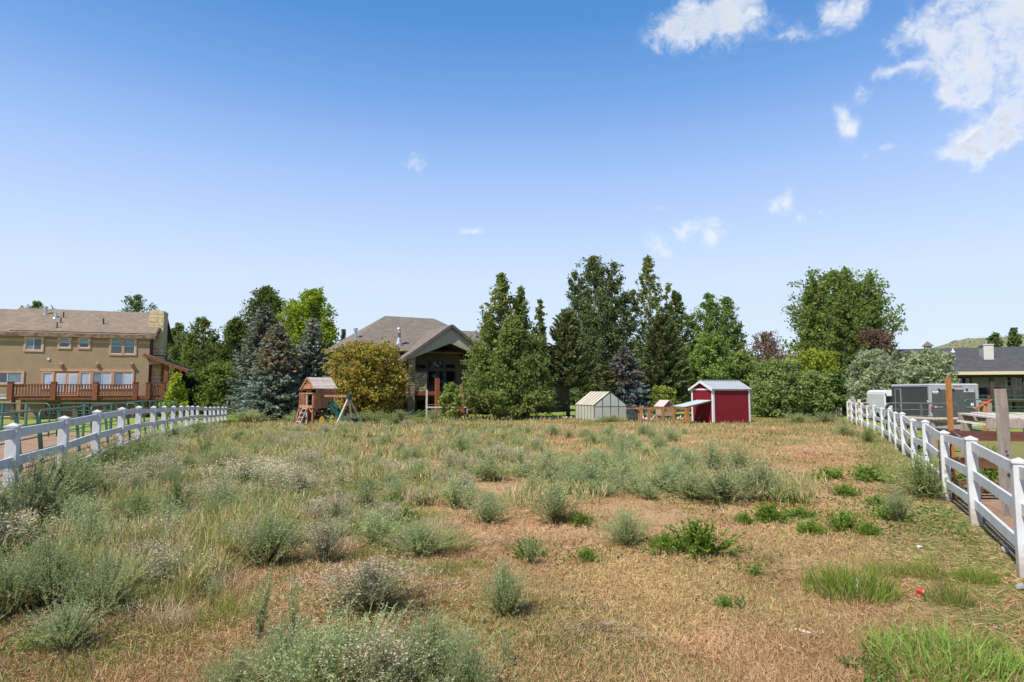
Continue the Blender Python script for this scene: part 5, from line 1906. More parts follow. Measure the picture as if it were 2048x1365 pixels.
# wire fence line behind the field
wf = Frame('wire_fence', at_depth(1040, 835, 46)[0], 46.0, 3, 0, 'thin wire fence on dark stakes at the edge of the lawn', 'fence')
xs_ = [wf.at(p, 830, 0)[0] for p in (960, 1016, 1073, 1128)]
for x in xs_:
    MB().tube([(x, 0, -.1), (x, 0, .95)], .025, 6).build('stake', M['black_metal'], wf.root)
for z in (.25, .55, .88):
    MB().tube([(xs_[0], 0, z), (xs_[-1], 0, z)], .006, 5).build('wire', M['galv'], wf.root)
# edging stones along the lawn
rr = random.Random(12)
k = 0
for px in np.arange(1000, 1150, 7.5):
    x, y = at_depth(px + rr.uniform(-2, 2), 839, 44.6 + rr.uniform(-.2, .2))[0], 44.6
    o = MB().tube([(-.16, 0, .05), (-.09, 0, .09), (.05, .02, .1), (.14, 0, .06)], [.03, .1, .11, .04], 7).build('edging_stone', M['stone_grey'])
    o.location = (x, y, gzf(x, y))
    o.rotation_euler = (0, 0, rr.uniform(0, 3))
    tag(o, 'pale edging stone along the lawn edge under the aspens', 'stone', 'edging stones along the lawn')
# porch furniture of the ranch house
for (px, lab) in ((1968, 'dark porch chair on the ranch house deck, left of the post'), (1998, 'dark porch chair on the ranch house deck, behind the wooden post')):
    x, z = H3.at(px, 780, 1.2)
    zd3 = H3.at(2000, 797, 0)[1]
    w0 = Matrix.Translation(H3.o) @ Matrix.Rotation(H3.a, 4, 'Z') @ Vector((x, 1.2, zd3))
    rt = empty('porch_chair', w0, H3.a, lab, 'chair', 'chairs on the ranch house porch')
    MB().box(-.3, .3, -.28, .25, .38, .44).build('seat', M['black_metal'], rt)
    MB().slab([(-.3, .25, .44), (.3, .25, .44), (.32, .38, 1.02), (-.32, .38, 1.02)], (0, -1, 0), .04).build('backrest', M['black_metal'], rt)
    for (a_, b_) in ((-.27, -.25), (.27, -.25), (-.27, .22), (.27, .22)):
        MB().box(a_ - .025, a_ + .025, b_ - .025, b_ + .025, 0, .38 if b_ > 0 else .65).build('leg', M['black_metal'], rt)
    for s in (-.3, .3):
        MB().box(s - .03, s + .03, -.28, .3, .65, .69).build('armrest', M['black_metal'], rt)
x, z = H3.at(1978.5, 780, 1.2)
w0 = Matrix.Translation(H3.o) @ Matrix.Rotation(H3.a, 4, 'Z') @ Vector((x, 1.1, zd3))
rt = empty('basket', w0, H3.a, 'tan woven basket on the porch between chair and post', 'basket')
MB().tube([(0, 0, 0), (0, 0, .03), (0, 0, .42), (0, 0, .5)], [.2, .24, .27, .25], 12).build('body', M['cedar'], rt)
MB().tube([(0, 0, .48), (0, 0, .52)], .28, 12).build('rim', M['coop_wood'], rt)

# ------------------------------------------------------------------ small litter and stones in the field
def drop(name, px, py, mat, label, cat, mbf, rz=.4, dz=0.0):
    x, y = ground_at(px, py)
    o = mbf.build(name, mat)
    o.location = (x, y, gzf(x, y) + dz)
    o.rotation_euler = (0, 0, rz)
    return tag(o, label, cat)


c = drop('crushed_can', 1842, 1192, M['can_red'], 'crushed red drink can in the green grass', 'can', MB().tube([(-.055, 0, .032), (-.05, 0, .034), (-.01, .004, .028), (.03, -.003, .03), (.052, 0, .036), (.056, 0, .036)], [.024, .031, .026, .031, .031, .024], 12), .7, .01)
MB().box(-.03, .02, -.034, -.02, .028, .05).build('print', M['white_paint'], c)
drop('paper_scrap', 1840, 1098, M['white_paint'], 'white scrap of paper on the grass left of the fence', 'litter', MB().poly([(-.04, -.02, .01), (.01, -.03, .02), (.045, .01, .01), (0, .03, .03), (-.03, .02, .012)], [(0, 1, 3, 4), (1, 2, 3), (4, 3, 1, 0), (3, 2, 1)]), .3, .015)
rock = lambda s, sd: MB().tube([(-.5 * s, 0, .12 * s), (-.33 * s, .02 * s, .2 * s), (.0, -.02 * s, .24 * s), (.3 * s, 0, .2 * s), (.5 * s, .03 * s, .1 * s)], [.05 * s, .24 * s, .32 * s, .27 * s, .06 * s], 9)
drop('stone', 2041, 1180, M['stone_grey'], 'pale round stone in grass at the right frame edge', 'stone', rock(.13, 1), .5)
drop('stone', 2010, 1105, M['stone_grey'], 'brownish stone on the dirt under the nearest white fence rail', 'stone', rock(.14, 2), 1.2)
drop('wood_chip', 1714, 1184, M['bleached'], 'upright bleached splinter at the foot of the bright grass tuft', 'wood', MB().bar((0, 0, 0), (.02, .01, .14), .03, .015), .2)
drop('stick', 1606, 1267, M['bleached'], 'short pale stick on the bare dry ground', 'stick', MB().tube([(-.07, 0, .015), (0, .008, .02), (.07, -.01, .015)], [.012, .014, .009], 6), 2.4)
drop('bone_scrap', 1660, 1236, M['bleached'], 'small pale chip on the bare dry ground right of centre', 'wood', MB().bar((-.03, 0, .012), (.035, 0, .016), .035, .014), .3)
drop('bone_scrap', 1218, 1251, M['bleached'], 'flat pale chip beside the tangle of dead stalks', 'wood', MB().bar((-.05, 0, .012), (.05, 0, .018), .05, .012), .5)
# ------------------------------------------------------------------ trees
def norm(v):
    return v / np.maximum(np.linalg.norm(v, axis=-1, keepdims=True), 1e-9)


def leaf_quads(P, size, r, elong=1.6, upbias=0.25, dirs=None):
    """one kite-shaped leaf per point, own orientation"""
    n = len(P)
    a = norm(r.normal(size=(n, 3)) if dirs is None else dirs + r.normal(size=(n, 3)) * 0.35)
    b = r.normal(size=(n, 3)) + np.array([0, 0, upbias])
    b = norm(np.cross(a, b))
    s = (np.asarray(size) * r.uniform(0.65, 1.3, n))[:, None]
    L, W = a * s * elong * 0.5, b * s * 0.5
    return np.stack([P - L, P - 0.1 * L + W, P + L, P - 0.1 * L - W], 1)


def tint(r, n, c1, c2, cl=None, spread=0.5):
    t = r.uniform(0, 1, n) if cl is None else np.clip(cl + r.normal(0, spread * 0.45, n), 0, 1)
    c = np.array(c1)[None] * (1 - t[:, None]) + np.array(c2)[None] * t[:, None]
    return c * r.uniform(0.82, 1.18, n)[:, None]


def limb_tubes(mb, segs, n=5):
    for pts, rad in segs:
        mb.tube(pts, rad, n, False)


def tree_root(name, px, D, label, group=None, cat='tree', rot=None, dz=0.0):
    x, _ = at_depth(px, 800, D)
    return empty(name, (x, D, gzf(x, D) + dz), 0, label, cat, group), x


def deciduous(name, label, px, ytop, D, wpx, seed, c1, c2, base=0.12, asc=(0.2, 1.2), nl=60, nodes=7, nleaf=16, lsize=0.15, shape='oval', bark='bark_grey',
              multi=None, trunk_r=None, droop=0.0, cat='tree', rag=0.3, clump=0.10, group=None, leafmat='leaf', flowers=None, elong=1.6):
    r = np.random.default_rng(seed)
    root, X = tree_root(name, px, D, label, group, cat)
    g = root.location.z
    H = at_depth(px, ytop, D)[1] - g
    R = wpx / F * D / 2
    tr = trunk_r or 0.016 * H + 0.03
    leaders = multi or [(0.0, 0.0, 1.0, 1.0)]     # (x shift as share of R, y shift, height share, radius share)
    mb = MB()
    CL, CR, CT = [], [], []
    tot = sum(l[3] ** 2 for l in leaders)
    for (sx, sy, hs, rs) in leaders:
        h = H * hs
        top = np.array([sx * R, sy * R, h])
        bx = np.array([sx * R * 0.25, sy * R * 0.25, -0.1])
        k = np.linspace(0, 1, 7)
        wob = r.normal(0, 0.012 * h, (7, 2)) * (k * (1 - k) * 4)[:, None]
        P = bx[None] * (1 - k ** 0.8)[:, None] + top[None] * (k ** 0.8)[:, None]
        P[:, 2] = -0.1 + (h + 0.1) * k
        P[:, :2] += wob
        mb.tube([tuple(p) for p in P], [max(0.008, tr * math.sqrt(rs) * (1 - 0.95 * kk) ** 0.9) for kk in k], 8, False)
        rr = R * rs
        n_l = max(8, int(nl * rs * rs / tot * 1.0 + 0.5))
        for i in range(n_l):
            t = (i + r.uniform(0, 1)) / n_l
            t = t ** 0.9
            if shape == 'oval':
                prof = math.sin(math.pi * (0.12 + 0.86 * t ** 0.75)) ** 0.75
            elif shape == 'cone':
                prof = 1.12 * (1 - t) ** 0.62 * min(1, 0.6 + 3.0 * t)
            elif shape == 'spire':
                prof = 1.15 * (1 - t) ** 0.78 * min(1, 0.65 + 3.0 * t)
            elif shape == 'column':
                prof = 1.12 * (1 - t) ** 0.56 * min(1, 0.6 + 2.2 * t)
            elif shape == 'round':
                prof = max(0.0, 1 - (2 * t - 0.85) ** 2 * 0.72) ** 0.5 * (1 if t < 0.96 else 0.6)
            else:
                prof = 1 - 0.5 * t
            Lh = (0.93 if shape == 'round' else 1.1) * rr * prof * (1 + rag * r.uniform(-1, 0.55))
            hz = h * (base + (1 - base) * t)
            kk = np.clip((hz + 0.1) / (h + 0.1), 0, 1)
            s = np.array([np.interp(kk, k, P[:, c]) for c in range(3)])
            az = i * 2.39996 + r.normal(0, 0.3)
            el = asc[0] + (asc[1] - asc[0]) * t + r.normal(0, 0.12)
            dvec = np.array([math.cos(az), math.sin(az), math.tan(el)])
            u = np.linspace(0, 1, 5)
            up = math.tan(el) * Lh
            s0 = s - np.array([0, 0, min(up * 0.75, hz * 0.55)]) if up > 0 else s
            kb = np.clip((s0[2] + 0.1) / (h + 0.1), 0, 1)
            s0[:2] = [np.interp(kb, k, P[:, 0]), np.interp(kb, k, P[:, 1])]
            e = np.array([s[0] + dvec[0] * Lh, s[1] + dvec[1] * Lh, s[2] + 0.25 * up - droop * Lh])
            e[2] = min(e[2], h * 0.995)
            mid = s0 * 0.5 + e * 0.5 + np.array([dvec[0], dvec[1], 0]) * Lh * 0.10
            B = ((1 - u) ** 2)[:, None] * s0 + (2 * u * (1 - u))[:, None] * mid + (u ** 2)[:, None] * e
            br = tr * math.sqrt(rs) * (1 - 0.9 * kb) * 0.38
            mb.tube([tuple(q) for q in B], [max(0.006, br * (1 - 0.85 * q)) for q in u], 4, False)
            ct = r.uniform(0, 1)
            crs = clump * R * (0.5 + 0.5 * prof) * (0.6 + 0.4 * rs)
            for j in range(max(2, nodes // 2)):
                q = 0.45 + 0.57 * (j + r.uniform(0, 1)) / max(2, nodes // 2)
                c = np.array([np.interp(q, u, B[:, c_]) for c_ in range(3)])
                CL.append(c + r.normal(0, 0.05 * Lh + 0.02, 3))
                CR.append(max(crs * r.uniform(0.55, 1.2), 0.6 * lsize))
                CT.append(np.clip(0.5 * ct + 0.5 * r.uniform(0, 1), 0, 1))
            for sb in range(3):
                qs = r.uniform(0.25, 0.8)
                st = np.array([np.interp(qs, u, B[:, c_]) for c_ in range(3)])
                a2 = az + r.choice([-1, 1]) * r.uniform(0.35, 1.15)
                e2 = el * 0.8 + r.normal(0.05, 0.3)
                l2 = Lh * (0.62 - 0.3 * qs) * r.uniform(0.7, 1.2)
                en = st + l2 * np.array([math.cos(a2) * math.cos(e2), math.sin(a2) * math.cos(e2), math.sin(e2)])
                en[2] = max(en[2], 0.3)
                mb.tube([tuple(st), tuple(en)], [max(0.006, br * 0.35), 0.004], 3, False)
                c2_ = r.uniform(0, 1)
                m2 = max(2, nodes // 3)
                for j in range(m2):
                    q = 0.3 + 0.75 * (j + r.uniform(0, 1)) / m2
                    c = st + (en - st) * q + r.normal(0, 0.04 * Lh + 0.02, 3)
                    c[2] = max(c[2], 0.25)
                    CL.append(c)
                    CR.append(max(crs * r.uniform(0.5, 1.15), 0.6 * lsize))
                    CT.append(np.clip(0.35 * ct + 0.4 * c2_ + 0.25 * r.uniform(0, 1), 0, 1))
        # the leader itself carries leaves to its tip
        for j in range(int(6 + 7 * rs)):
            q = 0.62 + 0.38 * (j + r.uniform(0, 1)) / int(6 + 7 * rs)
            c = np.array([np.interp(q, k, P[:, c_]) for c_ in range(3)])
            w_ = (1 - q) * rr * 0.55 + 0.03 * R
            CL.append(c + r.normal(0, 1, 3) * np.array([w_, w_, 0.02 * h]) * 0.5)
            CR.append(max(0.55 * clump * R, lsize * 0.8) * r.uniform(0.5, 1.0))
            CT.append(r.uniform(0, 1))
    CL, CR, CT = np.array(CL), np.array(CR), np.array(CT)
    mb.build('trunk', M[bark], root, True)
    idx = np.repeat(np.arange(len(CL)), nleaf)
    Pl = CL[idx] + r.normal(size=(len(idx), 3)) * CR[idx][:, None] * np.array([1, 1, 0.8])
    keep = Pl[:, 2] > 0.12
    Pl, idx = Pl[keep], idx[keep]
    Q = leaf_quads(Pl, lsize, r, elong)
    col = tint(r, len(Q), np.array(c1) * 1.85, np.array(c2) * 1.75, CT[idx])
    if flowers is not None:
        m_ = r.uniform(size=len(Q)) < flowers[3]
        col[m_] = np.array(flowers[:3]) * r.uniform(0.8, 1.2, m_.sum())[:, None]
    quads_mesh('crown', Q, 4, col, M[leafmat], root)
    return root


def conifer(name, label, px, ytop, D, wpx, seed, c1, c2, tip=None, base=0.02, kind='spruce', bark='bark_dark', group=None, dens=1.0):
    r = np.random.default_rng(seed)
    root, X = tree_root(name, px, D, label, group)
    H = at_depth(px, ytop, D)[1] - root.location.z
    R = 1.17 * wpx / F * D / 2
    mb = MB()
    tr = 0.018 * H + 0.03
    mb.tube([(0, 0, -.1), (0, 0, H * .5), (0, 0, H * .98)], [tr, tr * .6, .012], 8, False)
    Ps, Ds, Ss, Cs = [], [], [], []
    z = base * H + 0.15
    while z < H * 0.985:
        t = z / H
        pr = 1.08 * (1 - t) ** (0.74 if kind == 'spruce' else 0.55)
        if kind == 'pine':
            pr *= min(1, 0.62 + 1.6 * t)
        nb = int((7 + 5 * (1 - t)) * dens)
        ph = r.uniform(0, 6.28)
        for b in range(nb):
            az = ph + b * 6.283 / nb + r.normal(0, 0.18)
            L = max(0.12, R * pr * (0.78 + 0.36 * r.uniform()))
            el = (-0.28 + 0.75 * t if kind == 'spruce' else 0.05 + 0.8 * t) + r.normal(0, 0.10)
            u = np.linspace(0, 1, 6)
            hx = L * u
            hz = z + math.tan(el) * hx + 0.16 * L * u ** 2.2
            B = np.stack([hx * math.cos(az), hx * math.sin(az), hz], 1)
            mb.tube([tuple(q) for q in B[[0, 3, 5]]], [0.012 + 0.02 * pr, 0.010 + .01 * pr, .006], 4, False)
            out_ = np.array([math.cos(az), math.sin(az), 0.12])
            side = np.array([-math.sin(az), math.cos(az), 0])
            ns = max(4, int(L / 0.115))
            cb = r.uniform(0, 1)
            for j in range(ns):
                q = 0.16 + 0.84 * (j + r.uniform(0, 1)) / ns
                c = np.array([np.interp(q, u, B[:, k_]) for k_ in range(3)])
                for s in (-1, 1, 0, 0) if kind == 'spruce' else (-1, 1, 0):
                    wlen = (1 - q) * 0.42 * L + 0.14
                    d = out_ * (0.55 + 0.6 * q) + side * s * r.uniform(0.5, 1.0) + np.array([0, 0, r.normal(0.02 if kind == 'spruce' else 0.5, 0.22)])
                    if s == 0:
                        d = d + np.array([0, 0, r.choice([-0.5, 0.35])])
                    d /= np.linalg.norm(d)
                    m_ = r.uniform(0.15, 1.0) * wlen * (abs(s) * 0.7 + 0.3)
                    Ps.append(c + d * m_)
                    Ds.append(d)
                    Ss.append((0.15 if kind == 'spruce' else 0.17) * (0.7 + 0.5 * r.uniform()))
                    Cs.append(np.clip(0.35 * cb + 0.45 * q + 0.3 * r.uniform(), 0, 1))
        z += max(0.13, (0.034 if kind == 'spruce' else 0.042) * H * (0.6 + 0.4 * (1 - t)))
    Ps, Ds, Ss, Cs = np.array(Ps), np.array(Ds), np.array(Ss), np.array(Cs)
    mb.build('trunk', M[bark], root, True)
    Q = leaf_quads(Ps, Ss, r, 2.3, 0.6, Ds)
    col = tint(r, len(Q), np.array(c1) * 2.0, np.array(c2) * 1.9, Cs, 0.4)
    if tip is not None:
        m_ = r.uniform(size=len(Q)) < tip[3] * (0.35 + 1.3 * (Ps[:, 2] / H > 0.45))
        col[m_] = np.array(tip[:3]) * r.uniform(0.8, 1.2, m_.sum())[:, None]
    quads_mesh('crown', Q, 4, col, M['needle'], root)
    return root


G1, G2 = (0.048, 0.072, 0.020), (0.12, 0.152, 0.042)          # plain green
Y1, Y2 = (0.075, 0.115, 0.018), (0.185, 0.225, 0.035)             # yellow green maple
A1, A2 = (0.056, 0.08, 0.024), (0.145, 0.17, 0.052)            # aspen
O1, O2 = (0.14, 0.17, 0.095), (0.29, 0.32, 0.20)               # grey green willow
B1, B2, BT = (0.046, 0.066, 0.046), (0.155, 0.195, 0.165), (0.26, 0.18, 0.095, 0.22)   # blue spruce with cones
P1, P2 = (0.034, 0.046, 0.018), (0.105, 0.118, 0.05)          # pine

# trees far behind everything
deciduous('cottonwood_tree', 'tip of a cottonwood showing above the left end of the tan house roof', 60, 603, 78, 80, 1, G1, G2, base=.3, nl=46, rag=.5)
deciduous('cottonwood_tree', 'airy cottonwood top rising above the tan house roof left of the chimney', 263, 591, 76, 120, 2, G1, G2, base=.3, nl=46, shape='cone', rag=.6, nodes=5)
deciduous('aspen_tree', 'slender green tree right behind the stone chimney gable', 350, 648, 70, 84, 3, A1, A2, asc=(.5, 1.2), shape='column', rag=.45)
deciduous('aspen_tree', 'tall pointed green tree between the tan house and the spruces', 400, 634, 64, 116, 4, A1, A2, asc=(.5, 1.25), shape='cone', nl=90, rag=.4, multi=[(0, 0, 1, .9), (-.45, .1, .82, .7), (.5, -.2, .8, .7)])
deciduous('birch_tree', 'dark leafy tree left behind the tallest blue spruce', 468, 638, 62, 112, 5, (.04, .06, .018), (.10, .12, .035), nl=95, shape='cone', rag=.35)
deciduous('linden_tree', 'dark pyramidal tree towering behind the blue spruces', 527, 576, 64, 150, 6, (.04, .065, .02), (.10, .125, .035), nl=120, shape='cone', asc=(.3, 1.0), nodes=8)
deciduous('maple_tree', 'bright yellow green maple behind the playset', 606, 578, 60, 150, 7, Y1, Y2, nl=130, shape='oval', asc=(.5, 1.25), nodes=8, lsize=.18, multi=[(0.1, 0, .97, .85), (.28, 0, 1, .6), (-.4, .1, .9, .6), (.62, .0, .72, .5)])
conifer('fir_tree', 'small dark treetop left of the brown house roof vent', 684, 657, 85, 26, 8, (.04, .055, .04), (.09, .11, .08), kind='spruce')
deciduous('dogwood_bush', 'rounded green bushy tree left of the blue spruces', 437, 730, 55, 92, 9, (.055, .085, .022), (.145, .185, .05), base=.03, nl=110, shape='round', asc=(.1, 1.2), lsize=.14)
deciduous('hawthorn_bush', 'low shadowed bush at the foot of the tall tree by the porch', 385, 758, 58, 74, 19, (.03, .055, .02), (.07, .1, .03), base=.03, nl=60, shape='round', asc=(.1, 1.2))
# blue spruces
conifer('blue_spruce', 'tallest blue spruce, behind the other two beside the playset', 522, 612, 52, 128, 10, B1, B2, BT)
conifer('blue_spruce', 'broad blue spruce with brown cones, front and centre of the three', 551, 650, 46.5, 118, 11, B1, B2, (.27, .19, .10, .30), dens=1.1)
conifer('blue_spruce', 'blue spruce directly behind the playset tower', 622, 636, 49, 88, 12, B1, B2, (.26, .18, .10, .2))
deciduous('crabapple_tree', 'round bronze and olive crabapple tree right of the playset', 731, 688, 46.5, 164, 13, (.10, .105, .022), (.235, .20, .05), base=.10, nl=190, nodes=8, shape='round', asc=(.0, 1.15), rag=.25, lsize=.135, clump=.075, flowers=(.42, .25, .13, .12), bark='bark_dark')
deciduous('young_linden', 'small bright yellow green cone shaped tree before the tan house porch', 351, 750, 47, 44, 14, (.12, .16, .025), (.26, .29, .05), base=.06, shape='cone', nl=55, lsize=.13, rag=.3)
# aspens by the brown house
deciduous('aspen_tree', 'tall aspen with pale trunk standing before the right side of the brown house', 1006, 551, 44.5, 166, 15, A1, A2, base=.06, asc=(.15, 1.2), shape='spire', nl=280, nodes=8, nleaf=15, lsize=.125, clump=.075, rag=.4, multi=[(-.06, 0, 1, .85), (-.36, .1, .74, .7), (.25, -.3, .70, .9), (.58, .1, .58, .75), (-.6, -.1, .5, .6)])
deciduous('aspen_tree', 'second aspen close right of the tallest one, with two sparse tops', 1046, 577, 45.5, 116, 16, A1, A2, base=.08, asc=(.2, 1.2), shape='spire', nl=170, nodes=7, nleaf=13, lsize=.125, clump=.085, rag=.5, multi=[(-.08, 0, 1, .85), (.6, 0, .9, .6), (.3, -.2, .62, .95)])
deciduous('crabapple_sapling', 'small light green sapling in front of the brown house porch', 903, 766, 42.2, 40, 17, (.085, .12, .03), (.20, .235, .07), base=.08, shape='oval', nl=26, nodes=6, nleaf=11, lsize=.12, rag=.6, trunk_r=.035)
conifer('fir_tree', 'dark fir top between the aspens and the pine', 1085, 655, 58, 40, 18, (.045, .07, .03), (.11, .15, .06))
# grove in the middle
conifer('pine_tree', 'brownish green pine with bare trunk left of the greenhouse', 1136, 628, 47, 96, 20, P1, P2, base=.26, kind='pine', dens=1.15, bark='bark_dark')
deciduous('poplar_tree', 'tall many topped poplar behind the greenhouse', 1200, 514, 57, 176, 21, (.045, .068, .028), (.12, .145, .06), base=.05, shape='column', asc=(.5, 1.3), nl=270, nodes=8, lsize=.15, clump=.07, rag=.45, multi=[(-.12, 0, 1, .75), (.36, .1, .97, .6), (-.58, 0, .90, .5), (.78, .0, .78, .5), (.1, -.5, .72, .6)])
deciduous('aspen_tree', 'lean aspen with a sparse pointed top behind the grove', 1303, 514, 59, 92, 22, A1, A2, base=.15, shape='cone', asc=(.5, 1.25), nl=75, nodes=6, nleaf=12, rag=.5, multi=[(-.05, 0, 1, 1), (.85, 0, .84, .55)])
deciduous('aspen_tree', 'lower aspen with a bent narrow top right of the lean one', 1354, 583, 60, 80, 23, A1, A2, base=.1, shape='cone', asc=(.5, 1.2), nl=60, rag=.5)
conifer('pine_tree', 'broad brownish pine behind the small coop', 1327, 634, 49, 96, 24, P1, P2, base=.06, kind='pine', dens=1.25)
conifer('blue_spruce', 'blue spruce with brown tinged branches right of the greenhouse', 1250, 694, 46.6, 92, 25, (.035, .055, .05), (.13, .165, .16), (.24, .16, .12, .28), base=.08)
conifer('pine_tree', 'small dark olive pine just behind the greenhouse ridge', 1206, 736, 46, 60, 26, P1, P2, kind='pine')
deciduous('poplar_tree', 'green poplar pair behind the red shed', 1434, 590, 62, 136, 27, G1, (.12, .18, .05), base=.05, shape='cone', asc=(.4, 1.2), nl=150, nodes=8, rag=.35, multi=[(-.18, 0, 1, .85), (.36, 0, .98, .7), (-.7, .1, .82, .5), (.72, 0, .74, .5)])
deciduous('box_elder', 'light green box elder low behind the left half of the red shed', 1421, 668, 51, 92, 28, (.07, .11, .028), (.175, .23, .065), base=.06, shape='round', nl=110, asc=(.2, 1.2))
deciduous('box_elder', 'low light green box elder behind the right half of the red shed', 1483, 706, 53, 74, 29, (.07, .11, .028), (.165, .21, .06), base=.05, shape='round', nl=80, asc=(.2, 1.2))
deciduous('currant_bush', 'yellow green bush behind the small coop', 1327, 776, 46, 56, 30, (.09, .12, .025), (.24, .27, .06), base=.03, shape='round', nl=60, asc=(.1, 1.2), lsize=.13)
deciduous('plum_tree', 'bare twigged reddish brown tree right of the red shed', 1534, 664, 60, 108, 31, (.085, .055, .038), (.155, .105, .072), base=.12, shape='oval', asc=(.5, 1.3), nl=110, nodes=5, nleaf=7, lsize=.13, rag=.5, bark='bark_grey')
deciduous('cottonwood_tree', 'huge round cottonwood on the right with dense green crown', 1686, 543, 66, 214, 32, (.050, .078, .021), (.135, .172, .048), base=.05, shape='round', asc=(.35, 1.25), nl=260, nodes=9, nleaf=16, lsize=.2, clump=.06, rag=.35, multi=[(0, 0, 1, 1.0), (-.4, 0, .9, .6), (.45, .0, .92, .6)])
deciduous('aspen_tree', 'single aspen with a white trunk in front of the huge cottonwood', 1693, 596, 52, 72, 33, A1, A2, base=.28, shape='cone', asc=(.3, 1.1), nl=75, rag=.45, nleaf=12)
deciduous('purple_plum_tree', 'reddish brown leafed tree between the cottonwood and the ranch house', 1746, 661, 59, 108, 34, (.065, .042, .03), (.13, .085, .06), base=.08, shape='round', nl=110, asc=(.2, 1.2), lsize=.16)
deciduous('lilac_bush', 'large pale green lilac bush right of the red shed', 1556, 722, 46.5, 112, 35, (.085, .12, .04), (.20, .245, .09), base=.02, shape='round', nl=130, asc=(.0, 1.2), lsize=.13, bark='bark_dark')
deciduous('lilac_bush', 'second lilac bush leaning out in front of the log stack', 1622, 744, 47.5, 84, 36, (.085, .12, .04), (.20, .25, .09), base=.02, shape='round', nl=95, asc=(.0, 1.2), lsize=.13, bark='bark_dark')
deciduous('chokecherry_tree', 'yellowish green tree above the lilacs and log stack', 1630, 702, 51, 110, 37, (.085, .115, .02), (.215, .235, .04), base=.08, shape='round', nl=110, asc=(.1, 1.2), lsize=.15, bark='bark_dark')
deciduous('elder_bush', 'dark green bush at the foot of the white trunked aspen', 1680, 742, 49, 70, 38, (.04, .07, .022), (.10, .14, .045), base=.02, shape='round', nl=70, asc=(.0, 1.2), lsize=.14, bark='bark_dark')
deciduous('russian_olive', 'silvery green willow like shrub left of the white horse trailer', 1752, 704, 44.5, 104, 39, O1, O2, base=.04, shape='round', nl=125, asc=(.2, 1.25), lsize=.12, elong=2.4, rag=.4)
deciduous('russian_olive', 'silvery green shrub rising behind the grey cargo trailer', 1858, 702, 41.5, 98, 40, O1, O2, base=.04, shape='round', nl=140, asc=(.2, 1.25), lsize=.12, elong=2.4, rag=.45)
deciduous('hill_juniper', 'dark juniper on the hill skyline above the white chimney', 1996, 669, 92, 56, 41, (.05, .08, .025), (.11, .145, .05), base=.02, shape='oval', nl=40, lsize=.25, rag=.5, bark='bark_dark')
deciduous('hill_juniper', 'sparse juniper on the hill near the right frame edge', 2036, 658, 92, 50, 42, (.05, .08, .025), (.11, .145, .05), base=.02, shape='cone', nl=30, lsize=.25, rag=.6, bark='bark_dark')
# dense belt closing the gaps far behind the gardens
xs_b = [(340, 690, 88), (420, 690, 90), (905, 735, 84), (1090, 720, 88), (1270, 690, 80), (1390, 690, 84), (1500, 715, 82), (1570, 715, 84), (1640, 700, 90), (1780, 735, 84), (650, 735, 84), (730, 745, 82), (1160, 715, 84)]
where = ['behind the tan house porch', 'behind the pointed tree near the tan house', 'beyond the brown house gable', 'beyond the aspens', 'in the heart of the grove', 'behind the shed grove', 'right of the shed grove', 'beyond the bare plum', 'under the huge cottonwood', 'left of the ranch house', 'beyond the maple', 'beyond the crabapple', 'behind the pine']
for i, (px, yt, D) in enumerate(xs_b):
    deciduous('background_tree', 'dull green tree in the far belt ' + where[i], px, yt, D, 112, 60 + i, (.035, .06, .02), (.09, .12, .04), base=.02, shape='round', nl=70, nodes=6, nleaf=12, lsize=.26, asc=(.0, 1.1), bark='bark_dark', group='far belt of trees')


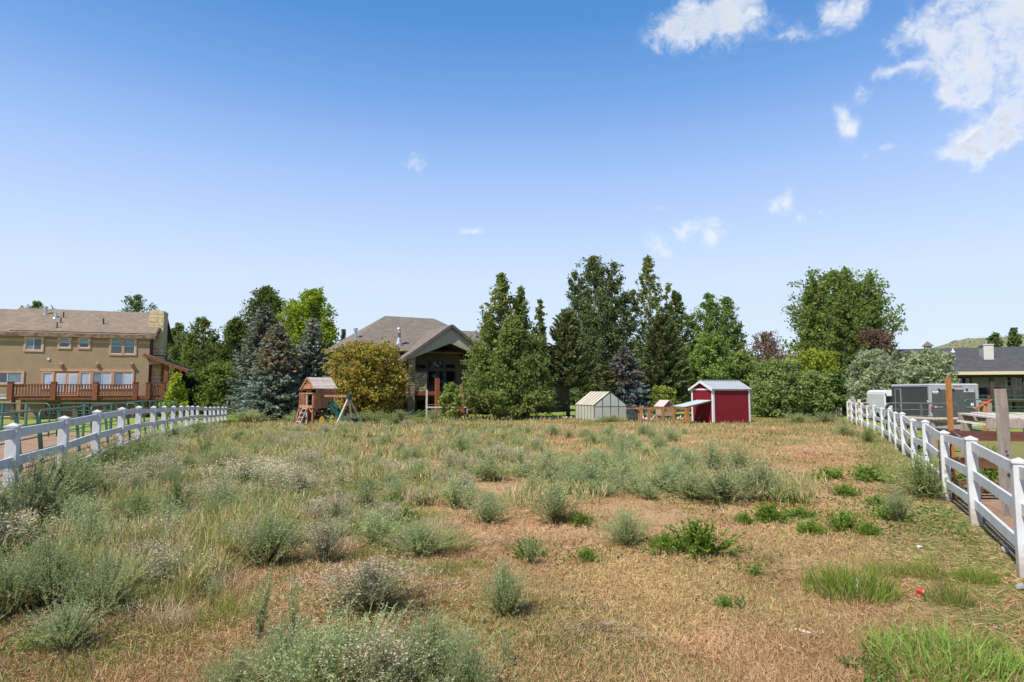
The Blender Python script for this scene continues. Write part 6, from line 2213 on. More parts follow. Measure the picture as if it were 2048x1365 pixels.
# ------------------------------------------------------------------ brush of the field
def sage_mesh(seed, n_stem=150, h=0.85, spread=0.6, c1=(.22, .27, .095), c2=(.44, .49, .27), head=0.0, hc=(.66, .56, .40), leafn=17, green_base=True, lw=0.010, ll=0.055):
    """bush of many thin stems from one root crown, narrow leaves up each stem, dry seed heads on some"""
    r = np.random.default_rng(seed)
    V, Cc = [], []
    az = r.uniform(0, 6.283, n_stem)
    til = np.abs(r.normal(0, 0.36, n_stem)) * spread / 0.6
    til = np.minimum(til, 1.15)
    Ls = h * r.uniform(0.55, 1.05, n_stem) * (1 - 0.18 * til)
    b0 = np.stack([np.cos(az) * til * 0.10, np.sin(az) * til * 0.10, np.full(n_stem, -0.03)], 1) + r.normal(0, .02, (n_stem, 3)) * [1, 1, 0]
    nseg = 4
    u = np.linspace(0, 1, nseg + 1)
    tilu = til[:, None] * (0.75 + 0.5 * u[None, :])
    step = Ls[:, None] / nseg
    dx = np.sin(tilu) * step
    dzv = np.cos(tilu) * step
    bend = r.normal(0, 0.15, n_stem)
    azu = az[:, None] + bend[:, None] * u[None, :]
    P = np.zeros((n_stem, nseg + 1, 3))
    P[:, 0] = b0
    for k in range(nseg):
        P[:, k + 1, 0] = P[:, k, 0] + dx[:, k] * np.cos(azu[:, k])
        P[:, k + 1, 1] = P[:, k, 1] + dx[:, k] * np.sin(azu[:, k])
        P[:, k + 1, 2] = P[:, k, 2] + dzv[:, k]
    shade_t = r.uniform(0, 1, n_stem)
    stem_c = np.array([.16, .15, .075])[None] * r.uniform(.7, 1.3, (n_stem, 1))
    side = np.stack([-np.sin(az), np.cos(az), np.zeros(n_stem)], 1)
    for k in range(nseg):
        w0, w1 = 0.0042 * (1 - .75 * u[k]), 0.0042 * (1 - .75 * u[k + 1])
        V.append(np.stack([P[:, k] - side * w0, P[:, k] + side * w0, P[:, k + 1] + side * w1, P[:, k + 1] - side * w1], 1))
        cc = stem_c if k < 2 else stem_c * .4 + (np.array(c1) + np.array(c2))[None] * .3
        Cc.append(cc)
    # leaves
    nl = n_stem * leafn
    si = np.repeat(np.arange(n_stem), leafn)
    q = r.uniform(0.22, 1.0, nl) ** 0.8
    f = q * nseg
    k0 = np.minimum(f.astype(int), nseg - 1)
    fr_ = (f - k0)[:, None]
    base = P[si, k0] * (1 - fr_) + P[si, k0 + 1] * fr_
    ax = norm(P[si, k0 + 1] - P[si, k0])
    d = norm(ax * 0.9 + r.normal(0, .55, (nl, 3)))
    ln = (ll * r.uniform(.6, 1.35, nl) * (1.15 - .45 * q))[:, None]
    wd = norm(np.cross(d, r.normal(size=(nl, 3)))) * (lw * 0.5 * r.uniform(.7, 1.3, nl))[:, None]
    V.append(np.stack([base, base + d * ln * .5 + wd, base + d * ln, base + d * ln * .5 - wd], 1))
    t = np.clip(.45 * shade_t[si] + .65 * q - .1 + r.normal(0, .15, nl), 0, 1)[:, None]
    col = np.array(c1)[None] * (1 - t) + np.array(c2)[None] * t
    if green_base:
        gb = np.clip(1.0 - q * 2.0, 0, 1)[:, None]
        col = col * (1 - gb) + np.array([.20, .26, .06])[None] * gb
    Cc.append(col * r.uniform(.85, 1.15, (nl, 1)))
    if head > 0:
        hs = np.where(r.uniform(size=n_stem) < head)[0]
        m_ = len(hs) * 14
        hi = np.repeat(hs, 14)
        c0 = P[hi, -1] + r.normal(0, .032, (m_, 3)) + norm(P[hi, -1] - P[hi, -2]) * r.uniform(-.09, .05, (m_, 1))
        V.append(leaf_quads(c0, 0.016, r, 1.3))
        Cc.append(np.array(hc)[None] * r.uniform(.7, 1.2, (m_, 1)))
        # dry flower stalks
        V.append(np.stack([P[hs, -1] - side[hs] * .002, P[hs, -1] + side[hs] * .002, P[hs, -1] + norm(P[hs, -1] - P[hs, -2]) * .12 + side[hs] * .0015, P[hs, -1] + norm(P[hs, -1] - P[hs, -2]) * .12 - side[hs] * .0015], 1))
        Cc.append(np.array([.36, .27, .17])[None] * r.uniform(.8, 1.2, (len(hs), 1)))
    return quads_mesh('brush_shape', np.concatenate(V), 4, np.concatenate(Cc), M['brush'], False)


def weed_mesh(seed, n_stem=120, h=0.3, c1=(.11, .19, .03), c2=(.24, .34, .07), leafn=16, lw=.018, ll=.033, spread=.8):
    return sage_mesh(seed, n_stem, h, spread, c1, c2, 0, leafn=leafn, green_base=False, lw=lw, ll=ll)


def tuft_mesh(seed, n=420, h=0.36, rad=0.42, c1=(.15, .25, .035), c2=(.31, .42, .085), flat=1.0):
    r = np.random.default_rng(seed)
    a = r.uniform(0, 6.283, n)
    rr_ = rad * np.sqrt(r.uniform(0, 1, n))
    b = np.stack([rr_ * np.cos(a), rr_ * np.sin(a) * flat, np.full(n, -.02)], 1)
    L = h * r.uniform(.4, 1.1, n) * (1 - .45 * (rr_ / rad) ** 2)
    ln = norm(np.stack([np.cos(a) * rr_ / rad * .55 + r.normal(0, .25, n), np.sin(a) * rr_ / rad * .55 + r.normal(0, .25, n), np.full(n, 1.0)], 1))
    mid = b + ln * (L * .55)[:, None]
    tip = mid + norm(ln + np.stack([r.normal(0, .5, n), r.normal(0, .5, n), -.15 + 0 * a], 1)) * (L * .5)[:, None]
    s = norm(np.cross(ln, r.normal(size=(n, 3))))
    w0, w1 = .0042, .0034
    V = np.concatenate([np.stack([b - s * w0, b + s * w0, mid + s * w1, mid - s * w1], 1), np.stack([mid - s * w1, mid + s * w1, tip + s * .0006, tip - s * .0006], 1)])
    t = r.uniform(0, 1, n)[:, None]
    c = np.array(c1) * (1 - t) + np.array(c2) * t
    dry = r.uniform(size=n) < .12
    c[dry] = np.array([.45, .33, .17])
    return quads_mesh('tuft_shape', V, 4, np.concatenate([c * .92, c]), M['brush'], False)


sages = [sage_mesh(100 + i, 150, .85, sp, head=0) for i, sp in enumerate((.55, .7, .62, .8))]
sages_b = [sage_mesh(120 + i, 230, .85, sp, head=0, leafn=13) for i, sp in enumerate((.7, .85))]
tans = [sage_mesh(140 + i, 150, .85, sp, c1=(.22, .25, .12), c2=(.43, .45, .29), head=hd * .7) for i, (sp, hd) in enumerate(((.6, .6), (.75, .8), (.8, .95), (.55, .5)))]
sparse = [sage_mesh(160 + i, 34, .85, .45, leafn=20) for i in range(3)]
grn = [sage_mesh(170 + i, 190, .85, .75, c1=(.15, .20, .06), c2=(.34, .40, .18)) for i in range(2)]
feathery = [sage_mesh(200 + i, 330, .85, leafn=24, lw=.0065, ll=.036, spread=sp_) for i, sp_ in enumerate((.8, .55))]
feathery_tan = [sage_mesh(204, 300, .85, .75, c1=(.22, .25, .12), c2=(.43, .46, .30), head=.35, leafn=20, lw=.0065, ll=.036)]
weeds = [weed_mesh(180 + i) for i in range(3)]
tufts = [tuft_mesh(190, 800, .36, .42), tuft_mesh(191, 420, .34, .36, (.16, .23, .04), (.31, .38, .10)), tuft_mesh(192, 1100, .34, .5, (.15, .25, .04), (.30, .42, .11))]


def region(x, y):
    px = 1024 + F * x / y
    if x < fence_left_x(y) + 2.2:
        return 'close beside the left white fence'
    if y > 24:
        return 'in the far brush before the playset' if px < 760 else 'in the far brush before the brown house'
    if y > 13:
        return 'in the middle brush left of the field' if px < 620 else 'in the middle brush near the field centre'
    return 'in the left foreground brush' if px < 420 else 'in the near brush left of the bare straw'


def put(name, me, x, y, w, h, mh, mw, label, cat, group=None):
    """one plant: w and h its real size, mw and mh those of the mesh"""
    o = link(name, me)
    o.location = (x, y, gzf(x, y) - .01)
    o.rotation_euler = (random.gauss(0, .07), random.gauss(0, .07), random.uniform(0, 6.28))
    o.scale = (w / mw, w / mw, h / mh)
    return tag(o, label, cat, group)


def put_px(name, me, px, pbase, ptop, wpx, mh, mw, label, cat, group=None):
    mw = .66 if mw == .95 else mw
    x, y = ground_at(px, pbase)
    h = at_depth(px, ptop, y)[1] - gzf(x, y)
    return put(name, me, x, y, wpx / F * y, max(.12, h), mh, mw, label, cat, group)


HERO = [  # px, base, top, width, mesh, look
    (745, 1222, 1112, 215, feathery_tan[0], 'wide grey green bush with pale seed heads, above the bottom clump near the centre'),
    (530, 1132, 1012, 150, feathery[1], 'dense dark green rounded bush left of the tan topped narrow one'),
    (650, 1125, 1028, 88, feathery_tan[0], 'narrow bush with tan seed heads between two dense green ones'),
    (838, 1108, 1030, 150, feathery[0], 'broad low grey green bush at the centre edge of the bare ground'),
    (1012, 1232, 1108, 112, feathery[1], 'upright spreading grey green bush standing alone left of the bare straw patch'),
    (690, 1405, 1215, 300, feathery[0], 'largest foreground bush, cut by the bottom of the picture'),
    (860, 1395, 1215, 230, feathery[1], 'large feathery foreground bush at the bottom, right of the largest one'),
    (760, 1420, 1250, 170, feathery_tan[0], 'foreground bush with dry beige heads among the large bottom bushes'),
    (470, 1405, 1285, 130, feathery[0], 'low feathery bush at the bottom edge, left end of the large clump'),
    (615, 1425, 1240, 190, feathery[1], 'broad feathery bush at the bottom between the left end and the largest one'),
    (930, 1425, 1250, 140, feathery[0], 'feathery bush closing the right end of the bottom clump'),
    (545, 1392, 1235, 120, feathery[1], 'loose grey green bush at the bottom left of the large clump'),
    (205, 1228, 1085, 135, feathery[0], 'tall dense bush in the left foreground with dark base'),
    (105, 1215, 1062, 150, feathery[1], 'tall bush beside the left frame edge, second from it'),
    (20, 1228, 1090, 130, feathery[0], 'bush cut by the left frame edge'),
    (425, 1215, 1128, 76, sparse[0], 'small thin stemmed bush standing on bare ground on the left'),
    (515, 1278, 1120, 120, sparse[1], 'tall sparse wispy bush on the straw in the lower left'),
    (585, 1290, 1130, 90, sparse[2], 'second sparse wispy bush just left of the seed headed one'),
    (130, 1298, 1195, 150, feathery[1], 'low yellow green based bush in the bottom left corner'),
    (1255, 1090, 1006, 92, feathery[0], 'compact rounded grey green bush alone right of centre'),
    (1112, 1045, 955, 130, sages[0], 'upright bush right of centre above the small bright weed'),
    (1335, 985, 922, 118, sages_b[0], 'rounded grey bush in the mid field, left of the long grey row'),
    (1100, 962, 900, 150, sages[3], 'wide pale grey bush in the middle distance'),
    (1180, 985, 915, 130, sages_b[1], 'grey bush touching the wide pale one on its right'),
    (1245, 965, 915, 110, sages[2], 'small grey bush behind the rounded grey one'),
    (1522, 1000, 915, 140, sages_b[0], 'right end bush of the long silvery row in the mid field'),
    (1445, 1005, 925, 140, sages_b[1], 'middle bush of the long silvery row in the mid field'),
    (1385, 1000, 930, 110, sages[3], 'left end bush of the long silvery row in the mid field'),
    (1425, 940, 875, 78, sages[1], 'bush rising behind the middle of the silvery row'),
    (1478, 948, 885, 84, sages_b[1], 'bush rising behind the right of the silvery row'),
    (1852, 995, 895, 148, grn[1], 'big dark green bush pressed against the right white fence'),
    (1800, 1045, 968, 70, sages[0], 'slim blue grey bush standing left of the fence bush'),
    (912, 1018, 945, 96, sages[1], 'grey bush above the straw left of the centre bushes'),
    (980, 962, 905, 100, sages_b[0], 'bush left of the wide pale grey one'),
    (490, 985, 908, 130, tans[2], 'rounded bush covered in beige seed heads on the left'),
    (290, 985, 905, 110, tans[2], 'beige seed headed bush near the left fence'),
    (1005, 888, 862, 28, grn[0], 'small dark bush alone in the far field left of centre'),
    (600, 1010, 930, 120, tans[1], 'pale seed headed bush right of the rounded beige one'),
    (290, 1150, 1075, 90, feathery_tan[0], 'dark based bush with white specked heads in the left foreground'),
    (395, 885, 838, 80, grn[1], 'dark green bush at the far end of the left white fence'),
    (1060, 1130, 1050, 90, sparse[0], 'thin bush beside the bright weed right of centre'),
    (920, 915, 862, 70, grn[0], 'dark bush in the middle distance left of the centre'),
    (58, 1045, 900, 140, feathery[0], 'tall feathery bush hiding the foot of the first left fence post'),
    (112, 1022, 893, 110, feathery[1], 'feathery bush right of the one hiding the first left fence post'),
    (150, 1003, 888, 130, grn[0], 'dark green bush covering the foot of the nearest left fence post'),
    (222, 968, 866, 120, grn[1], 'tall dark green bush against the second left fence post'),
    (275, 940, 860, 90, grn[0], 'tall bush against the left fence, third from the frame edge'),
    (318, 915, 862, 60, sages_b[0], 'grey bush against the left fence before its fourth post'),
    (352, 890, 845, 80, sages_b[1], 'round grey bush against the left fence, beyond the tall dark ones'),
    (1010, 1330, 1250, 60, sparse[2], 'small sparse bush at the right of the bottom clump'),
]
for (px, b_, t_, w_, me, lab) in HERO:
    put_px('sagebrush' if me not in tans + feathery_tan else 'rabbitbrush', me, px, b_, t_, w_, .85, .95, lab, 'bush')

r = np.random.default_rng(42)
placed = [ground_at(h_[0], h_[1]) for h_ in HERO]
n_left = n_right = 0
tries = 0
GL = 'grey green bushes crowding the left half of the field'
GT = 'beige seed headed bushes in the left half of the field'
GR = 'scattered grey bushes in the right half of the field'
while n_left < 215 and tries < 9000:
    tries += 1
    py = 842 + 400 * r.uniform() ** 1.25
    lim = 1100 if py < 940 else (980 if py < 1050 else (780 if py < 1120 else 520))
    px = r.uniform(-80, lim)
    if py > 1120 and (px > 330 or r.uniform() < .5):
        continue
    if px > 520 and 1070 < py and r.uniform() < .6:
        continue
    if px > 700 and r.uniform() < .3:
        continue
    x, y = ground_at(px, py)
    if x < fence_left_x(y) + .25 or y > 36:
        continue
    md = min((x - a) ** 2 + (y - b) ** 2 for a, b in placed) ** .5
    if md < .50 + .012 * y:
        continue
    placed.append((x, y))
    n_left += 1
    dens_tan = vnoise(x, y, 3.0, 77)
    pick = r.uniform()
    w_ = r.uniform(.7, 1.35)
    h_ = r.uniform(.34, .70) * (1.12 if px < 450 else .85)
    if y > 22:
        h_ *= .85
    if pick < .30 + .55 * (dens_tan - .45):
        put('rabbitbrush', tans[r.integers(4)], x, y, w_, h_, .85, .95, 'beige seed headed bush ' + region(x, y), 'bush', 'beige seed headed bushes ' + region(x, y))
    elif pick < .9:
        put('sagebrush', (sages + sages_b + grn)[r.integers(8)], x, y, w_, h_, .85, .95, 'grey green bush ' + region(x, y), 'bush', 'grey green bushes ' + region(x, y))
    else:
        put('sagebrush', sparse[r.integers(3)], x, y, w_, h_, .85, .95, 'thin stemmed sparse bush ' + region(x, y), 'bush', 'thin stemmed bushes ' + region(x, y))
tries = 0
while n_right < 62 and tries < 3000:
    tries += 1
    py = r.uniform(868, 1000)
    px = r.uniform(900, 1650)
    if py > 930 and px > 1560:
        continue
    if vnoise(px, py * 3, 160, 5) < .36:
        continue
    x, y = ground_at(px, py)
    if min((x - a) ** 2 + (y - b) ** 2 for a, b in placed) ** .5 < .6:
        continue
    placed.append((x, y))
    n_right += 1
    put('sagebrush', (sages + sages_b)[r.integers(6)], x, y, r.uniform(.9, 1.7), r.uniform(.32, .62), .85, .95, 'low grey bush scattered ' + ('left of' if px < 1150 else 'around' if px < 1420 else 'at the right end of') + ' the long silvery row', 'bush', 'low grey bushes ' + ('left of' if px < 1150 else 'around' if px < 1420 else 'at the right end of') + ' the silvery row')

tan_tuft = [tuft_mesh(210, 300, .42, .34, (.42, .31, .16), (.70, .56, .36)), tuft_mesh(211, 220, .5, .26, (.40, .30, .16), (.66, .54, .36))]
ylw = [tuft_mesh(212, 380, .36, .4, (.20, .24, .05), (.40, .42, .14)), tuft_mesh(213, 300, .4, .3, (.17, .24, .06), (.34, .40, .15))]
for k in range(110):
    for t_ in range(40):
        py = 850 + 400 * r.uniform() ** 1.1
        px = r.uniform(-60, 1150 if py < 960 else (900 if py < 1120 else 480))
        x, y = ground_at(px, py)
        if x > fence_left_x(y) + .3 and y < 34 and min((x - a) ** 2 + (y - b) ** 2 for a, b in placed) ** .5 > .35:
            break
    placed.append((x, y))
    if k % 2:
        put('dry_bunchgrass', tan_tuft[r.integers(2)], x, y, r.uniform(.4, .9), r.uniform(.22, .5), .45, .7, 'bunch of dry straw coloured grass ' + region(x, y), 'bunchgrass', 'dry bunches ' + region(x, y))
    else:
        put('green_bunchgrass', ylw[r.integers(2)], x, y, r.uniform(.4, .9), r.uniform(.2, .42), .38, .75, 'bunch of yellow green grass ' + region(x, y), 'bunchgrass', 'yellow green bunches ' + region(x, y))

WEED = [(1395, 1108, 1030, 135, 'largest bright green weed, right of the rounded grey bush'), (1330, 1098, 1060, 60, 'bright weed touching the largest one on its left'), (1056, 1115, 1068, 66, 'bright green weed alone on straw right of centre'), (1172, 1122, 1092, 60, 'pale sprawling weed below the compact grey bush'),
        (1540, 1042, 1000, 74, 'leafy weed under the silvery row'), (1620, 1068, 1035, 66, 'round leafy weed in the middle of the right straw'), (1688, 1060, 1015, 70, 'leafy weed left of the slim blue grey bush'), (1738, 1070, 1038, 48, 'compact round weed below the slim blue grey bush'),
        (1690, 992, 962, 56, 'small leafy weed in the upper right straw'), (1655, 958, 930, 80, 'spreading weed left of the fence bush'), (1740, 960, 925, 84, 'spreading weed beside the fence bush'), (1590, 1005, 975, 60, 'leafy weed at the right end of the silvery row'),
        (812, 1045, 1005, 54, 'bright weed among the bushes left of centre'), (790, 1010, 980, 46, 'bright weed behind the one among the centre bushes'), (1780, 1040, 1005, 74, 'weed at the foot of the slim blue grey bush'), (1600, 1035, 1010, 60, 'weed behind the round leafy one on the right'),
        (1755, 1012, 988, 50, 'weed behind the slim blue grey bush'), (1160, 1048, 1020, 50, 'weed right of the upright centre bush'), (960, 955, 930, 60, 'weed under the bush in the middle distance'), (1490, 1050, 1020, 46, 'weed in the straw left of the leafy ones'),
        (1450, 1215, 1195, 40, 'flat weed on the bare straw in the lower right'), (1510, 1150, 1128, 36, 'tiny weed left of the bright grass tuft'), (540, 1000, 965, 44, 'weed between beige bushes on the left'), (90, 1130, 1098, 70, 'weed low between the left foreground bushes'), (60, 1300, 1265, 50, 'weed at the bottom left corner')]
for i, (px, b_, t_, w_, lab) in enumerate(WEED):
    put_px('leafy_weed', weeds[i % 3], px, b_, t_, w_, .3, .42, lab, 'weed')
TUFT = [(1700, 1188, 1098, 165, tufts[0], 'large bright green grass tuft on the right, left of the red can'), (1895, 1338, 1235, 250, tufts[2], 'widest grass tuft at the bottom right corner'), (1900, 1208, 1130, 100, tufts[1], 'grass tuft right of the red can'),
        (1845, 1150, 1100, 100, tufts[1], 'short grass patch above the red can'), (1775, 1148, 1105, 90, tufts[1], 'short grass patch right of the large tuft'), (1950, 1160, 1120, 80, tufts[0], 'dark short tuft near the white fence foot'),
        (880, 1148, 1110, 120, tufts[1], 'olive grass strip under the broad central bush'), (800, 1140, 1108, 80, tufts[1], 'olive grass at the left of the grass strip'), (950, 1135, 1105, 60, tufts[1], 'green grass at the right of the grass strip'),
        (1900, 1395, 1330, 90, tufts[1], 'grass tuft cut by the bottom edge on the right'), (1990, 1300, 1250, 60, tufts[1], 'sparse tuft at the right frame edge'), (1180, 955, 935, 100, tufts[1], 'green grass between the grey mid field bushes'), (610, 1010, 985, 60, tufts[0], 'green grass between the beige bushes'), (440, 1350, 1310, 60, tufts[1], 'yellow green grass at the bottom on the left')]
for (px, b_, t_, w_, me, lab) in TUFT:
    put_px('grass_tuft', me, px, b_, t_, w_, .36, .9, lab, 'grass tuft')


def rosette(px, py, label):
    x, y = ground_at(px, py)
    rr_ = np.random.default_rng(int(px))
    n = 16
    a = np.linspace(0, 6.28, n, endpoint=False) + rr_.normal(0, .15, n)
    d = np.stack([np.cos(a), np.sin(a), .45 + 0 * a], 1)
    s = np.stack([-np.sin(a), np.cos(a), 0 * a], 1)
    L = rr_.uniform(.09, .17, n)[:, None]
    z = np.array([0, 0, 1.0])
    V = np.stack([s * .004, d * L * .6 + s * .016, d * L - z * L * .25, d * L * .6 - s * .016], 1)
    o = quads_mesh('dandelion_rosette', V, 4, tint(rr_, n, (.06, .11, .03), (.13, .20, .06)), M['brush'])
    o.location = (x, y, gzf(x, y))
    tag(o, label, 'weed')


rosette(1703, 1330, 'dark dandelion rosette on bare straw below the large tuft')
rosette(1462, 1208, 'dandelion rosette with a fleck of yellow in the lower right straw')
# dried fallen stalks
for (px, py, n, ln, lab) in ((1190, 1275, 26, .9, 'tangle of dead pale stalks on bare straw at the bottom centre'), (120, 1250, 40, .9, 'dead pale stalks lying between the left foreground bushes'), (1010, 1090, 24, .8, 'dead stalks around the bright weed right of centre')):
    x, y = ground_at(px, py)
    rr_ = random.Random(px)
    mb = MB()
    for k in range(n):
        a = rr_.uniform(0, 6.28)
        l = ln * rr_.uniform(.25, .6)
        cx, cy = rr_.gauss(0, .22), rr_.gauss(0, .16)
        cu = rr_.uniform(-.8, .8)
        pts = []
        for q in range(6):
            t = q / 5
            an = a + cu * t
            pts.append((cx + math.cos(an) * l * t, cy + math.sin(an) * l * t, .015 + rr_.uniform(0, .01) + .07 * math.sin(t * 3.1) * rr_.random()))
        mb.tube(pts, [.0035] * 5 + [.002], 3, False)
    o = mb.build('dead_stalks', M['log'])
    o.location = (x, y, gzf(x, y))
    tag(o, lab, 'dead stalks', kind='stuff')

# brush on the far field edges
for i, (px, py, t_, w_, lab) in enumerate(((735, 848, 820, 120, 'tall grey green weeds left before the stone column'), (800, 848, 818, 110, 'tall grey green weeds at the foot of the stone column'), (867, 846, 815, 40, 'tall weeds by the trellis post'), (1650, 846, 822, 70, 'silvery weeds before the log stack'), (1600, 845, 825, 70, 'green weeds under the lilac'), (1690, 872, 840, 60, 'weeds at the far end of the right fence'), (1735, 885, 850, 40, 'dry weeds along the right fence'), (1225, 844, 829, 70, 'weeds growing at the greenhouse corner'), (500, 846, 815, 90, 'weeds before the foot of the spruces'), (590, 848, 822, 80, 'weeds left of the playset ladder'))):
    put_px('tall_weeds', (grn + sages)[i % 6], px, py, t_, w_, .85, .95, lab, 'weeds')
# greenery inside the right corral
for i, (px, py, t_, w_, lab) in enumerate(((1955, 985, 945, 90, 'green weeds behind the nearest fence rails'), (1985, 960, 885, 60, 'dark vine leaves under the plank rail'), (1925, 975, 940, 60, 'green weeds behind the rusty pipe'), (1830, 900, 870, 60, 'green weeds behind the middle of the fence'), (2040, 975, 930, 60, 'green weeds at the right edge behind the fence'))):
    put_px('leafy_weed', weeds[i % 3], px, py, t_, w_, .3, .42, lab, 'weed')


# ------------------------------------------------------------------ grass of the field, countless
def blades(name, n, seed, kind):
    r = np.random.default_rng(seed)
    py = r.uniform(834, 1400, n * 2)
    px = r.uniform(-120, 2170, n * 2)
    if kind == 'far':
        py = 836 + 110 * r.uniform(0, 1, n * 2) ** 1.3
    D = CAMZ * F / (py - 779.0)
    D = D * r.uniform(.96, 1.04, n * 2)
    x = (px - 1024) / F * D
    y = D
    ok = (x > fence_left_x(y) - .5) & (x < fence_right_x(y) + .1) & (y < 45.5)
    bare = smooth(.55, .72, fbm(x, y, 1.9, 70)) * .72
    if kind != 'far':
        ok &= r.uniform(size=len(x)) > bare
    x, y = x[ok][:n], y[ok][:n]
    n = len(x)
    z = gz(x, y)
    g = greenness(x, y)
    strip = smooth(2.2, .9, fence_right_x(y) - x) * (y < 28)
    isg = r.uniform(size=n) < g * .95
    if kind == 'litter':
        L = r.uniform(.035, .11, n) * (1 + .02 * y)
        el = np.abs(r.normal(.12, .3, n))
        isg &= r.uniform(size=n) < .5
        w = .0022 + .00042 * y
    elif kind == 'up':
        L = r.uniform(.035, .11, n) * (1 + .02 * y) * (1 - .55 * strip)
        el = r.normal(1.05, .32, n)
        w = .0019 + .00042 * y
    else:
        L = r.uniform(.07, .26, n) * (.5 + .8 * vnoise(x, y, 3, 31)) * (.35 + .65 * smooth(16, 30, y))
        el = r.normal(1.25, .2, n)
        w = .004 + .00048 * y
    az = r.uniform(0, 6.283, n)
    d = np.stack([np.cos(az) * np.cos(el), np.sin(az) * np.cos(el), np.sin(el)], 1)
    s = norm(np.cross(d, r.normal(size=(n, 3)))) * (w * r.uniform(.7, 1.3, n))[:, None]
    b = np.stack([x, y, z + (.004 if kind == 'litter' else -.005)], 1)
    V = np.stack([b - s, b + s, b + d * L[:, None]], 1)
    t = r.uniform(0, 1, n)[:, None]
    pat = fbm(x, y, 1.4, 44)[:, None]
    straw = np.array([.36, .235, .115]) * (1 - t) + np.array([.64, .465, .27]) * t
    straw = straw * (.66 + .68 * pat)
    p2 = smooth(.48, .72, fbm(x, y, 3.1, 57))[:, None]
    straw = straw * (1 - .5 * p2) + np.array([.36, .20, .10]) * .5 * p2
    p3 = (smooth(.5, .7, fbm(x, y, 2.2, 23)) * .4)[:, None]
    straw = straw * (1 - p3) + np.array([.42, .39, .15]) * (.7 + .6 * t) * p3
    rust = np.array([.34, .175, .075])
    k = (r.uniform(size=(n, 1)) < .13)
    straw = np.where(k, rust * (.8 + .5 * t), straw)
    grn_ = np.array([.13, .17, .04]) * (1 - t) + np.array([.27, .30, .095]) * t
    col = np.where(isg[:, None], grn_, straw)
    return tag(quads_mesh(name, V, 3, col, M['straw']), kind='stuff')


blades('dry_grass', 150000, 1, 'litter')
blades('short_grass', 90000, 2, 'up')
blades('tall_grass', 60000, 3, 'far')
# clover like green patches creeping over the straw
r = np.random.default_rng(8)
n = 26000
py = r.uniform(850, 1390, n * 3)
px = r.uniform(-60, 2100, n * 3)
D = CAMZ * F / (py - 779.0)
x, y = (px - 1024) / F * D, D
pt = fbm(x, y, 1.7, 91) + .10 * smooth(1250, 1700, px) * (py < 1110)
ok = (pt > .62) & ((py < 1100) | (px > 1700)) & (x > fence_left_x(y)) & (x < fence_right_x(y) - .2)
x, y = x[ok][:n], y[ok][:n]
for (px_, b_, t_, w_, _) in WEED:
    wx, wy = ground_at(px_, b_ - 4)
    k_ = int(w_ * 2.2)
    sp_w = w_ / F * wy
    x = np.append(x, wx + r.normal(0, sp_w * .75, k_))
    y = np.append(y, wy + r.normal(0, sp_w * .75, k_))
P_ = np.stack([x, y, gz(x, y) + r.uniform(.01, .09, len(x))], 1)
tag(quads_mesh('ground_cover', leaf_quads(P_, .018 + .0012 * y, r, 1.5, .8), 4, tint(r, len(x), (.08, .14, .03), (.20, .27, .07)), M['brush']), kind='stuff')
# the undergrowth between the bushes of the left half
r = np.random.default_rng(18)
n = 330000
py = 838 + 430 * r.uniform(0, 1, n) ** 1.15
px = r.uniform(-100, 1650, n)
D = CAMZ * F / (py - 779.0)
x, y = (px - 1024) / F * D, D
edge = np.interp(py, [838, 900, 960, 1040, 1090, 1140, 1230, 1280], [1080, 1060, 960, 800, 690, 480, 330, 40])
nz = fbm(x, y, 1.3, 61)
mid = nz > .47 + .35 * np.maximum(0, np.abs(py - 935 - 20 * np.sin(px * .013)) / 75 - .35) + .4 * np.maximum(0, np.abs(px - 1290) / 330 - .6)
mid &= (px > 960) & (r.uniform(size=n) < .4)
ok = ((px < edge + 120 * (nz - .5)) | mid) & (x > fence_left_x(y) + .05) & (nz > .44) & (y < 42)
x, y, nz = x[ok][:62000], y[ok][:62000], nz[ok][:62000]
n = len(x)
el = r.normal(1.15, .28, n)
az = r.uniform(0, 6.28, n)
d = np.stack([np.cos(az) * np.cos(el), np.sin(az) * np.cos(el), np.sin(el)], 1)
L = (r.uniform(.10, .34, n) * (.5 + 1.6 * (nz - .38)))[:, None]
hb = (r.uniform(0, .22, n) * (nz > .5))
b = np.stack([x, y, gz(x, y) + hb], 1)
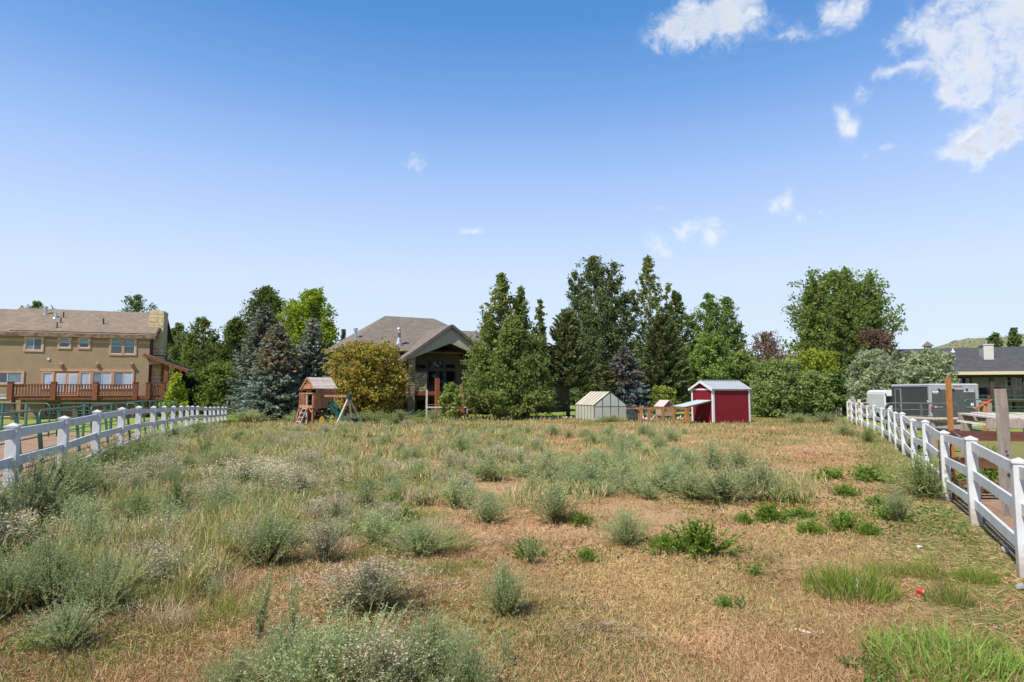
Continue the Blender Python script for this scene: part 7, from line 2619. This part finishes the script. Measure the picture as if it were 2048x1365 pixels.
s = norm(np.cross(d, r.normal(size=(n, 3)))) * ((.0028 + .00042 * y) * r.uniform(.7, 1.5, n))[:, None]
V = np.stack([b, b + d * L * .45 + s, b + d * L, b + d * L * .45 - s], 1)
c = tint(r, n, (.20, .25, .06), (.42, .45, .18))
k = r.uniform(size=n) < .42
c[k] = tint(r, int(k.sum()), (.40, .30, .15), (.70, .56, .36))
tag(quads_mesh('undergrowth', V, 4, c, M['brush']), kind='stuff')
# pebbles and clods on the bare straw
r = np.random.default_rng(28)
n = 900
py = r.uniform(860, 1390, n)
px = r.uniform(-60, 2080, n)
D = CAMZ * F / (py - 779.0)
x, y = (px - 1024) / F * D, D
ok = (x > fence_left_x(y) + .2) & (x < fence_right_x(y) - .1)
x, y = x[ok], y[ok]
n = len(x)
oct_ = np.array([[1, 0, 0], [0, 1, 0], [-1, 0, 0], [0, -1, 0], [0, 0, .8]])
sz = (r.uniform(.006, .022, n) * (1 + .03 * y))[:, None, None]
pv = oct_[None] * sz * r.uniform(.6, 1.3, (n, 5, 3)) + np.stack([x, y, gz(x, y) + .004], 1)[:, None, :]
tri = np.array([[0, 1, 4], [1, 2, 4], [2, 3, 4], [3, 0, 4]])
V = pv[:, tri].reshape(-1, 3, 3)
tag(quads_mesh('pebbles', V, 3, np.repeat(tint(r, n, (.16, .10, .065), (.46, .38, .30)), 4, 0), M['straw']), kind='stuff')
# garden grass at the lawn's edge
r = np.random.default_rng(9)
n = 30000
x = r.uniform(-22, 22, n)
y = 44.5 + np.abs(r.normal(0, 3, n))
el = r.normal(1.25, .25, n)
az = r.uniform(0, 6.28, n)
d = np.stack([np.cos(az) * np.cos(el), np.sin(az) * np.cos(el), np.sin(el)], 1)
s = norm(np.cross(d, r.normal(size=(n, 3)))) * .02
b = np.stack([x, y, gz(x, y)], 1)
V = np.stack([b - s, b + s, b + d * r.uniform(.04, .13, n)[:, None]], 1)
tag(quads_mesh('lawn_blades', V, 3, tint(r, n, (.17, .23, .035), (.30, .35, .075)), M['straw']), kind='stuff')
